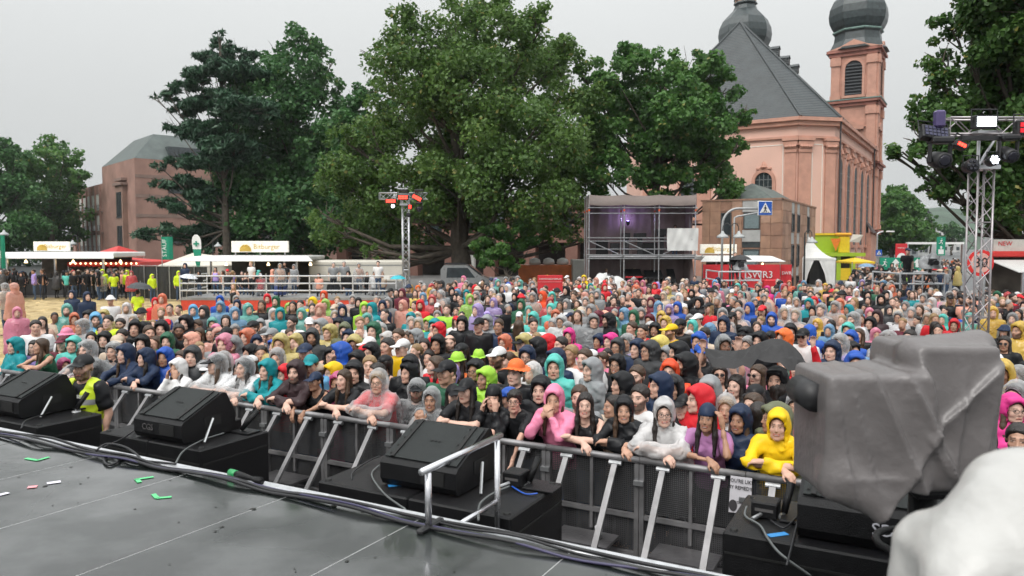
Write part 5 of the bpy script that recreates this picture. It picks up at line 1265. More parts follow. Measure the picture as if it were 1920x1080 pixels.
# ------------------------------------------------------------------ pit: front barrier
pitm = mat('pit_floor', (.02, .02, .022), .45, 0, .3, 2, .3, 8)
sheet('pit_floor', [tuple(stf(-14, SE - .05)[:2]), tuple(stf(6, SE - .05)[:2]), tuple(stf(6, 7.2)[:2]), tuple(stf(-14, 7.2)[:2])], .008, pitm)
BN, BZ = 6.45, 1.2
def perforated():
    m = mat('perforated_sheet', (.13, .13, .135), .4, .7, .2, 3)
    nt = m.node_tree; N, L = nt.nodes, nt.links; out_ = N['Material Output']; b = N['Principled BSDF']
    tc = N.new('ShaderNodeTexCoord'); mp = N.new('ShaderNodeMapping'); mp.inputs['Rotation'].default_value = (0, 0, SA); mp.inputs['Scale'].default_value = (55, 55, 55)
    L.new(tc.outputs['Object'], mp.inputs['Vector']); fr = N.new('ShaderNodeVectorMath'); fr.operation = 'FRACTION'; L.new(mp.outputs[0], fr.inputs[0])
    sb = N.new('ShaderNodeVectorMath'); sb.operation = 'SUBTRACT'; sb.inputs[1].default_value = (.5, .5, .5); L.new(fr.outputs[0], sb.inputs[0])
    ml = N.new('ShaderNodeVectorMath'); ml.operation = 'MULTIPLY'; ml.inputs[1].default_value = (1, 0, 1); L.new(sb.outputs[0], ml.inputs[0])
    ln = N.new('ShaderNodeVectorMath'); ln.operation = 'LENGTH'; L.new(ml.outputs[0], ln.inputs[0])
    lt = N.new('ShaderNodeMath'); lt.operation = 'LESS_THAN'; lt.inputs[1].default_value = .3; L.new(ln.outputs['Value'], lt.inputs[0])
    tr = N.new('ShaderNodeBsdfTransparent'); mx_ = N.new('ShaderNodeMixShader'); L.new(lt.outputs[0], mx_.inputs[0]); L.new(b.outputs[0], mx_.inputs[1]); L.new(tr.outputs[0], mx_.inputs[2]); L.new(mx_.outputs[0], out_.inputs['Surface'])
    return m
perf = perforated()
checker = mat('checker_plate', (.3, .29, .3), .35, .85, .25, 4, .4, 30)
barrier_alu = mat('barrier_aluminium', (.25, .245, .25), .55, .75, .3, 5, .1, 50)
def barrier_section(e0, n0, label, W=.935, step=True, group='front barrier sections', lower=perf):
    def P(e, n, z): return stf(e, n, z)
    t = thing('barrier_section', label, 'barrier', stf(e0 + W/2, n0), group); t.rotation_euler = (0, 0, 0)
    M = M_ST
    obj('top_rail', MB().tube([P(e0 + .004, n0, BZ), P(e0 + W - .004, n0, BZ)], .032, 12), barrier_alu, t, True)
    obj('end_post', MB().box((e0 + .003, n0 - .03, .05), (e0 + .045, n0 + .03, BZ - .032), M), barrier_alu, t)
    obj('end_post', MB().box((e0 + W - .045, n0 - .03, .05), (e0 + W - .003, n0 + .03, BZ - .032), M), barrier_alu, t)
    obj('middle_post', MB().box((e0 + W/2 - .015, n0 - .02, .5), (e0 + W/2 + .015, n0 + .02, BZ - .033), M), barrier_alu, t)
    obj('middle_rail', MB().box((e0 + .046, n0 - .025, .66), (e0 + W - .046, n0 + .02, .7), M), barrier_alu, t)
    obj('lower_rail', MB().box((e0 + .046, n0 - .025, .3), (e0 + W - .046, n0 + .02, .34), M), barrier_alu, t)
    obj('upper_sheet', MB().box((e0 + .046, n0 + .021, .71), (e0 + W - .046, n0 + .026, BZ - .034), M), lower, t)
    obj('lower_sheet', MB().box((e0 + .046, n0 + .021, .06), (e0 + W - .046, n0 + .026, .65), M), lower, t)
    for f in (.24, .76):
        e = e0 + W * f; w = .026
        obj('brace', MB().prism([P(e - w, n0 - .03, BZ - .05), P(e + w, n0 - .03, BZ - .05), P(e + w, n0 - .95, .04), P(e - w, n0 - .95, .04)], P(0, -.035, .0) - P(0, 0, 0)), barrier_alu, t)
        obj('hinge', MB().tube([P(e - .06, n0 - .035, BZ - .045), P(e + .06, n0 - .035, BZ - .045)], .022, 8), steel, t)
    obj('clamp', MB().box((e0 - .045, n0 - .06, .98), (e0 + .045, n0 - .03, 1.02), M), steel, t)
    if step: obj('step_plate', MB().box((e0 + .2, n0 - .38, .46), (e0 + W - .18, n0 - .04, .485), M), checker, t)
    obj('base_plate', MB().box((e0 + .02, n0 - 1.0, .012), (e0 + W - .02, n0 + .5, .035), M), checker, t)
    return t
for k in range(-5, 11):
    e0 = -2.11 - .935 * k - .935
    barrier_section(e0, BN, 'silver front barrier section with braces, between the pit and the crowd')
sheetw = mat('white_sheet_metal', (.6, .61, .63), .4, .3, .1, 2)
for k in range(15):
    barrier_section(-11.5 + k * .935, 18.0, 'pale wave-breaker barrier section standing inside the crowd', step=True, group='second barrier sections', lower=sheetw)

# ------------------------------------------------------------------ subwoofers and wedge speakers
cab = mat('speaker_black', (.006, .006, .007), .45, 0, .25, 14, .35, 160, spec=.32)
grille = mat('speaker_foam', (.02, .0235, .0235), .65, 0, .25, 20, .5, 220, spec=.35)
bar_rubber = mat('rubber_strip', (.008, .008, .008), .7)
letter_w = mat('stencil_white', (.55, .55, .6), .6); letter_d = mat('stencil_grey', (.09, .085, .085), .6)
SUBZ = 1.3
def subwoofer(e0, e1, n0, n1, label):
    t = thing('subwoofer', label, 'loudspeaker', stf((e0+e1)/2, (n0+n1)/2), 'subwoofer stacks in the pit')
    em = (e0 + e1) / 2
    for a, b in ((e0, em - .004), (em + .004, e1)):
        obj('cabinet', MB().box((a, n0, SUBZ/2 + .006), (b, n1, SUBZ), M_ST, bev=.012), cab, t)
        obj('cabinet', MB().box((a, n0, .02), (b, n1, SUBZ/2 - .006), M_ST, bev=.012), cab, t)
        obj('lid_rim', MB().box((a + .01, n0 - .006, SUBZ - .14), (b - .01, n0 - .001, SUBZ - .125), M_ST), bar_rubber, t)
        obj('handle', MB().box(((a+b)/2 - .14, n0 - .008, .95), ((a+b)/2 + .14, n0 - .001, 1.06), M_ST, bev=.003), bar_rubber, t)
    obj('side_rail', MB().box((e1 + .001, n0 + .02, SUBZ - .15), (e1 + .006, n1 - .02, SUBZ - .13), M_ST), bar_rubber, t)
    for e in (e0 + .06, e1 - .06):
        for n in (n0 + .06, n1 - .06): obj('stacking_foot', MB().lathe([(.028, 0), (.022, .012)], stf(e, n, SUBZ), 10), bar_rubber, t)
    return t
subwoofer(-9.5, -7.8, 4.36, 5.06, 'black subwoofer stack beside the guard in the pit')
subwoofer(-7.06, -5.6, 4.54, 5.36, 'black subwoofer stack carrying the second speaker, beyond the cable loops')
subwoofer(-4.06, -2.34, 4.38, 5.24, 'black subwoofer stack behind the silver handrail')
subwoofer(-1.02, .95, 4.82, 5.65, 'black subwoofer stack below the grey covered camera')
def wedge(e0, n0, w, label, word=None, lm=letter_d, flip=False, s=1.0):
    t = thing('wedge_speaker', label, 'loudspeaker', stf(e0 + w/2, n0 + .3, SUBZ), 'wedge speakers on the subwoofers')
    z = SUBZ + .014
    prof = [(0, 0), (-.03, .05), (-.03, .17), (.0, .2), (.44, .40), (.49, .395), (.60, .17), (.58, 0)]
    prof = [(a*s, b*s) for a, b in prof]
    obj('cabinet', MB().prism([stf(e0, n0 + a, z + b) for a, b in prof], stf(w, 0, 0) - stf(0, 0, 0)), cab, t)
    # foam front on the slanted face
    d = Vector((0, .44, .2)).normalized()
    def S(u, v, o=.0):   # point on the slope
        a = .0 + (.44) * v; b = .2 + .2 * v; return stf(e0 + u, n0 + (a - o*.414)*s, z + (b + o*.91)*s)
    obj('front_foam', MB().prism([S(.02*w/.74, .03, .004), S(w - .02, .03, .004), S(w - .02, .97, .004), S(.02, .97, .004)], S(0, 0, .012) - S(0, 0, .004)), grille, t)
    for u in (.075, w - .115):
        obj('mounting_strip', MB().prism([S(u, .02, .0165), S(u + .03, .02, .0165), S(u + .03, .98, .0165), S(u, .98, .0165)], S(0, 0, .008) - S(0, 0, 0)), bar_rubber, t)
        for k in range(5): obj('screw', MB().lathe([(.009, 0), (.005, .006)], S(u - .02, .1 + .2*k, .0165), 8), bar_rubber, t)
    for k in (-1, 0, 1): obj('logo_dot', MB().lathe([(.012, 0), (.009, .002)], S(w/2 + k*.035, .52, .0168), 8), bar_rubber, t)
    # side handle recess and foot
    obj('side_handle', MB().prism([stf(e0 + w + .001, n0 + .22, z + .1), stf(e0 + w + .001, n0 + .42, z + .1), stf(e0 + w + .001, n0 + .42, z + .2), stf(e0 + w + .001, n0 + .22, z + .2)], stf(.003, 0, 0)), bar_rubber, t)
    obj('connector_plate', MB().prism([stf(e0 + w*.55, n0 - .031, z + .06), stf(e0 + w*.85, n0 - .031, z + .06), stf(e0 + w*.85, n0 - .031, z + .16), stf(e0 + w*.55, n0 - .031, z + .16)], stf(0, -.006, 0)), bar_rubber, t)
    obj('prop_leg', MB().tube([stf(e0 + w + .03, n0 + .3, z + .18), stf(e0 + w + .12, n0 + .12, z)], .012, 6), steel, t)
    if word:
        M = Matrix.Translation(stf(e0 + w*(.55 if flip else .3), n0 - .034*s, z + .11*s)) @ Matrix.Rotation(-SA, 4, 'Z') @ Matrix.Rotation(R(90), 4, 'X')
        if flip: M = M @ Matrix.Rotation(math.pi, 4, 'Z')
        text('lettering', word, .085*s, M, lm, t)
    return t
wedge(-8.97, 4.48, .69, 'wedge speaker lying beside the guard, cut by the photo edge', 'CGS')
wedge(-6.56, 4.6, .68, 'wedge speaker standing beyond the cable loops on the stage', 'CGS')
wedge(-3.56, 4.56, .69, 'wedge speaker right behind the silver handrail')
wedge(-.58, 4.95, .95, 'wedge speaker with white stencil letters below the covered camera', 'CGS', letter_w, True, 1.25)

# devices on the subwoofers
blue_tape = mat('blue_tape', (.03, .25, .6), .5); cablem = mat('cable_black', (.014, .014, .016), .45); cable_grey = mat('cable_grey', (.12, .13, .13), .45)
def device(px, py, tx0, ty0, tx1, ty1, label, w=.15):
    p = atz(px, py, SUBZ); t = thing('junction_box', label, 'junction box', p)
    M = Matrix.Translation(p) @ Matrix.Rotation(-SA, 4, 'Z')
    obj('box', MB().box((-w/2, -w/2, .002), (w/2, w/2, .11), M, bev=.008), cab, t)
    obj('plug', MB().tube([M @ Vector((-.02, -w/2, .03)), M @ Vector((-.06, -w/2 - .09, .02))], .014, 8), steel, t)
    obj('base_tray', MB().box((w*.6, -w*.6, .002), (w*2.2, w*.5, .02), M, bev=.004), cab, t)
    obj('label_strip', MB().box((-w*.35, -w/2 - .002, .05), (w*.35, -w/2 - .0005, .07), M), letter_d, t)
    a = atz(tx0, ty0, SUBZ + .03); b = atY(tx1, ty1, a.y + .06)
    o = thing('microphone_tube', label.replace('junction box', 'microphone tube'), 'microphone', a)
    obj('tube', MB().tube([a, b], [.024, .028], 10), cab, o, True); obj('stand_foot', MB().lathe([(.05, 0), (.045, .012), (.012, .016), (.012, .05)], (a.x, a.y, SUBZ + .001), 10), steel, o)
device(128, 762, 143, 767, 164, 736, 'small black junction box beside the guard')
device(433, 806, 452, 806, 484, 770, 'small black junction box beside the second wedge speaker')
device(968, 908, 992, 903, 1010, 858, 'small black junction box behind the silver handrail', .16)
device(1436, 966, 1470, 962, 1484, 905, 'small black junction box below the yellow raincoat', .17)
def cable(pts, r, label, m=None, seg=7, n=6):
    P = [Vector(p) for p in pts]; out_ = []
    for i in range(len(P) - 1):
        p0, p1, p2, p3 = P[max(0, i-1)], P[i], P[i+1], P[min(len(P)-1, i+2)]
        for k in range(n):
            t = k/n; out_.append(.5*((2*p1) + (p2-p0)*t + (2*p0-5*p1+4*p2-p3)*t*t + (3*p1-p0-3*p2+p3)*t**3))
    out_.append(P[-1]); o = obj('cable', MB().tube(out_, r, seg), m or cablem, None, True)
    return tag(o, label, 'cable')
rn = random.Random(5)
for k in range(4):
    pts = []; off = -.012 - k*.026
    for i in range(34):
        e = -11.5 + i * .37; pts.append(stf(e, SE - .105 + off + .03*math.sin(i*.55 + k*1.3) + rn.uniform(-.02, .02), STAGE_Z + .014 + .012*((k*3 + i) % 3)))
    o = cable(pts, .008 if k % 3 else .011, 'one of the black cables bundled along the stage edge', cablem if k != 2 else mat('cable_violet', (.05, .045, .1), .35)); o['group'] = 'cables along the stage edge'
def sz(px, py, dz=.016): return atz(px, py, STAGE_Z + dz)
cable([sz(150, 838), sz(185, 848), sz(215, 850), sz(225, 862), sz(205, 872), sz(195, 862), sz(215, 852), sz(255, 862), sz(330, 870)], .009, 'loose cable loop lying on the stage edge')
cable([sz(180, 845, .03), sz(200, 832, .05), sz(235, 838, .04), sz(262, 858, .03), sz(250, 866, .02), sz(225, 856), sz(300, 872)], .008, 'upper cable coil draped over the stage edge')
cable([atz(196, 838, STAGE_Z), atz(230, 822, SUBZ + .1), atz(255, 805, SUBZ + .02), atz(272, 800, SUBZ + .02)], .008, 'black cable running up to the second wedge speaker')
cable([atz(40, 803, STAGE_Z), atz(50, 788, SUBZ + .1), atz(90, 775, SUBZ + .02), atz(118, 766, SUBZ + .03)], .008, 'black cable running up to the first subwoofer')
cable([atz(330, 868, STAGE_Z), atz(345, 845, SUBZ + .08), atz(380, 825, SUBZ + .02), atz(420, 812, SUBZ + .03)], .008, 'grey cable rising to the second junction box', cable_grey)
cable([atz(760, 955, STAGE_Z), atz(720, 925, SUBZ + .1), atz(697, 890, SUBZ + .02), atz(712, 872, SUBZ + .02)], .007, 'thin cable rising to the third wedge speaker', cable_grey)
cable([atz(660, 900, SUBZ), atz(662, 885, SUBZ + .02), atz(690, 865, SUBZ + .03), atz(712, 855, SUBZ + .04)], .007, 'black cable beside the third wedge speaker')
cable([atz(897, 975, STAGE_Z - .05), atz(900, 945, SUBZ + .06), atz(925, 925, SUBZ + .03), atz(955, 912, SUBZ + .03)], .009, 'thick grey cable looping to the third junction box', cable_grey)
cable([atz(960, 912, SUBZ + .02), atz(985, 926, SUBZ + .01), atz(1008, 925, SUBZ + .02)], .006, 'bright blue cable beside the third junction box', mat('cable_blue', (.02, .1, .5), .4))
cable([atz(1400, 950, SUBZ + .04), atz(1398, 968, SUBZ + .02), atz(1425, 985, SUBZ + .02), atz(1440, 1010, SUBZ + .02), atz(1465, 1040, SUBZ + .02), atz(1520, 1080, SUBZ - .1)], .008, 'grey cable trailing from the fourth junction box', cable_grey)
cable([atz(1445, 975, SUBZ + .02), atz(1470, 990, SUBZ + .02), atz(1495, 970, SUBZ + .03), atz(1490, 1000, SUBZ + .02), atz(1475, 1060, SUBZ)], .007, 'black cable looping beside the fourth junction box')
for p_, lab in (((1458, 1003), 'piece of bright blue tape on the fourth subwoofer'), ((745, 910), 'piece of bright blue tape beside the third wedge speaker')):
    a = atz(*p_, SUBZ); M = Matrix.Translation(a) @ Matrix.Rotation(.3, 4, 'Z'); o = obj('blue_tape', MB().box((-.07, -.025, .001), (.07, .025, .004), M), blue_tape); tag(o, lab, 'tape')
# green ended connector on the stage edge
a, b, c = sz(432, 886, .03), sz(455, 893, .03), sz(490, 902, .03)
cn_ = thing('cable_connector', 'black connector with green rings lying on the stage edge', 'connector', a)
obj('green_ring', MB().tube([a, a.lerp(b, .5)], .028, 10), mat('green_ring', (.03, .3, .1), .4), cn_, True); obj('plug_body', MB().tube([a.lerp(b, .5), b, b.lerp(c, .5), c], [.026, .026, .016, .03], 10), cab, cn_, True)
# silver handrail piece
hr = thing('handrail', 'short silver tube handrail at the stage edge', 'handrail', atz(775, 1000, STAGE_Z))
n0, n1, eh = 3.52, 4.34, -2.42
rail_alu = mat('tube_aluminium', (.72, .72, .75), .25, .95, .1, 8)
obj('top_tube', MB().tube([stf(eh, n0 - .07, 1.86), stf(eh, n1 + .05, 1.86)], .021, 14), rail_alu, hr, True)
obj('post', MB().tube([stf(eh, n0, 1.50), stf(eh, n0, 1.84)], .02, 14), rail_alu, hr, True)
obj('post', MB().tube([stf(eh, n1, .9), stf(eh, n1, 1.84)], .02, 14), rail_alu, hr, True)
obj('lower_tube', MB().tube([stf(eh, SE + .05, 1.42), stf(eh, n1 - .03, 1.42)], .018, 12), rail_alu, hr, True)
obj('floor_clamp', MB().box((eh - .022, n0 - .1, STAGE_Z + .002), (eh + .022, n0 + .14, STAGE_Z + .035), M_ST, bev=.01), black, hr)

# paper sign on the barrier
a = stf(0, 0); 
def on_barrier(px, py):
    """point on the stage-side face of the front barrier"""
    d = ray(px, py); nn = Vector((SS, SC, 0)); t = (BN - .045) / (d.x * nn.x + d.y * nn.y); return Vector((d.x*t, d.y*t, CAM_H + d.z*t))
p0, p1, p2, p3 = on_barrier(1370, 892), on_barrier(1410, 897), on_barrier(1408, 965), on_barrier(1366, 960)
pm = thing('paper_sign', 'hand-lettered white fan sign hung on the front barrier', 'sign', (p3.x, p3.y, p3.z))
obj('sheet', MB().prism([p3, p2, p1, p0], Vector((SS, SC, 0)) * .004), mat('paper_white', (.68, .66, .7), .6, 0, .06), pm)
cx_ = (p0 + p1 + p2 + p3) / 4; hgt = p0.z - p3.z
def sign_text(s, dz, size):
    M = Matrix.Translation(cx_ + Vector((-SS, -SC, 0)) * .006 + Vector((0, 0, dz))) @ Matrix.Rotation(-SA, 4, 'Z') @ Matrix.Rotation(R(90), 4, 'X'); text('lettering', s, size, M, kprint, pm, depth=.001, sx=.85)
sign_text("YOU'RE LIKE", hgt*.38, .045); sign_text('MY REMEDY!', hgt*.2, .045); sign_text('CONNY', -hgt*.2, .03)
hd = cx_ + Vector((-SS, -SC, 0)) * .006 + Vector((-SC*.06, SS*.06, -hgt*.3)); obj('portrait_print', MB().prism([hd + Vector((SC*.035*math.cos(t), -SS*.035*math.cos(t), .05*math.sin(t))) for t in [k*.5236 for k in range(12)]], Vector((SS, SC, 0))*.002), mat('print_grey', (.06, .055, .06), .6), pm)
p = stf(-2.11 - .32, BN - .2, .487); o = obj('plastic_cup', MB().lathe([(.028, 0), (.036, .11), (.034, .11), (.026, .005)], p, 14), mat('clear_plastic', (.6, .6, .62), .15), None, True); tag(o, 'clear plastic cup standing on the barrier step', 'cup')

# ------------------------------------------------------------------ covered camera in the foreground
def fold(P, s, f):
    x, y, z = P[..., 0], P[..., 1], P[..., 2]
    a = np.sin((x*1.0 + z*.75)*f + 1.3*np.sin(z*f*.4 + 1) + s); b = np.sin((x*.6 - z*1.1 + y*.5)*f*.8 + 1.7*np.sin(x*f*.35) + 2*s)
    c = np.sin((x*1.8 + y*1.5 + z*.2)*f*1.3 + 3*s)
    return (1 - np.abs(a))*.5 + (1 - np.abs(b))*.35 + .15*c
YC = 3.45
def CP(px, py, dy=0.0): p = atY(px, py, YC); return np.array([p.x, YC + dy, p.z])
def grey_cover(P):
    yc = 0.02
    body = rbox(P, CP(1610, 800) + [0, .0, 0], (.225, .2, .27), .02)
    body2 = rbox(P, CP(1760, 770) + [0, .06, 0], (.18, .22, .32), .022)
    d = smin(body, body2, .03)
    hump = cap(P, CP(1700, 655, -.05), CP(1835, 650, .02), .055, .075); d = smin(d, hump, .06)
    brim = cap(P, CP(1835, 655, .0), CP(1875, 668, .05), .05, .028); d = smin(d, brim, .04)
    hem = cap(P, CP(1545, 880, -.16), CP(1622, 945, -.2), .06, .03); d = smin(d, hem, .09)
    hem2 = cap(P, CP(1700, 870, -.1), CP(1775, 895, -.02), .07, .03); d = smin(d, hem2, .07)
    def pleat(p0, p1, a_, w0=.012, w1=.06):
        A_, B_ = CP(*p0)[[0, 2]], CP(*p1)[[0, 2]]; q = P[..., [0, 2]] - A_; u = B_ - A_; L_ = np.linalg.norm(u); u = u / L_
        t = q @ u / L_; s = q[..., 0]*u[1] - q[..., 1]*u[0]; e = np.clip(np.minimum(t + .15, 1.15 - t) / .3, 0, 1)
        return a_ * e * np.where(s > 0, np.exp(-s / w1), np.exp(s / w0))
    for p0, p1, a_ in (((1600, 690), (1690, 900), .03), ((1660, 690), (1765, 905), .034), ((1710, 790), (1840, 670), .035), ((1532, 720), (1560, 920), .02), ((1705, 800), (1618, 960), .028), ((1835, 690), (1800, 870), .022), ((1560, 700), (1600, 880), .016), ((1740, 880), (1690, 800), .02), ((1690, 660), (1720, 790), .03), ((1545, 868), (1650, 872), .012), ((1770, 700), (1750, 860), .018)):
        d = d - pleat(p0, p1, a_)
    d = d - .005 * fold(P, .7, 13) - .001 * fold(P, 2.1, 44)
    # slanted open hem
    x, z = P[..., 0], P[..., 2]
    zl = np.interp(x, [CP(1490, 0)[0], CP(1525, 0)[0], CP(1622, 0)[0], CP(1680, 0)[0], CP(1775, 0)[0], CP(1840, 0)[0]],
                   [CP(0, 898)[2], CP(0, 912)[2], CP(0, 968)[2], CP(0, 895)[2], CP(0, 915)[2], CP(0, 850)[2]])
    return smax(d, zl - z, .012)
a, b = CP(1450, 1000, -.35), CP(1920, 590, .4)
V, Q = snets(grey_cover, (a[0], YC - .45, a[2]), (b[0], YC + .45, b[2]), .011)
cvm = mat('grey_rain_cover', (.14, .128, .127), .36, 0, .1, 5, .15, 30, spec=.6)
cam_t = thing('covered_camera', 'large broadcast camera under a crumpled grey rain cover in the foreground', 'camera', (CP(1690, 0)[0], YC, 0))
o = bpy.data.objects.new('rain_cover', np_mesh('rain_cover', V, Q, cvm)); link(o, cam_t)
obj('lens_hood', MB().tube([Vector(CP(1512, 738, -.1)), Vector(CP(1520, 738, .12))], [.066, .07], 18), black, cam_t, True)
cxm = CP(1690, 0)[0]
cxm = CP(1772, 0)[0]
obj('pedestal', MB().tube([(cxm, YC + .05, 0), (cxm, YC + .05, 2.05)], [.11, .06], 14), cab, cam_t, True)
obj('pan_head', MB().box((cxm - .12, YC - .1, 1.98), (cxm + .12, YC + .2, 2.14), bev=.03), cab, cam_t)
for k, dx in enumerate((-.24, .3)):
    obj('steering_ring', MB().tube([(cxm + dx, YC - .1, .05), (cxm + dx*.4, YC, 1.75)], .03, 8), cab, cam_t)
ring = [(cxm + .2*math.cos(t*.3927), YC + .05 + .2*math.sin(t*.3927), 1.72) for t in range(17)]
obj('steering_wheel', MB().tube(ring, .018, 8, cap=False), cab, cam_t, True)
# white covered thing in the near corner
YW = 1.35
def WP(px, py, dy=0.0): p = atY(px, py, YW); return np.array([p.x, YW + dy, p.z])
def white_cover(P):
    d = cap(P, WP(1830, 1055), WP(1990, 985, .1), .08, .105)
    d = smin(d, cap(P, WP(1775, 1085, -.05), WP(1900, 1160), .06, .13), .06)
    d = smin(d, rbox(P, WP(1945, 1170, .05), (.19, .14, .16), .06), .06)
    return d - .03 * fold(P, 3.1, 9) - .004 * fold(P, .4, 30)
a, b = WP(1640, 1330), WP(2160, 780)
V, Q = snets(white_cover, (a[0], YW - .3, a[2]), (b[0], YW + .35, b[2]), .009)
wc = thing('covered_monitor', 'white plastic cover over equipment in the near corner', 'covered equipment', (WP(1900, 0)[0], YW, 0))
o = bpy.data.objects.new('white_cover', np_mesh('white_cover', V, Q, mat('white_plastic_cover', (.46, .455, .44), .35, 0, .1, 6, .2, 30))); link(o, wc)
xw = WP(1930, 0)[0]; obj('stand', MB().tube([(xw, YW, STAGE_Z), (xw, YW, 2.45)], .03, 10), black, wc); obj('stand_base', MB().lathe([(.22, 0), (.2, .02), (.03, .05)], (xw, YW, STAGE_Z + .001), 16), black, wc)
# side deck the stand is standing on
tag(obj('stage_wing', MB().box((.46, -.5, 1.3), (2.6, 1.9, STAGE_Z)), deck_mat), kind='structure')

# rain tarp held over heads
tp = [atY(1322, 654, 8.6), atY(1402, 656, 8.5), atY(1425, 640, 8.4), atY(1480, 633, 8.3), atY(1512, 668, 8.1), atY(1525, 690, 8.0), atY(1450, 668, 8.0), atY(1400, 668, 8.2), atY(1345, 668, 8.3)]
vs = []; nx = 14; up_ = [tp[0], tp[1], tp[2], tp[3], tp[4], tp[5]]; dn = [atY(1325, 660, 8.4), atY(1360, 671, 8.3), atY(1402, 668, 8.2), atY(1438, 652, 8.1), atY(1482, 672, 8.0), atY(1516, 698, 7.9)]
ny = 5
def pl(L_, f): i = min(len(L_) - 2, int(f*(len(L_)-1))); return L_[i].lerp(L_[i+1], f*(len(L_)-1) - i)
for i in range(nx + 1):
    for j in range(ny + 1):
        f, g_ = i/nx, j/ny; A, B = pl(up_, f) + Vector((0, .1, 0)), pl(dn, f) + Vector((0, 0, -.05)); p = A.lerp(B, g_); p.z += .05*math.sin(i*2.1 + j)*math.sin(g_*3.14) - .03*abs(math.sin(i*.9)) - .08*(g_ > .99)*abs(math.sin(i*1.3)); vs.append(p)
o = obj('rain_tarp', MB().add(vs, [(i*(ny+1)+j, (i+1)*(ny+1)+j, (i+1)*(ny+1)+j+1, i*(ny+1)+j+1) for i in range(nx) for j in range(ny)]), mat('dark_tarp', (.022, .021, .022), .65, 0, .25, 6, .5, 9), None, True)
tag(o, 'dark grey rain tarp held over heads by people in the crowd', 'tarp')

# wet leaf scraps and grit on the deck
mbd = MB(); rd = random.Random(9)
for k in range(150):
    e, n = rd.uniform(-6.5, 0), SE - .15 - rd.random()**1.6*3.0; c = stf(e, n, STAGE_Z); c = Vector(deck_tilt(c)); r_ = rd.uniform(.003, .011) * (2.2 if k % 9 == 0 else 1); a0 = rd.random()*6
    mbd.add([c + Vector((math.cos(a0 + t)*r_*rd.uniform(.5, 1.5), math.sin(a0 + t)*r_*rd.uniform(.5, 1.5), .0026)) for t in (0, 1.2, 2.5, 3.8, 5.0)] + [c + Vector((0, 0, .004))], [(0, 1, 5), (1, 2, 5), (2, 3, 5), (3, 4, 5), (4, 0, 5)])
tag(obj('leaf_litter', mbd, mat('wet_leaf_dark', (.012, .013, .01), .5)), 'dark wet leaf scraps scattered on the stage deck', 'leaf litter', kind='stuff')
# ------------------------------------------------------------------ people
CC = {'k': ('black', (.0105, .011, .013)), 'K': ('dark grey', (.045, .047, .05)), 'n': ('navy', (.015, .028, .065)), 'b': ('royal blue', (.02, .085, .40)), 's': ('sky blue', (.13, .36, .60)),
      't': ('teal', (.01, .24, .27)), 'e': ('turquoise', (.10, .48, .42)), 'g': ('dark green', (.025, .11, .06)), 'l': ('lime green', (.35, .66, .06)), 'y': ('pale yellow', (.66, .53, .14)), 'Y': ('bright yellow', (.80, .52, .01)),
      'o': ('orange', (.80, .17, .04)), 'O': ('orange-red', (.75, .08, .025)), 'r': ('red', (.62, .02, .03)), 'R': ('burgundy', (.13, .02, .035)), 'p': ('pink', (.78, .24, .38)), 'm': ('hot pink', (.66, .04, .24)),
      'v': ('lavender', (.40, .30, .66)), 'w': ('white', (.72, .71, .71)), 'W': ('clear', (.68, .69, .70)), 'G': ('grey', (.27, .28, .29)), 'c': ('beige', (.55, .44, .34)), 'B': ('dark brown', (.045, .027, .03)), 'a': ('peach', (.76, .36, .27)),
      'L': ('neon yellow', (.62, .80, .03)), 'V': ('olive green', (.14, .15, .09)), 'U': ('mauve', (.36, .16, .33))}
def ridge(m, st):
    for n in m.node_tree.nodes:
        if n.type == 'BUMP': n.inputs['Strength'].default_value = st; n.inputs['Distance'].default_value = .03; z = n.inputs['Height'].links[0].from_node; z.noise_type = 'RIDGED_MULTIFRACTAL'; z.inputs['Detail'].default_value = 2.5; z.inputs['Distortion'].default_value = .6
def cloth_mat(c):
    n, col = CC[c]; nm = 'cloth_' + n.replace(' ', '_').replace('-', '_')
    if nm in MATS: return MATS[nm]
    m = mat(nm, col, .6, 0, .16, 4, .6, 8, spec=.22, coat=.14); ridge(m, .5)
    return m
def poncho_mat(c):
    n, col = CC[c]; nm = 'poncho_' + n.replace(' ', '_').replace('-', '_')
    if nm in MATS: return MATS[nm]
    m = mat(nm, tuple(min(.85, x * .85 + .10) for x in col), .2, 0, .10, 6, .9, 13, spec=.7); ridge(m, .9)
    nt = m.node_tree; N, L = nt.nodes, nt.links; b = N['Principled BSDF']; o = N['Material Output']
    tl = N.new('ShaderNodeBsdfTranslucent'); tl.inputs['Color'].default_value = (*[min(.95, x + .12) for x in col], 1)
    tr = N.new('ShaderNodeBsdfTransparent'); tr.inputs['Color'].default_value = (*[.55 + .45*min(1, x*1.3) for x in col], 1)
    m1 = N.new('ShaderNodeMixShader'); m1.inputs[0].default_value = .3; L.new(b.outputs[0], m1.inputs[1]); L.new(tl.outputs[0], m1.inputs[2])
    m2 = N.new('ShaderNodeMixShader'); m2.inputs[0].default_value = .48 if c in 'W' else (.25 if c == 'w' else .22)
    lw = N.new('ShaderNodeLayerWeight'); lw.inputs[0].default_value = .35; sub = N.new('ShaderNodeMath'); sub.operation = 'MULTIPLY_ADD'; sub.inputs[1].default_value = -.6; sub.inputs[2].default_value = (.78 if c == 'W' else (.34 if c == 'w' else .32))
    L.new(lw.outputs['Facing'], sub.inputs[0]); cl = N.new('ShaderNodeClamp'); L.new(sub.outputs[0], cl.inputs[0]); L.new(cl.outputs[0], m2.inputs[0])
    L.new(m1.outputs[0], m2.inputs[1]); L.new(tr.outputs[0], m2.inputs[2]); L.new(m2.outputs[0], o.inputs['Surface'])
    return m
SKINS = [(.60, .36, .27), (.66, .42, .33), (.52, .30, .21), (.40, .22, .145), (.22, .11, .07)]
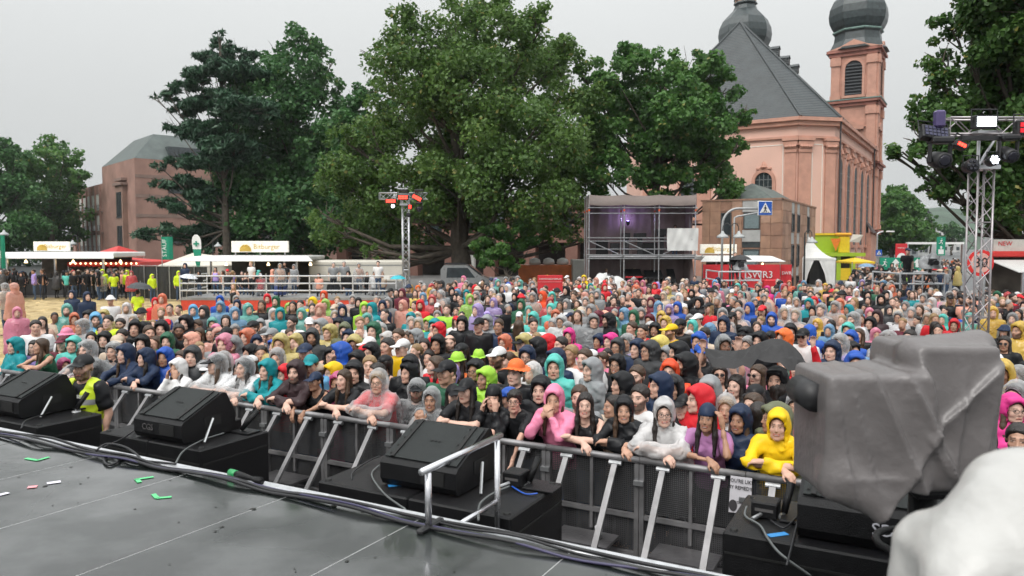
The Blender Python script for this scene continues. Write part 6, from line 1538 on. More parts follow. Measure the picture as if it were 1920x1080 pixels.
HAIRC = {'d': (.018, .013, .011), 'u': (.06, .033, .018), 'f': (.30, .19, .09), 'g': (.33, .32, .31), 'r': (.12, .04, .02)}
def skin_mat(i, h):
    nm = 'skin_%s_%s' % ('abcde'[i], h)
    if nm in MATS: return MATS[nm]
    col = SKINS[i]; m = mat(nm, col, .48, 0, .08, 18, .12, 60, spec=.4)
    nt = m.node_tree; N, L = nt.nodes, nt.links; b = N['Principled BSDF']
    at = N.new('ShaderNodeAttribute'); at.attribute_name = 'mask'; sp = N.new('ShaderNodeSeparateColor'); L.new(at.outputs['Color'], sp.inputs[0])
    src = b.inputs['Base Color'].links[0].from_socket
    def mixc(src, fac, c):
        x = N.new('ShaderNodeMix'); x.data_type = 'RGBA'; L.new(fac, x.inputs['Factor']); L.new(src, x.inputs[6]); x.inputs[7].default_value = (*c, 1); return x.outputs[2]
    s = mixc(src, sp.outputs[1], tuple(np.array(col) * (.72, .36, .36)))
    s = mixc(s, sp.outputs[0], tuple(x * .8 for x in HAIRC[h])); s = mixc(s, sp.outputs[2], (.62, .6, .58))
    L.new(s, b.inputs['Base Color']); b.inputs['Subsurface Weight'].default_value = .0
    return m
def hair_mat(h):
    nm = 'hair_' + h
    if nm in MATS: return MATS[nm]
    m = mat(nm, HAIRC[h], .42, 0, .35, 14, .0, 0, spec=.5); nt = m.node_tree; N, L = nt.nodes, nt.links
    tc = N.new('ShaderNodeTexCoord'); mp = N.new('ShaderNodeMapping'); mp.inputs['Scale'].default_value = (120, 120, 8); L.new(tc.outputs['Object'], mp.inputs[0])
    nz = N.new('ShaderNodeTexNoise'); nz.inputs['Scale'].default_value = 1.0; nz.inputs['Detail'].default_value = 2; L.new(mp.outputs[0], nz.inputs['Vector'])
    bp = N.new('ShaderNodeBump'); bp.inputs['Strength'].default_value = .7; bp.inputs['Distance'].default_value = .01; L.new(nz.outputs['Fac'], bp.inputs['Height']); L.new(bp.outputs[0], N['Principled BSDF'].inputs['Normal'])
    return m
trouser_m = [mat('trousers_dark', (.02, .022, .028), .8, 0, .2, 5), mat('trousers_jeans', (.05, .085, .15), .8, 0, .2, 6)]

# pose: shoulder, elbow, wrist, hand direction, palm side ; mirrored unless two arms are given
def mir(a): return tuple((-p[0], p[1], p[2]) for p in a)
A_ST = ((.185, .0, 1.385), (.235, .04, 1.11), (.245, -.04, .87), (0, -.2, -1), (-1, 0, 0))
A_RL = ((.185, -.04, 1.37), (.27, -.26, 1.255), (.03, -.37, 1.265), (-.75, -.45, -.5), (-.3, .3, -.9))
A_R1 = ((.18, -.04, 1.37), (.235, -.27, 1.25), (-.10, -.335, 1.285), (-.95, .1, -.1), (-.1, .2, -.95))
A_R2 = ((-.18, -.04, 1.37), (-.235, -.27, 1.25), (.09, -.345, 1.235), (.8, -.5, -.35), (.2, .3, -.9))
A_R3 = ((.18, -.04, 1.37), (.21, -.25, 1.26), (.10, -.43, 1.20), (-.2, -.5, -.85), (-.2, .6, -.5))
A_CH = ((.185, -.04, 1.37), (.17, -.29, 1.255), (.045, -.25, 1.43), (-.5, .1, .8), (-.6, .8, .1))
A_DN = ((.19, -.06, 1.36), (.2, -.33, 1.19), (.15, -.43, .95), (-.05, -.15, -1), (-1, 0, 0))
A_HU = ((.185, -.04, 1.37), (.25, -.27, 1.27), (.17, -.15, 1.52), (-.25, .15, .95), (-.8, .3, 0))
A_UP = ((.185, 0, 1.39), (.27, -.06, 1.64), (.2, -.1, 1.92), (0, -.1, 1), (0, -1, .2))
A_FC = ((.185, -.03, 1.38), (.15, -.23, 1.22), (.085, -.16, 1.45), (-.15, .12, 1), (-.8, .5, 0))
A_FO = ((.185, .0, 1.385), (.25, -.08, 1.14), (-.06, -.2, 1.17), (-1, 0, 0), (0, 1, -.2))
A_PH = ((.185, -.03, 1.38), (.19, -.22, 1.17), (.05, -.3, 1.36), (-.2, -.1, .95), (-.5, .8, 0))
POSES = {'r1': (A_R1, A_R2, 1), 'r3': (A_R3, mir(A_R3), 1), 'st': (A_ST, mir(A_ST), 0), 'rl': (A_R1, A_R2, 1), 'ch': (A_CH, mir(A_CH), 1), 'dn': (A_DN, mir(A_DN), 1.3), 'hu': (A_HU, A_R2, 1), 'up': (A_UP, mir(A_UP), 0), 'up1': (A_UP, mir(A_ST), 0),
         'fc': (A_FC, mir(A_FC), .6), 'fo': (A_FO, mir(A_FO), 0), 'ph': (A_PH, mir(A_PH), .4)}
def lean_y(z, k): return k * np.interp(z, [0, .9, 1.2, 1.5], [.16, .10, .02, -.05])
def nrmz(v): v = np.array(v, float); return v / np.linalg.norm(v)
def torso(P, k, male, infl=0.0):
    Q = P.copy(); Q[..., 1] -= lean_y(P[..., 2], k); s = 1.0 if male else .9
    d = ell(Q, (0, .0, 1.24), (.172*s + infl, .108 + infl, .215 + infl)); d = smin(d, ell(Q, (0, .005, 1.03), (.145 + infl, .105 + infl, .19 + infl)), .06)
    d = smin(d, ell(Q, (0, .015, .9), (.165 + infl, .115 + infl, .14 + infl)), .06)
    d = smin(d, cap(Q, (-.155*s, .005, 1.385), (.155*s, .005, 1.385), .05 + infl), .05)
    if not male:
        for sx in (-1, 1): d = smin(d, ell(Q, (sx*.075, -.085, 1.235), (.06 + infl, .055 + infl, .06 + infl)), .03)
    return d
def legs(P, k, infl=0.0):
    Q = P.copy(); Q[..., 1] -= lean_y(P[..., 2], k); d = None
    for sx in (-1, 1):
        e = smin(cap(Q, (sx*.085, .01, .9), (sx*.095, 0, .5), .085 + infl, .06 + infl), cap(Q, (sx*.095, 0, .5), (sx*.1, .03, .09), .058 + infl, .042 + infl), .03)
        e = smin(e, cap(Q, (sx*.1, .03, .045), (sx*.115, -.13, .035), .045, .035), .02); d = e if d is None else np.minimum(d, e)
    return d
def arm(P, a, infl=0.0, cut=None):
    S, E, W = a[0], a[1], a[2]; d = cap(P, S, E, .05 + infl, .041 + infl)
    if cut is not None: E2 = tuple(np.array(S) + (np.array(E) - np.array(S))*cut); return cap(P, S, E2, .05 + infl, .047 + infl*1.3)
    return smin(d, cap(P, E, W, .041 + infl, .028 + infl), .02)
def hand(P, a):
    W, D, N_ = np.array(a[2], float), nrmz(a[3]), nrmz(a[4]); N_ = nrmz(N_ - D*(N_ @ D)); S = np.cross(D, N_)
    d = cap(P, W - D*.02, W + D*.03, .026, .026)
    for i, (o, l) in enumerate(((-.03, .86), (-.01, 1.0), (.01, .95), (.029, .74))):
        k0 = W + D*.085 + S*o; d = smin(d, cap(P, W + D*.015 + S*o*.6, k0, .017, .0125), .012)
        d1 = nrmz(D + N_*.55); k1 = k0 + d1*.042*l; d2 = nrmz(D + N_*1.7); k2 = k1 + d2*.04*l
        d = smin(d, cap(P, k0, k1, .0105, .009), .003); d = smin(d, cap(P, k1, k2, .009, .0075), .003)
    t0 = W + D*.03 - S*.025; t1 = t0 + nrmz(D*.8 - S + N_*.3)*.04; t2 = t1 + nrmz(D + N_*.5 - S*.2)*.035
    d = smin(d, cap(P, t0, t1, .013, .011), .008); return smin(d, cap(P, t1, t2, .0105, .008), .004)
HZ = 1.575
def head_frame(k, yaw, pit):
    c = np.array([0, float(lean_y(1.5, k)) - .018 - .02*k, HZ - .015*k]); cy, sy = math.cos(yaw), math.sin(yaw); cp, sp = math.cos(pit), math.sin(pit)
    Rz = np.array([[cy, -sy, 0], [sy, cy, 0], [0, 0, 1]]); Rx = np.array([[1, 0, 0], [0, cp, -sp], [0, sp, cp]]); return c, Rz @ Rx
def head_sdf(q, male):
    j = 1.0 if male else .9
    d = smin(ell(q, (0, .018, .035), (.074, .093, .085)), ell(q, (0, -.03, -.035), (.06*(.5+.5*j), .066, .083)), .03)
    d = smin(d, cap(q, (-.034*j, -.045, -.085), (.034*j, -.045, -.085), .026*j), .03); d = smin(d, cap(q, (-.008, -.074, -.104*(.6+.4*j)), (.008, -.074, -.104*(.6+.4*j)), .018), .025)
    d = smin(d, cap(q, (-.037, -.082, .027), (.037, -.082, .027), .009 if male else .006), .016)
    for s in (-1, 1):
        d = smin(d, ell(q, (s*.041, -.062, -.03), (.022, .022, .022)), .02); d = smax(d, -ell(q, (s*.031, -.106, .009), (.017, .0145, .009)), .01)
        d = np.minimum(d, ell(q, (s*.031, -.078, .008), (.013, .013, .012))); d = smin(d, ell(q, (s*.076, .012, -.004), (.012, .021, .032)), .008)
    d = smin(d, cap(q, (0, -.087, .012), (0, -.105, -.026), .006, .0092 if male else .008), .012); d = smin(d, cap(q, (-.009, -.097, -.031), (.009, -.097, -.031), .0068), .006)
    d = smin(d, cap(q, (-.019, -.089, -.064), (.019, -.089, -.064), .0085), .006)
    return smin(d, cap(q, (0, .012, -.06), (0, .03, -.19), .05 if male else .043, .058), .03)
def face_mask(q, male, kind):
    x, y, z = np.abs(q[:, 0]), q[:, 1], q[:, 2]; front = y < -.055; M = np.zeros((len(q), 4)); M[:, 3] = 1
    ez = (((x - .031)/.0145)**2 + ((z - .007)/.0058)**2); M[:, 2] = np.clip((1.15 - ez)*3, 0, 1)*front*.4
    ir = (((x - .031)/.0062)**2 + ((z - .007)/.0062)**2) < 1; lid = (np.abs(z - .0145) < .004) & (np.abs(x - .031) < .018)
    br = (np.abs(z - (.031 - np.maximum(0, x - .035)*.25)) < (.0052 if male else .004)) & (x > .013) & (x < .052)
    M[:, 0] = np.maximum.reduce([(ir & front)*1.0, (lid & front)*.6, (br & front)*(.75 if male else .55)]); M[:, 2] *= (1 - ir)
    lp = (np.abs(z + .065) < .0095 - x*.22) & (x < .025) & (y < -.06); M[:, 1] = lp*.95
    if kind in ('smile',): te = (np.abs(z + .066) < .0042) & (x < .019) & (y < -.06); M[:, 2] = np.maximum(M[:, 2], te*.95); M[:, 1] = np.maximum(M[:, 1], ((np.abs(z + .066 + x*x*-9) < .011) & (x < .03) & (y < -.06))*.9)
    else: sl = (np.abs(z + .0665) < .0026) & (x < .021) & (y < -.06); M[:, 0] = np.maximum(M[:, 0], sl*.7)
    if kind == 'beard':
        bd = np.clip((-.036 - z + np.maximum(0, x - .04)*1.2)*60, 0, 1)*np.clip((.02 - y)*40, 0, 1)*np.clip((z + .135)*60, 0, 1); bd *= ~((np.abs(z + .065) < .009) & (x < .022)); bd *= ~((z > -.05) & (x < .012) & (z > -.046))
        M[:, 0] = np.maximum(M[:, 0], bd*.8)
    M[:, 1] = np.maximum(M[:, 1], np.clip(1 - ((x - .043)**2 + (z + .028)**2)/.0006, 0, 1)*front*.16)
    return M
LOD = {0: dict(head=.0074, body=.038, cloth=.025, hood=.0132, hand=.009, hair=.0105, hat=.0095), 1: dict(head=.0115, body=.05, cloth=.037, hood=.0172, hand=.0115, hair=.0165, hat=.0125),
       2: dict(head=.0155, body=.06, cloth=.05, hood=.023, hand=None, hair=.022, hat=.018), 3: dict(head=.0315, body=.1, cloth=.085, hood=.042, hand=None, hair=.04, hat=.03)}
CACHE = {}
def merge(parts):
    Vs, Qs, Ms, o = [], [], [], 0
    for V, Q, M in parts: Vs.append(V); Qs.append(Q + o); Ms.append(M if M is not None else np.tile([0, 0, 0, 1.], (len(V), 1))); o += len(V)
    return np.concatenate(Vs), np.concatenate(Qs), np.concatenate(Ms)
def quant(v, s): return round(v / s) * s
def geo_body(lod, pose, male, face, yaw, pit):
    key = ('body', lod, pose, male, face, yaw, pit)
    if key in CACHE: return CACHE[key]
    a1, a2, k = POSES[pose]; L_ = LOD[lod]; c, Rm = head_frame(k, R(yaw), R(pit)); parts = []
    def fb(P):
        Q = P.copy(); Q[..., 1] -= lean_y(P[..., 2], k)
        d = smin(torso(P, k, male, -.004), cap(Q, (0, .012, 1.38), (0, 0, 1.5), .055 if male else .046, .048 if male else .042), .03); d = smin(d, legs(P, k, -.006), .03)
        return np.minimum(smin(d, arm(P, a1), .02), smin(d, arm(P, a2), .02))
    zt = 1.55 if pose[:2] != 'up' else 1.98
    parts.append((*snets(fb, (-.36, -.5, -.02 if lod < 3 else .78), (.36, .34, zt), L_['body']), None))
    def fh(P): return head_sdf((P - c) @ Rm, male)
    V, Q = snets(fh, c + [-.115, -.16, -.19], c + [.115, .15, .14], L_['head']); parts.append((V, Q, face_mask((V - c) @ Rm, male, face)))
    if L_['hand'] and not (lod == 1 and pose == 'st'):
        for a in (a1, a2):
            W = np.array(a[2]); parts.append((*snets(lambda P: hand(P, a), W - .16, W + .16, L_['hand']), None))
    elif lod < 3:
        for a in (a1, a2):
            W = np.array(a[2]); D = nrmz(a[3]); lo, hi = np.minimum(W, W + D*.17) - .06, np.maximum(W, W + D*.17) + .06
            parts.append((*snets(lambda P: hand(P, a), lo, hi, .0125), None))
    CACHE[key] = merge(parts); return CACHE[key]
def wrinkle(P, seed, amp):
    x, y, z = P[..., 0], P[..., 1], P[..., 2]
    w = 1.6*np.sin(z*11 + x*7 + seed) + .9*np.sin(y*17 - z*9 + seed*2)
    a = np.abs(np.sin(x*13 + z*17 + y*6 + w)); b = np.abs(np.sin(x*17 - z*21 + y*15 + w*.8 + seed*2)); c = np.abs(np.sin(z*31 + y*11 - x*5 + w*1.3 + seed*3))
    return amp*(2.6*(a - .6) + 2.0*(b - .6) + 1.3*(c - .6))
def hood_sdf(q, seed, big=1.0, solid=False):
    b = big
    outer = smin(ell(q, (0, .034, .022), (.111*b, .134*b, .146*b)), cap(q, (0, .055, -.06), (0, .055, -.16), .09, .12), .06); outer = smin(outer, cap(q, (-.05, -.07, .095), (.05, -.07, .095), .03), .04)
    outer = outer + wrinkle(q, seed, .0022)
    inner = smin(ell(q, (0, .022, .012), (.088*b, .106*b, .12*b)), ell(q, (0, -.14, -.012), (.076*b, .14, .112*b)), .03); inner = smin(inner, cap(q, (0, .0, -.1), (0, -.04, -.26), .062, .062), .03)
    if solid: inner = ell(q, (0, -.13, -.01), (.074, .125, .108))
    return smax(outer, -inner, .008)
def geo_garment(lod, kind, pose, male, seed, yaw=0, pit=0):
    key = (kind, lod, pose, male, seed, yaw, pit)
    if key in CACHE: return CACHE[key]
    a1, a2, k = POSES[pose]; L_ = LOD[lod]; c, Rm = head_frame(k, R(yaw)*.7, R(pit)*.7); parts = []; zt = 1.5 if pose[:2] != 'up' else 1.95
    if kind in ('tee', 'tank', 'jacket', 'hood', 'dress'):
        def f(P):
            Q = P.copy(); Q[..., 1] -= lean_y(P[..., 2], k); inf = .012 if kind in ('tee', 'tank') else .028
            d = torso(P, k, male, inf)
            if kind == 'tee': d = np.minimum(smin(d, arm(P, a1, .02, .62), .03), smin(d, arm(P, a2, .02, .62), .03))
            elif kind in ('jacket', 'hood'):
                d = np.minimum(smin(d, arm(P, a1, .019), .03), smin(d, arm(P, a2, .019), .03))
                d = smin(d, cap(Q, (0, .04, 1.42), (0, .05, 1.46), .085, .06), .04) if kind == 'jacket' else d
            d = d + wrinkle(P, seed, .0035 if kind in ('tee', 'tank') else .0065)
            nk = ell(Q, (0, -.03, 1.475), (.075, .085, .065)) if kind != 'tank' else np.minimum(ell(Q, (0, -.05, 1.45), (.085, .12, .12)), np.minimum(cap(Q, (.19, 0, 1.32), (.22, 0, 1.5), .06), cap(Q, (-.19, 0, 1.32), (-.22, 0, 1.5), .06)))
            if kind != 'hood': d = smax(d, -nk, .01)
            d = smax(d, .84 - P[..., 2], .01)
            if kind in ('jacket', 'hood'):
                for a in (a1, a2):
                    W = np.array(a[2]); D = nrmz(np.array(a[2]) - np.array(a[1])); d = smax(d, np.where(np.linalg.norm(P - W, axis=-1) < .09, (P - W) @ D + .005, -1), .004)
            return d
        parts.append((*snets(f, (-.40, -.52, .8), (.40, .32, zt), L_['cloth']), None))
    else:
        def f(P):
            Q = P.copy(); Q[..., 1] -= lean_y(P[..., 2], k); x, y, z = Q[..., 0], Q[..., 1], Q[..., 2]
            rx = np.interp(z, [.5, 1.0, 1.3, 1.4, 1.47], [.335, .285, .235, .17, .095]); ry = np.interp(z, [.5, 1.0, 1.3, 1.4, 1.47], [.25, .205, .16, .12, .085])
            th = np.arctan2(y, x); kk = np.sqrt((x/rx)**2 + (y/ry)**2); d = (kk - 1)*np.minimum(rx, ry)
            d = d - np.interp(z, [.5, 1.3, 1.45], [.026, .01, 0])*np.sin(th*9 + seed + 2*np.sin(z*6 + seed)); d = smax(d, z - 1.47, .03)
            d = np.minimum(smin(d, arm(P, a1, .034), .07), smin(d, arm(P, a2, .034), .07)); d = d + wrinkle(P, seed, .0065)
            return smax(d, .55 - P[..., 2], .01)
        parts.append((*snets(f, (-.44, -.55, .5), (.44, .38, zt), L_['cloth']), None))
    if kind in ('hood', 'poncho'):
        def fh(P): return hood_sdf((P - c) @ Rm, seed, 1.03 if kind == 'poncho' else 1.0, lod == 3)
        parts.append((*snets(fh, c + [-.17, -.16, -.21], c + [.17, .22, .19], L_['hood']), None))
    CACHE[key] = merge(parts); return CACHE[key]
def geo_hair(lod, style, pose, yaw, pit):
    key = ('hair', lod, style, pose, yaw, pit)
    if key in CACHE: return CACHE[key]
    k = POSES[pose][2]; c, Rm = head_frame(k, R(yaw), R(pit)); L_ = LOD[lod]
    def f(P):
        q = (P - c) @ Rm; x, y, z = q[..., 0], q[..., 1], q[..., 2]; t = .009 if style in ('tied', 'thin') else .015
        d = ell(q, (0, .02, .038), (.074 + t, .094 + t, .085 + t)); pl_ = -((y + .058)*.72 + (z - .062)*.69 + np.abs(x)*.12)
        d = smax(d, pl_, .012); d = smax(d, -.062 - z - np.maximum(0, y)*.2, .01)
        if style == 'thin': d = smax(d, z - .085, .01)
        if style == 'long':
            for s in (-1, 1): d = smin(d, cap(q, (s*.066, .015, .03), (s*.088, -.015, -.16), .026, .03), .03); d = smin(d, cap(q, (s*.088, -.015, -.16), (s*.09, -.06, -.33), .03, .016), .02)
            d = smin(d, ell(q, (0, .085, -.09), (.088, .036, .17)), .04)
        if style == 'tied': d = smin(d, ell(q, (0, .13, .03), (.032, .036, .034)), .012); d = smin(d, cap(q, (0, .135, .02), (.01, .15, -.14), .024, .014), .02)
        if style == 'curly': d = d + .009*np.sin(x*95)*np.sin(y*88 + 1)*np.sin(z*92) - .007; d = smin(d, ell(q, (0, -.062, .088), (.05, .03, .026)), .02)
        return d + .0018*np.sin(x*160 + 3*np.sin(z*30))
    CACHE[key] = merge([(*snets(f, c + [-.15, -.16, -.36 if style == 'long' else -.19], c + [.15, .22, .17], L_['hair']), None)]); return CACHE[key]
def geo_hat(lod, style, pose, yaw, pit):
    key = ('hat', lod, style, pose, yaw, pit)
    if key in CACHE: return CACHE[key]
    k = POSES[pose][2]; c, Rm = head_frame(k, R(yaw), R(pit)); L_ = LOD[lod]
    def f(P):
        q = (P - c) @ Rm; x, y, z = q[..., 0], q[..., 1], q[..., 2]; t = max(.008, L_['hat']*.9)
        dome = smax(ell(q, (0, .018, .036), (.093, .113, .106)), .043 + y*.12 - z, .008)
        if style == 'cap':
            qq = q.copy(); qq[..., 2] += (qq[..., 1] + .1)*-.12 + x*x*2.2; return smin(dome, smax(ell(qq, (0, -.125, .052), (.078, .085, t)), y + .055, .005), .008)
        if style == 'beanie': return smax(ell(q, (0, .018, .04), (.092, .112, .108)), .03 - z - y*.05, .008)
        if style == 'straw': qq = q.copy(); qq[..., 2] += x*x*1.2 - y*y*.4; return smin(ell(qq, (0, .01, .066), (.165, .175, t*1.1)), smax(smin(ell(q, (0, .018, .07), (.088, .105, .10)), ell(q, (0, .018, .10), (.07, .09, .06)), .03), .05 - z, .01), .012)
        if style == 'trilby': qq = q.copy(); qq[..., 2] -= np.abs(x)*.18 - .02; return smin(ell(qq, (0, .01, .06), (.132, .15, t)), smax(smax(ell(q, (0, .018, .07), (.09, .108, .11)), .05 - z, .01), -cap(q, (0, -.06, .19), (0, .1, .19), .03), .02), .01)
        qq = q.copy(); qq[..., 2] += np.sqrt(x*x + y*y)*.35 - .03; return smin(ell(qq, (0, .01, .045), (.14, .15, t*1.3)), smax(ell(q, (0, .018, .05), (.095, .115, .10)), .03 - z, .01), .015)
    CACHE[key] = merge([(*snets(f, c + [-.2, -.24, -.06], c + [.2, .22, .21], L_['hat']), None)]); return CACHE[key]
def geo_trousers(lod, pose):
    key = ('trousers', lod, pose)
    if key not in CACHE:
        k = POSES[pose][2]
        def f(P): return smax(smin(legs(P, k, .008), torso(P, k, True, .004), .03), P[..., 2] - .92, .01)
        CACHE[key] = merge([(*snets(f, (-.3, -.25, -.03), (.3, .4, .97), max(.045, LOD[lod]['body'])), None)])
    return CACHE[key]
def glasses_mesh(dark_, pose, yaw, pit):
    key = ('glassmesh', dark_, pose, yaw, pit)
    if key not in CACHE:
        k = POSES[pose][2]; c, Rm = head_frame(k, R(yaw), R(pit)); mb = MB()
        for s in (-1, 1):
            ring = [(s*.033 + .023*math.cos(t*.5236), -.113 + .004*abs(math.cos(t*.5236)), .006 + .019*math.sin(t*.5236)) for t in range(13)]; mb.tube(ring, .0026, 5, cap=False)
            if dark_: mb.prism([(s*.033 + .022*math.cos(t*.5236), -.112, .006 + .018*math.sin(t*.5236)) for t in range(12)], (0, .002, 0))
            mb.tube([(s*.056, -.108, .01), (s*.08, -.03, .008), (s*.08, .02, .0)], .0024, 5)
        mb.tube([(-.011, -.114, .01), (.011, -.114, .01)], .0024, 5); mb.v = [tuple(Rm @ np.array(v) + c) for v in mb.v]
        CACHE[key] = mesh('glasses', mb.v, mb.f, black if dark_ else mat('glasses_frame', (.03, .025, .025), .3))
    return CACHE[key]
MESHES = {}
def shared(geo_key_fn, name, mats, *args):
    key = (name, args)
    if key not in MESHES:
        V, Q, M = geo_key_fn(*args); MESHES[key] = np_mesh(name, V, Q, mats, attrs={'mask': ('POINT', M)} if name == 'person' else None)
    return MESHES[key]
def inst(name, me, m, parent=None):
    o = bpy.data.objects.new(name, me); COL.objects.link(o)
    if parent is not None: o.parent = parent
    if m is not None: o.material_slots[0].link = 'OBJECT'; o.material_slots[0].material = m
    return o
HAIRCODE = {'d': ('short', 'd'), 'u': ('short', 'u'), 'f': ('short', 'f'), 'g': ('short', 'g'), 'x': (None, 'u'), 'z': ('curly', 'd'), 'h': ('thin', 'u'), 'D': ('long', 'd'), 'U': ('long', 'u'), 'F': ('long', 'f'), 'R': ('long', 'r'), 'q': ('tied', 'd'), 'Q': ('tied', 'u'), 'E': ('tied', 'f')}
HAIRWORD = {'d': 'short dark hair', 'u': 'short brown hair', 'f': 'short blond hair', 'g': 'short grey hair', 'x': 'shaved head', 'z': 'curly dark hair', 'h': 'receding brown hair', 'D': 'long dark hair', 'U': 'long brown hair', 'F': 'long blond hair', 'R': 'long reddish hair', 'q': 'tied-back dark hair', 'Q': 'tied-back brown hair', 'E': 'tied-back blond hair'}
GARM = {'T': 'tee', 'N': 'tank', 'J': 'jacket', 'H': 'hood', 'P': 'poncho'}
POSEC = {'A': 'rl', 'C': 'ch', 'W': 'dn', 'K': 'hu', 'V': 'up', 'X': 'fo', 'B': 'fc', 'M': 'ph', 'Z': 'up1'}
HATW = {'cap': 'cap', 'bucket': 'bucket hat', 'straw': 'straw hat', 'trilby': 'trilby hat', 'beanie': 'beanie'}
def parse(line, idx):
    f = line.split(); r = random.Random(idx*7 + 1); s = dict(x=float(f[0]), y=float(f[1]), g=f[2][0], c=f[2][1], hair=None, hat=None, hatc='k', pose='st', face=None, spec=None, front=False, idx=idx, under=None, label=None, Y=None, base=0.0, yaw=None)
    for t in f[3:]:
        if t[0] == '+': s['under'] = t[1]
        elif t[0] == '@': s['Y'] = float(t[1:])
        elif t[0] == '^': s['base'] = float(t[1:])
        elif t[0] == '~': s['yaw'] = float(t[1:])
        elif t == 'F': s['front'] = True
        elif t in ('i', 'S'): s['spec'] = t
        elif t == 'e': s['face'] = 'beard'
        elif t == 'm': s['face'] = 'smile'
        elif t in POSEC: s['pose'] = POSEC[t]
        elif t[0] == '=': s['label'] = t[1:].replace('_', ' ')
        elif t[0] == '.': s['hair'] = t[1]
        elif len(t) == 2 and t[0] in 'cbsty': s['hat'] = {'c': 'cap', 'b': 'bucket', 's': 'straw', 't': 'trilby', 'y': 'beanie'}[t[0]]; s['hatc'] = t[1]
    if s['hair'] is None: s['hair'] = r.choice('dDUuqQFf') if s['g'] in 'HP' else r.choice('duDUqQ')
    s['male'] = s['hair'] in 'dufgxzh' ; s['rnd'] = r
    if s['face'] is None: s['face'] = 'smile' if r.random() < .2 else ('beard' if s['male'] and r.random() < .25 else 'calm')
    return s
def place(s):
    r = s['rnd']; h = (1.78 if s['male'] else 1.67) + r.uniform(-.05, .05)
    if s['g'] in 'HP' or s['hat']: h += .025
    if s['front']:
        d = ray(s['x'], s['y']); t = (BN + .33) / (d.x*SS + d.y*SC); p = Vector((d.x*t, d.y*t, CAM_H + d.z*t)); sc = min(1.1, max(.84, p.z/1.72)); return Vector((p.x, p.y, 0)), sc
    if s['Y']:
        p = atY(s['x'], s['y'], s['Y']); return Vector((p.x, p.y, s['base'])), (p.z - s['base'])/1.72
    p = atz(s['x'], s['y'], h); n = p.x*SS + p.y*SC
    if n < BN + .45 and s['idx'] != 900:
        d = ray(s['x'], s['y']); t = (BN + .6) / (d.x*SS + d.y*SC); p = Vector((d.x*t, d.y*t, CAM_H + d.z*t)); h = p.z
    return Vector((p.x, p.y, 0)), h/1.72
STAGE_FOCUS = Vector((-4.5, 1.0, 0))
def build_person(s):
    p, sc = place(s); Yd = p.y; lod = 0 if Yd < 9.6 else (1 if Yd < 15.5 else 2); r = s['rnd']
    pose = s['pose']; rail = s['front']
    if lod == 1 and pose == 'st' and s['g'] in 'TJH': pose = r.choices(('st', 'ph', 'fo'), (84, 9, 7))[0]
    if rail and pose == 'st': pose = r.choice(('r3', 'r3', 'rl'))
    d = STAGE_FOCUS - p; yaw = math.atan2(d.x, -d.y) + R(r.gauss(0, 16))
    hy = r.choice((-30, -15, 0, 0, 15, 30)) if lod < 2 else 0; hp = 0
    if rail: yaw = math.atan2(-SS, SC); hy = r.choice((0, 20)); hp = 0
    if s['yaw'] is not None: yaw = R(s['yaw']); hy = 0
    if lod == 0 and pose == 'st': hy = r.choice((-20, 0, 20))
    if lod == 1: hy = r.choice((-20, 10))
    male = s['male']; ht = s['hair']; style, hc = HAIRCODE[ht]
    si = r.choices(range(5), (4, 5, 3, 1.2, .35))[0]
    b = inst('person', shared(geo_body, 'person', [skin_mat(0, 'd')], lod, pose, male, s['face'], hy, hp), skin_mat(si, hc))
    wsc = sc * (r.uniform(.9, 1.0) if rail else r.uniform(.95, 1.1))
    b.scale = (wsc, wsc*.5 + sc*.5, sc); b.rotation_euler = (0, 0, yaw); z0 = p.z
    if pose in ('rl', 'r3', 'ch', 'hu', 'dn') and rail: z0 = min(.16, max(-.12, BZ + .07 - (1.225)*sc))
    b.location = (p.x, p.y, z0)
    gk = GARM[s['g']]; sd = r.choice((1, 2)) if lod < 2 else 1
    if gk == 'poncho':
        u = s['under'] or r.choice('wkkGnrc'); inst('shirt', shared(geo_garment, 'shirt', [cloth_mat('k')], lod, 'tee', pose, male, 1), cloth_mat(u), b)
        s['u'] = u; inst('poncho', shared(geo_garment, 'poncho', [cloth_mat('k')], lod, 'poncho', pose, male, sd, quant(hy, 20), 0), poncho_mat(s['c']), b)
    elif gk == 'hood': inst('jacket', shared(geo_garment, 'jacket', [cloth_mat('k')], lod, 'hood', pose, male, sd, quant(hy, 20), 0), cloth_mat(s['c']), b)
    elif gk == 'jacket': inst('jacket', shared(geo_garment, 'jacket', [cloth_mat('k')], lod, 'jacket', pose, male, sd), cloth_mat(s['c']), b)
    else: inst('shirt', shared(geo_garment, 'shirt', [cloth_mat('k')], lod, gk, pose, male, sd), cloth_mat(s['c']), b)
    if style: inst('hair', shared(geo_hair, 'hair', [hair_mat('d')], lod, style if not (s['g'] in 'HP' and style == 'tied') else 'short', pose, hy, hp), hair_mat(hc), b)
    if s['hat']: inst(s['hat'] if s['hat'] in ('cap', 'beanie') else 'hat', shared(geo_hat, 'hat', [cloth_mat('k')], lod, s['hat'], pose, hy, hp), cloth_mat(s['hatc']), b)
    if s['spec']: inst('glasses' if s['spec'] == 'i' else 'sunglasses', glasses_mesh(s['spec'] == 'S', pose, hy, hp), None, b)
    inst('trousers', shared(geo_trousers, 'trousers', [trouser_m[0]], max(1, lod), pose), r.choice(trouser_m), b)
    b['category'] = 'person'; s['obj'] = b; s['p'] = p
    return b
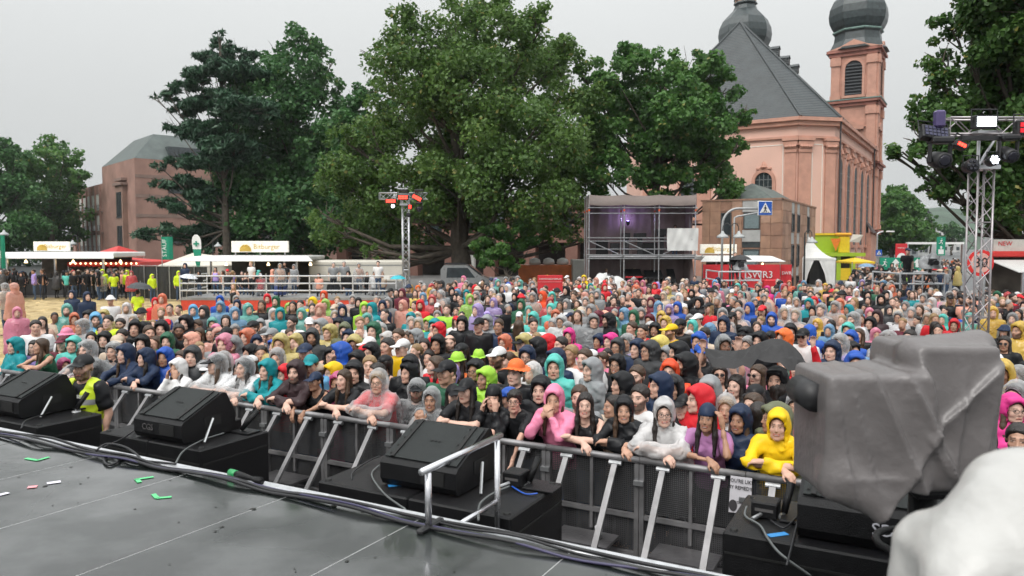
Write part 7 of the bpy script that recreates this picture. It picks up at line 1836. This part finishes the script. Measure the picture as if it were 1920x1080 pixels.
FRONT = '''28 633 Ht X F .U
63 636 Tv .D
86 641 Ng A F .U
119 672 Pm .D
172 641 PW F .d e +k
213 660 PW .U S +w
243 648 Hn F .U
281 667 Hn F A .D
306 668 Hk m .D
338 671 Hw F B .D =person_with_black-striped_white_towel_over_head,_hands_on_cheeks
378 678 PW cw i .u +a
414 671 PW F ck .U A +w
466 680 PW F A .D +w
509 684 Ht F A .U =person_leaning_on_barrier_in_teal_rain_jacket_with_hood_up
563 677 HB F A .d =person_leaning_on_barrier_in_dark_brown_hooded_jacket
599 717 Nk F cn .q
652 706 Tk F .U m
717 702 PW F A i +r .E =person_with_glasses_in_clear_poncho_over_red_shirt_holding_a_cup
812 726 PW F M .d +k =person_in_clear_crumpled_poncho_with_both_hands_raised_to_chin
882 709 Tk F ck .D
930 717 Jk F yk B .D =person_in_black_leather_jacket_and_black_headscarf_touching_face
972 752 Tk F .z i W =person_with_curly_dark_hair_and_glasses_hanging_both_arms_over_the_barrier
1045 725 Hp F C .U =person_in_pink_hoodie_with_hands_clasped_under_the_chin
1103 746 Nk F A .D =person_in_black_sleeveless_top_with_long_dark_hair_leaning_on_crossed_arms
1175 765 Hk F m .U A =smiling_person_in_black_hooded_jacket_next_to_the_white_poncho
1250 760 Pw F A .D i +w =person_in_white_rain_poncho_and_glasses_leaning_over_the_barrier
1330 768 TU F K .D m yn =smiling_person_in_mauve_shirt_holding_up_a_navy_hood
1388 760 Hn .U =person_in_navy_hooded_jacket_looking_down_beside_the_mauve_shirt
1462 780 HY F A m .u =smiling_person_in_bright_yellow_raincoat_leaning_on_the_barrier
1850 722 Hk .U i
1900 740 Hm .U i
1845 768 Tn cb .u
1912 790 Tk .d
1835 795 Hk .u'''
ROWS = '''67 598 Tw .d
79 592 Nk .D
102 584 Tc .q
125 614 Tw bp .U
116 628 TR cR .U
137 631 He .U
155 599 PW .u +G
171 620 Ts .D
192 606 Tr .D
196 622 Hk .U
220 627 Tc cc .u
225 595 Jb .d e
229 615 Jk .d
252 600 Hk .d
267 604 Hk .d
279 607 Tw .u
266 628 Hk .D m
292 628 Tk .U i
313 624 Hg .D
302 601 Hk .d
336 606 Tk .d e
358 624 Ha .F
370 598 Tk .u
374 613 Tk .U
398 596 Pe .U +w
410 615 Pa .U i +w
421 627 Pp .f +w
436 631 PG .d i
463 617 Po .U +c
424 612 Tk ck .d
395 613 Tk .q
474 600 Tk ck .u
212 642 PW .D +G
267 653 Tk .D
286 656 Tr .R
360 649 HK .d
340 655 Tk .U
309 652 Hb .U
418 661 PW .U +w
422 650 Tn .R
441 639 PW .D i +w
470 665 Tw cw .U
450 676 Tk .D
618 609 Py .u +w
601 598 HG .d
585 616 HK .d
646 605 HV .d
652 618 Hn .D
675 591 Tw .f
700 604 Hg .d
692 630 Tw cw .u
726 631 TY .d
725 623 Pw .F +w
746 614 Tw .u i
755 634 Tw cw i .g
765 619 Tc .U
779 617 HG .D i
782 641 Tk .E
796 633 Tk .D
820 628 Hk .d
843 625 Tg .h e
866 642 Tk ck .D
822 605 Hr .d
664 629 Py .d i e +w
642 641 Hb .d
686 647 Hr .U
695 643 Hk .d
669 658 Hk .U
619 651 Hk .D i
573 642 TG cn .x
556 625 Py .F B +w
542 613 Tw .Q
525 627 Py .u +w
516 635 Hb .U
488 598 HG .U
512 613 TG cG i .g
491 618 Tk .D
481 627 Hn .D
489 645 Tk .q
470 646 Hk .D
519 654 PW .U +w
533 684 Hr .U
593 679 Nw cc i .u
583 663 Ts ct .u
624 680 HY .U
645 683 Tk .D
634 699 Pm .F +w
664 677 Hk .d
694 664 Tw .f
722 664 Nk ck .D S
706 678 Nk .D
767 678 Hk .D m
782 712 PW ck .d +k
768 666 Hk .u
805 654 Tw .D
817 665 Tr .U
838 673 Tg ck .d
857 662 To tl .D
846 682 Hv .D
850 719 Tk ck .D
898 657 Tk tl .U
891 674 Hk .U i
911 689 Hl .D
925 651 Tk .q m
937 647 Tk cw .d
953 657 Ta .Q m
946 628 Po .U i +c
982 627 Py ck .d +o
988 649 Hn .d e i
1027 627 Hr .u
1007 633 Hk .u
1052 629 Tw .d e
1067 616 Hm .D
1072 644 Ta .f m
1096 651 Tw .u
1108 654 Tc cw .U
1042 654 Hn .u
1132 656 Tp .Q i
1124 626 Hn .F
1145 625 Hm .D
1158 633 HK .U i
1176 627 PW .D +v
1157 665 Hk .U i m
1195 636 Hn .d
1218 639 HK .d i
1237 630 Hy .u
1251 649 HG .q m
1256 675 HO .d
1272 641 Hk .u
1205 606 Tr .d
1185 601 Tk .u
1220 604 Pw .U +p
1228 605 Hk .D
1248 593 PY .U +w
967 676 Tk so .d
998 673 Tw .U S
1040 666 He .u
1110 672 HG .d ~-60
1088 719 TG .u e
1013 720 Hk .D i
1166 698 Hk .D
1195 682 Tw .u e
1238 699 Hn .d ~-70
1262 704 HK .R
1202 718 Tw .d
1152 737 Tc .q
1176 740 Tg .U
955 724 Tb cb .d
1015 706 Hk .d
1285 737 Tk ck .D
1316 729 Hn .D
1362 741 PW .F +w
1455 756 HV .U
1423 751 Tk .D ~150
1412 734 Tw .U
1462 711 Tr .D ~120
1418 719 Tk ck .D
1458 689 Hk .d
1382 700 Nk .D
1421 681 Np .U S V
1350 681 Nw .D S V
1330 706 HG .d
1312 722 Hr .u
1285 662 Hk .d e
1315 642 Jk cb .d e
1357 629 PG .u +p
1402 632 PW .U +p
1425 622 Hk .d
1445 622 Hk .U
1470 617 Ho .d
1482 607 Hk .d
1507 614 Tw ck .u S
1518 609 Hb .u ~160
1557 651 Hk .D
1497 738 PW .D +r
1357 593 Hn .h
1398 613 Hk bk .d e
1322 612 Tc .d i
1310 623 Hb .u
1275 596 Tk ck .d
1262 605 TY cY .u
1447 586 Hb .d e
1260 706 Hk .U
1495 672 Hr .U Z
1590 605 He .U
1595 620 Hb .d i
1600 641 Hk .U m
1605 660 Hb .u
1652 636 Ps .u +b ~140
1632 594 Hk .D
1610 614 Tk .U
1585 641 Tw .U
1560 639 Hn .u
1665 621 PW .u +w
1707 616 Tw .d i
1575 627 PW .u +v
1862 575 PY .g i +w
1912 604 PY .u +w
1885 628 Tk .D S
1857 679 Tw .d ~-80
1880 676 PY .u +c
1910 687 PW .U +w
1905 716 PW .d +v
125 570 Pe .d i +w
139 587 Po .U +w
32 576 Pp .U +w
166 582 Hk .u
179 586 Hs .u
195 581 Py .U
203 589 TL .d
237 568 Pw .F +w
265 576 TL .d ~170
291 558 Hr .D i
304 551 Po .u +r
302 575 Tb .x i e
318 568 Tc .f
335 570 Tk .D i
362 571 Hs .u m
382 573 HK .d e
413 565 Ps .u +b
412 554 Hb .u
443 554 PW .F +w
438 531 Nk .d @30
465 569 Pe .g i +w
423 589 Tk .D
440 576 Ps .u +b
348 591 Hk .d
207 553 Tw .u
135 544 Hn .D
163 547 Hn .d e
501 551 Hr .u
491 561 Tk cw .u
517 555 Hg .u
549 563 Tk .d i
563 561 TG .g
510 575 Tk .D
525 577 Ht .u
565 578 Pe .U i +w
586 567 Tt .g
586 557 HY .u
607 545 HO .u
610 561 Pl .u +w
600 569 Pa .u +w
628 569 TV .d
642 571 Hn .u
672 558 Hk .U
683 566 Hl .u
697 567 Ht .u
705 553 Tk .u
717 563 Hn .u
727 558 PG .g
722 577 Tk bk .d
755 563 Pa .U +p
778 563 Nk .Q
788 562 Hr .u
810 553 Pr .d e +r
820 567 Tk .U
838 569 Tl .d
862 551 Tk .D i
770 586 Ht .D
785 596 PW .F +w
548 591 Tw .d i e
580 594 Tk cw .u
635 597 Hk .D
805 594 Hl .u
815 597 Ht .u
866 593 Hk .u
891 534 Hr .u
925 559 Pv .D +v
895 570 Pv .u +v
977 561 Hg .d e
952 569 Tk .D ~150
1017 546 HO .u
1035 547 He .u
1033 569 He .D
1050 564 Tw bw S .D
1062 561 PG .U +s
1082 561 Tl ck S .D
1083 579 TG .u m
1042 581 Po .U +o
1000 585 He .u
1000 594 Tw .d m
1052 591 Pw .D i +w
1108 571 PG .u +k
1112 589 PG .u +G
1122 583 HR .u
1141 587 Hk .d e
1150 549 Tk .d i
1170 578 Ps .u +w
1188 581 Hg .u
1202 577 PG .U +G
1218 589 HR .U i
1235 565 Ps .d i e +b
1240 584 PY .U +w
1255 571 Pv .U +v
1270 566 Hb .u
972 599 Tk .U ~150
935 596 Jn .u
898 594 Tk ck .u
912 591 HG .u
1311 557 Hk .d e
1330 566 Tr .u i
1284 574 Nk .U
1297 542 Hk .D
1345 555 Tk .d
1385 561 Tk bk .d
1355 578 PW .u +w
1386 577 PW .U +w
1374 584 Tk ck S .U
1405 567 Hb .u
1415 559 PW .D +w
1430 571 Tn .h e
1432 551 PW .U +c
1470 576 PW .d +G
1492 579 PW cG .u +w
1517 559 Ht .u
1525 573 Hk .D
1540 569 PW .u i +K
1527 556 Hr .u
1310 586 Tc cw i .u
1566 565 PW .d i e +w
1575 560 Po .u +w
1591 571 Ht .U
1600 586 PW .u +w
1580 589 Nk .E
1602 556 TG yG .d
1645 581 HB .d e
1631 578 Pp .U +p
1674 556 Tc .d m
1684 584 PW .D i +w
1709 576 PW .U +K
1725 570 Tk .d e
1742 566 Tw .Q
1740 587 PW .F +w
1752 586 Tr .F
1710 544 Tt ck .d
1782 551 Tk .d
1757 548 Jk .F
1789 598 Hr .D
1858 563 Tc .d
1870 546 Hg .u
1890 548 Pr .u +r
1907 551 HG .u
1910 578 Tk .D'''
FARP = '''192 505 HL @43 .d
213 510 TL @42 .d
238 507 HL @43.5 .u
246 508 Pr @42 .u +r
285 514 HL @41 .u ~60
335 508 HL @42 .d
258 543 TL @27 .d ~170
9 531 PW @26 .u ~-100 +c
26 531 Pa @25.5 .u ~-100 +w
404 500 Nv @37.5 ^.62 .D
373 508 Hk @37 ^.62 .D
551 496 PW @38 ^.62 .u +G
625 491 TG @38 ^.62 .g
645 489 TG @38.6 ^.62 .g
525 514 Pb @37 ^.2 .u +b
488 513 PW @37.2 ^.15 cw .u +r
653 508 Hk @37.5 ^.15 .u
702 508 PW @37.5 ^.15 .d +w
1095 516 HY @33.5 .u
1228 530 Hr @28 ^.25 .U
1480 526 Po @33 .u +o
1502 526 HR @31 .u
1303 516 Tn @37 .d
1697 527 Tk ck @28 .d
1657 526 Ps @29 .u +b
1266 421 Tk @45 ^2.5 .D i'''
def color_word(s): return CC[s['c']][0]
def short_desc(s):
    if s['hat']: return CC[s['hatc']][0] + ' ' + HATW[s['hat']]
    if s['g'] == 'H': return color_word(s) + ' hood'
    if s['g'] == 'P': return color_word(s) + ' poncho'
    return color_word(s) + {'T': ' shirt', 'N': ' top', 'J': ' jacket'}[s['g']]
def base_desc(s):
    g = {'T': 'shirt', 'N': 'sleeveless top', 'J': 'jacket', 'H': 'hooded jacket', 'P': 'hooded poncho'}[s['g']]
    w = 'person in %s %s' % (color_word(s), g)
    if s['g'] == 'P' and s.get('u') and s['c'] == 'W': w += ' over %s' % CC[s['u']][0]
    if s['hat']: w += ' and %s %s' % (CC[s['hatc']][0], HATW[s['hat']])
    elif s['g'] in 'TNJ': w += ' with ' + HAIRWORD[s['hair']]
    if s['spec'] == 'i': w += ', glasses'
    if s['spec'] == 'S': w += ', sunglasses'
    if s['face'] == 'beard' and s['g'] in 'TNJ': w += ', bearded'
    return w
PEOPLE = []
import time; T0 = time.time()
LISTED = [parse(ln, i) for i, ln in enumerate(FRONT.splitlines() + ROWS.splitlines() + FARP.splitlines())]
nf, nr = len(FRONT.splitlines()), len(ROWS.splitlines())
order = sorted(LISTED[nf:nf+nr], key=lambda s: -s['y']); keep_n = 298 - nf - len(FARP.splitlines())
PEOPLE = LISTED[:nf] + LISTED[nf+nr:] + order[:keep_n]; REST = order[keep_n:]
for s in PEOPLE: build_person(s)
# the guard in the pit
gd = parse('158 663 Tk ck .x e ~-18 @8.5 =guard_in_neon_yellow_vest_and_black_cap_standing_in_the_pit', 900); build_person(gd); PEOPLE.append(gd)
def geo_vest(lod, pose):
    def f(P):
        k = POSES[pose][2]; d = torso(P, k, True, .027); x, y, z = P[..., 0], P[..., 1], P[..., 2]
        d = smax(d, -np.minimum(ell(P, (0, -.08, 1.44), (.085, .14, .12)), np.minimum(cap(P, (.23, 0, 1.25), (.26, 0, 1.5), .075), cap(P, (-.23, 0, 1.25), (-.26, 0, 1.5), .075))), .01)
        d = smax(d, -np.maximum(np.abs(x) - .05, y), .004); return smax(d + wrinkle(P, 2, .003), .86 - z, .01)
    return merge([(*snets(f, (-.32, -.3, .82), (.32, .25, 1.5), .014), None)])
vm_ = mat('hi_vis_vest', (.62, .78, .03), .5, 0, .1, 5, .3, 12); nt = vm_.node_tree
def vest_bands():
    N, L = nt.nodes, nt.links; b = N['Principled BSDF']; tc = N.new('ShaderNodeTexCoord'); sp = N.new('ShaderNodeSeparateXYZ'); L.new(tc.outputs['Object'], sp.inputs[0]); acc = None
    for z in (1.02, 1.24):
        a = N.new('ShaderNodeMath'); a.operation = 'COMPARE'; a.inputs[1].default_value = z; a.inputs[2].default_value = .028; L.new(sp.outputs['Z'], a.inputs[0])
        if acc is None: acc = a.outputs[0]
        else: m = N.new('ShaderNodeMath'); m.operation = 'MAXIMUM'; L.new(acc, m.inputs[0]); L.new(a.outputs[0], m.inputs[1]); acc = m.outputs[0]
    x = N.new('ShaderNodeMix'); x.data_type = 'RGBA'; src = b.inputs['Base Color'].links[0].from_socket; L.new(acc, x.inputs['Factor']); L.new(src, x.inputs[6]); x.inputs[7].default_value = (.33, .33, .34, 1); L.new(x.outputs[2], b.inputs['Base Color'])
vest_bands()
V, Q, _ = geo_vest(0, 'st'); o = bpy.data.objects.new('safety_vest', np_mesh('safety_vest', V, Q, vm_)); COL.objects.link(o); o.parent = gd['obj']
tx = text('lettering', 'SEC', .05, Matrix.Translation((.075, -.135, 1.3)) @ Matrix.Rotation(R(90), 4, 'X'), wprint, None); tx.parent = gd['obj']
# labels: own look first, else by a neighbour that can be found
def proj(p): return 960 + FPX * p.x / p.y
used = {}
for s in PEOPLE:
    s['base_label'] = s['label'] or base_desc(s); used[s['base_label']] = used.get(s['base_label'], 0) + 1
taken = set(l for l, n in used.items() if n == 1)
for s in PEOPLE:
    o = s['obj']; L_ = s['base_label']
    if used[L_] > 1:
        nb = sorted((q for q in PEOPLE if q is not s), key=lambda q: abs(q['x'] - s['x']) + 1.6*abs(q['y'] - s['y']))[:14]; done = False
        def rel(q):
            dx, dy = q['x'] - s['x'], q['y'] - s['y']
            if abs(dy) > abs(dx)*1.1: return 'in front of' if dy < 0 else 'behind'
            return 'beside'
        for q in nb:
            c = '%s, %s the %s' % (L_, rel(q), short_desc(q))
            if c not in taken and short_desc(q).split()[0] not in L_ and len(c.split()) <= 16: L2_ = c; done = True; break
        if not done:
            for q in nb[:8]:
                for q2 in nb[:8]:
                    if q is q2: continue
                    c = '%s, between the %s and the %s' % (L_, short_desc(q), short_desc(q2))
                    if c not in taken and len(c.split()) <= 16: L2_ = c; done = True; break
                if done: break
        if done: L_ = L2_
    taken.add(L_); o['label'] = L_; o['group'] = 'people in the crowd' if s is not gd else 'guards'

fr = [s for s in PEOPLE if s['front']]; seen_l = set()
for b in [o for o in scene.objects if o.type == 'EMPTY' and o.get('group') == 'front barrier sections']:
    px = 960 + FPX*b.location.x/b.location.y
    for s in sorted(fr, key=lambda s: abs(s['x'] - px))[:3]:
        l = 'silver front barrier section in front of the ' + short_desc(s)
        if abs(s['x'] - px) < 140 and l not in seen_l: b['label'] = l; seen_l.add(l); break
print('T people', time.time() - T0)
# ------------------------------------------------------------------ the rest of the crowd, one mass
class Mass:
    def __init__(s): s.V, s.Q, s.M, s.A, s.o, s.mats = [], [], [], [], 0, []
    def mi(s, m):
        if m not in s.mats: s.mats.append(m)
        return s.mats.index(m)
    def add(s, geo, m, p, sc, yaw):
        V, Q, A = geo; c, n = math.cos(yaw), math.sin(yaw); W = V * sc; X = W[:, 0]*c - W[:, 1]*n + p[0]; Y = W[:, 0]*n + W[:, 1]*c + p[1]
        s.V.append(np.stack([X, Y, W[:, 2] + p[2]], 1)); s.Q.append(Q + s.o); s.M.append(np.full(len(Q), s.mi(m))); s.A.append(A); s.o += len(V)
mass = Mass(); rc = random.Random(42)
def extra(p, yaw, g=None, c=None, lod=3, trousers=False, h=None, pose='st'):
    g = g or rc.choices('HPTJN', (16, 27, 46, 8, 6))[0]
    if c is None:
        c = rc.choices('knKGbsteglyYorRpmvwca', (34, 12, 9, 7, 4, 3, 2, 2, 3, 1, 1, 1, 2, 4, 3, 2, 1, 2, 9, 6, 4))[0] if g in 'HTJN' else rc.choices('WseygYoprvwGal', (44, 8, 7, 3, 2, 5, 4, 5, 5, 3, 12, 9, 5, 2))[0]
    hr = rc.choice('dduuDDUUFfqQg'); male = hr in 'dufg'; style, hc = HAIRCODE[hr]; sc = (h or ((1.76 if male else 1.66) + rc.uniform(-.06, .06)))/1.70; face = rc.choice(('calm', 'smile', 'beard')) if male else rc.choice(('calm', 'smile'))
    mass.add(geo_body(lod, pose, male, face, 0, 0), skin_mat(rc.choices(range(5), (4, 5, 3, 1.2, .35))[0], hc), p, sc, yaw)
    kind = GARM[g]; mass.add(geo_garment(lod, kind, pose, male, 1), poncho_mat(c) if g == 'P' else cloth_mat(c), p, sc, yaw)
    if style and (g in 'TJN' or (g == 'P' and c == 'W')): mass.add(geo_hair(lod, style if g in 'TJN' else 'short', pose, 0, 0), hair_mat(hc), p, sc, yaw)
    if g in 'TJN' and rc.random() < .2: mass.add(geo_hat(lod, rc.choice(('cap', 'cap', 'bucket')), pose, 0, 0), cloth_mat(rc.choice('kkwncr')), p, sc, yaw)
    if trousers: mass.add(geo_trousers(lod, pose), rc.choice(trouser_m), p, sc, yaw)
occ = np.array([[s['p'].x, s['p'].y] for s in PEOPLE])
def free(x, y, d): return ((occ[:, 0] - x)**2 + (occ[:, 1] - y)**2).min() > d*d
def crowd_yaw(x, y): return math.atan2(STAGE_FOCUS.x - x, -(STAGE_FOCUS.y - y)) + R(rc.gauss(0, 20))
for s in REST:
    p, sc_ = place(s); hold = rc.choice; extra((p.x, p.y, 0), crowd_yaw(p.x, p.y), g=s['g'], c=s['c'], lod=3, h=sc_*1.70)
occ = np.concatenate([occ, np.array([[place(s)[0].x, place(s)[0].y] for s in REST])])
n_far = 0; y = 8.0
while y < 39:
    st = .72 if y < 20 else .80; x = -.72*y - 1
    while x < .74*y + 2.5:
        xx, yy = x + rc.uniform(-.2, .2), y + rc.uniform(-.2, .2); x += st
        n = xx*SS + yy*SC; px = 960 + FPX*xx/yy
        if n < BN + .7 or abs(n - 18) < .3: continue
        lim = float(np.interp(px, [-100, 60, 180, 320, 420, 700, 760, 850, 1000, 1300, 1500, 1640, 1720, 1800, 1960], [13, 13.5, 15.0, 19, 20.5, 22, 28, 33, 33.5, 32, 31, 31, 26, 24, 23]))
        if yy > lim: continue
        if 27.3 < yy < 33 and 1680 < px < 1800: continue
        if abs(yy - 27) < .6 and 990 < px < 1075: continue
        if not free(xx, yy, .46 if yy < 20 else .42): continue
        if yy < 16 and rc.random() < .4: continue
        if 16 <= yy < 20 and rc.random() < .2: continue
        if yy > 30 and rc.random() < .1: continue
        extra((xx, yy, 0), crowd_yaw(xx, yy), lod=3, h=(rc.uniform(1.52, 1.66) if yy < 20 else None)); n_far += 1
    y += st*.95
# people at the stalls, on the platform and down the street
for k in range(46):
    px = rc.uniform(-10, 232); Y = rc.uniform(42.2, 44.6); p = atY(px, 460, Y); extra((p.x, Y, 0), rc.uniform(0, 6.28), g=rc.choice('TTTJHP'), c=None if rc.random() < .5 else 'k', trousers=True)
for k in range(30):
    px = rc.uniform(150, 240); Y = rc.uniform(45, 50); p = atY(px, 460, Y); extra((p.x, Y, 0), rc.uniform(0, 6.28), trousers=True)
for k in range(14):
    px = rc.uniform(395, 570); Y = rc.uniform(42.5, 44.2); p = atY(px, 460, Y); extra((p.x, Y, 0), rc.uniform(0, 6.28), trousers=True)
for k in range(13):
    px = rc.uniform(340, 730); Y = rc.uniform(36.6, 38.6); p = atY(px, 460, Y); extra((p.x, Y, .62 if rc.random() < .3 else .15), rc.uniform(-.6, .6), trousers=True)
for k in range(170):
    Y = rc.uniform(34, 80); lo_, hi_ = np.interp(Y, [34, 45, 80], [1590, 1610, 1690]), np.interp(Y, [34, 45, 80], [1700, 1800, 1800]); px = rc.uniform(lo_, hi_); p = atY(px, 460, Y)
    if 27.3 < Y < 33: continue
    extra((p.x, Y, .13 if Y > 45 else 0), rc.uniform(0, 6.28), trousers=Y < 55, c=None if rc.random() < .45 else 'k', g=None if rc.random() < .5 else 'T')
for k in range(40):
    px = rc.uniform(1800, 1960); Y = rc.uniform(19, 23.4); p = atY(px, 460, Y)
    if free(p.x, p.y, .4): extra((p.x, Y, 0), rc.uniform(-1.5, .8), g=rc.choice('TTTH'), c=rc.choice('kkKnRB'))
for (x, y_, z, c) in ((Q0 + 1.0, 34.9, 1.15, 'k'), (S0 + .95, 30.3, 1.25, 'k'), (sx[2] + .4, Ys + 1.6, 0, 'k'), (sx[1] + .9, Ys + 1.8, 0, 'k'), (sx[0] + 1.2, Ys + 1.5, 0, 'w')): extra((x, y_, z), rc.uniform(-.4, .4), g='T', c=c, trousers=True)
me = np_mesh('crowd', np.concatenate(mass.V), np.concatenate(mass.Q), mass.mats, np.concatenate(mass.M), attrs={'mask': ('POINT', np.concatenate(mass.A))})
o = bpy.data.objects.new('crowd', me); COL.objects.link(o); tag(o, 'dense crowd of people in rainwear filling the square', 'crowd', kind='stuff')
print('T all', time.time() - T0); print('PEOPLE', len(PEOPLE), 'extra', len(mass.V), 'mass quads', sum(len(q) for q in mass.Q), 'meshes', len(MESHES), 'tris', sum(len(m.polygons)*2 for m in bpy.data.meshes))
# ------------------------------------------------------------------ rain haze
hm = bpy.data.materials.new('haze'); hm.use_nodes = True; nh = hm.node_tree.nodes; nh.remove(nh['Principled BSDF'])
pv = nh.new('ShaderNodeVolumePrincipled'); pv.inputs['Color'].default_value = (.86, .9, .92, 1); pv.inputs['Density'].default_value = .00022; pv.inputs['Anisotropy'].default_value = .3
hm.node_tree.links.new(pv.outputs[0], nh['Material Output'].inputs['Volume'])
tag(obj('haze', MB().box((-890, -58, -1.2), (890, 1590, 62)), hm), 'thin grey rain haze over the whole square', 'haze', kind='stuff')
# ------------------------------------------------------------------ text curves become meshes
def finish_text():
    dg = bpy.context.evaluated_depsgraph_get(); dg.update()
    for o in [o for o in scene.objects if o.type == 'FONT']:
        me = bpy.data.meshes.new_from_object(o.evaluated_get(dg))
        n = bpy.data.objects.new('lettering', me); COL.objects.link(n)
        n.parent = o.parent; n.matrix_parent_inverse = o.matrix_parent_inverse.copy(); n.matrix_basis = o.matrix_basis.copy()
        bpy.data.objects.remove(o)
finish_text()
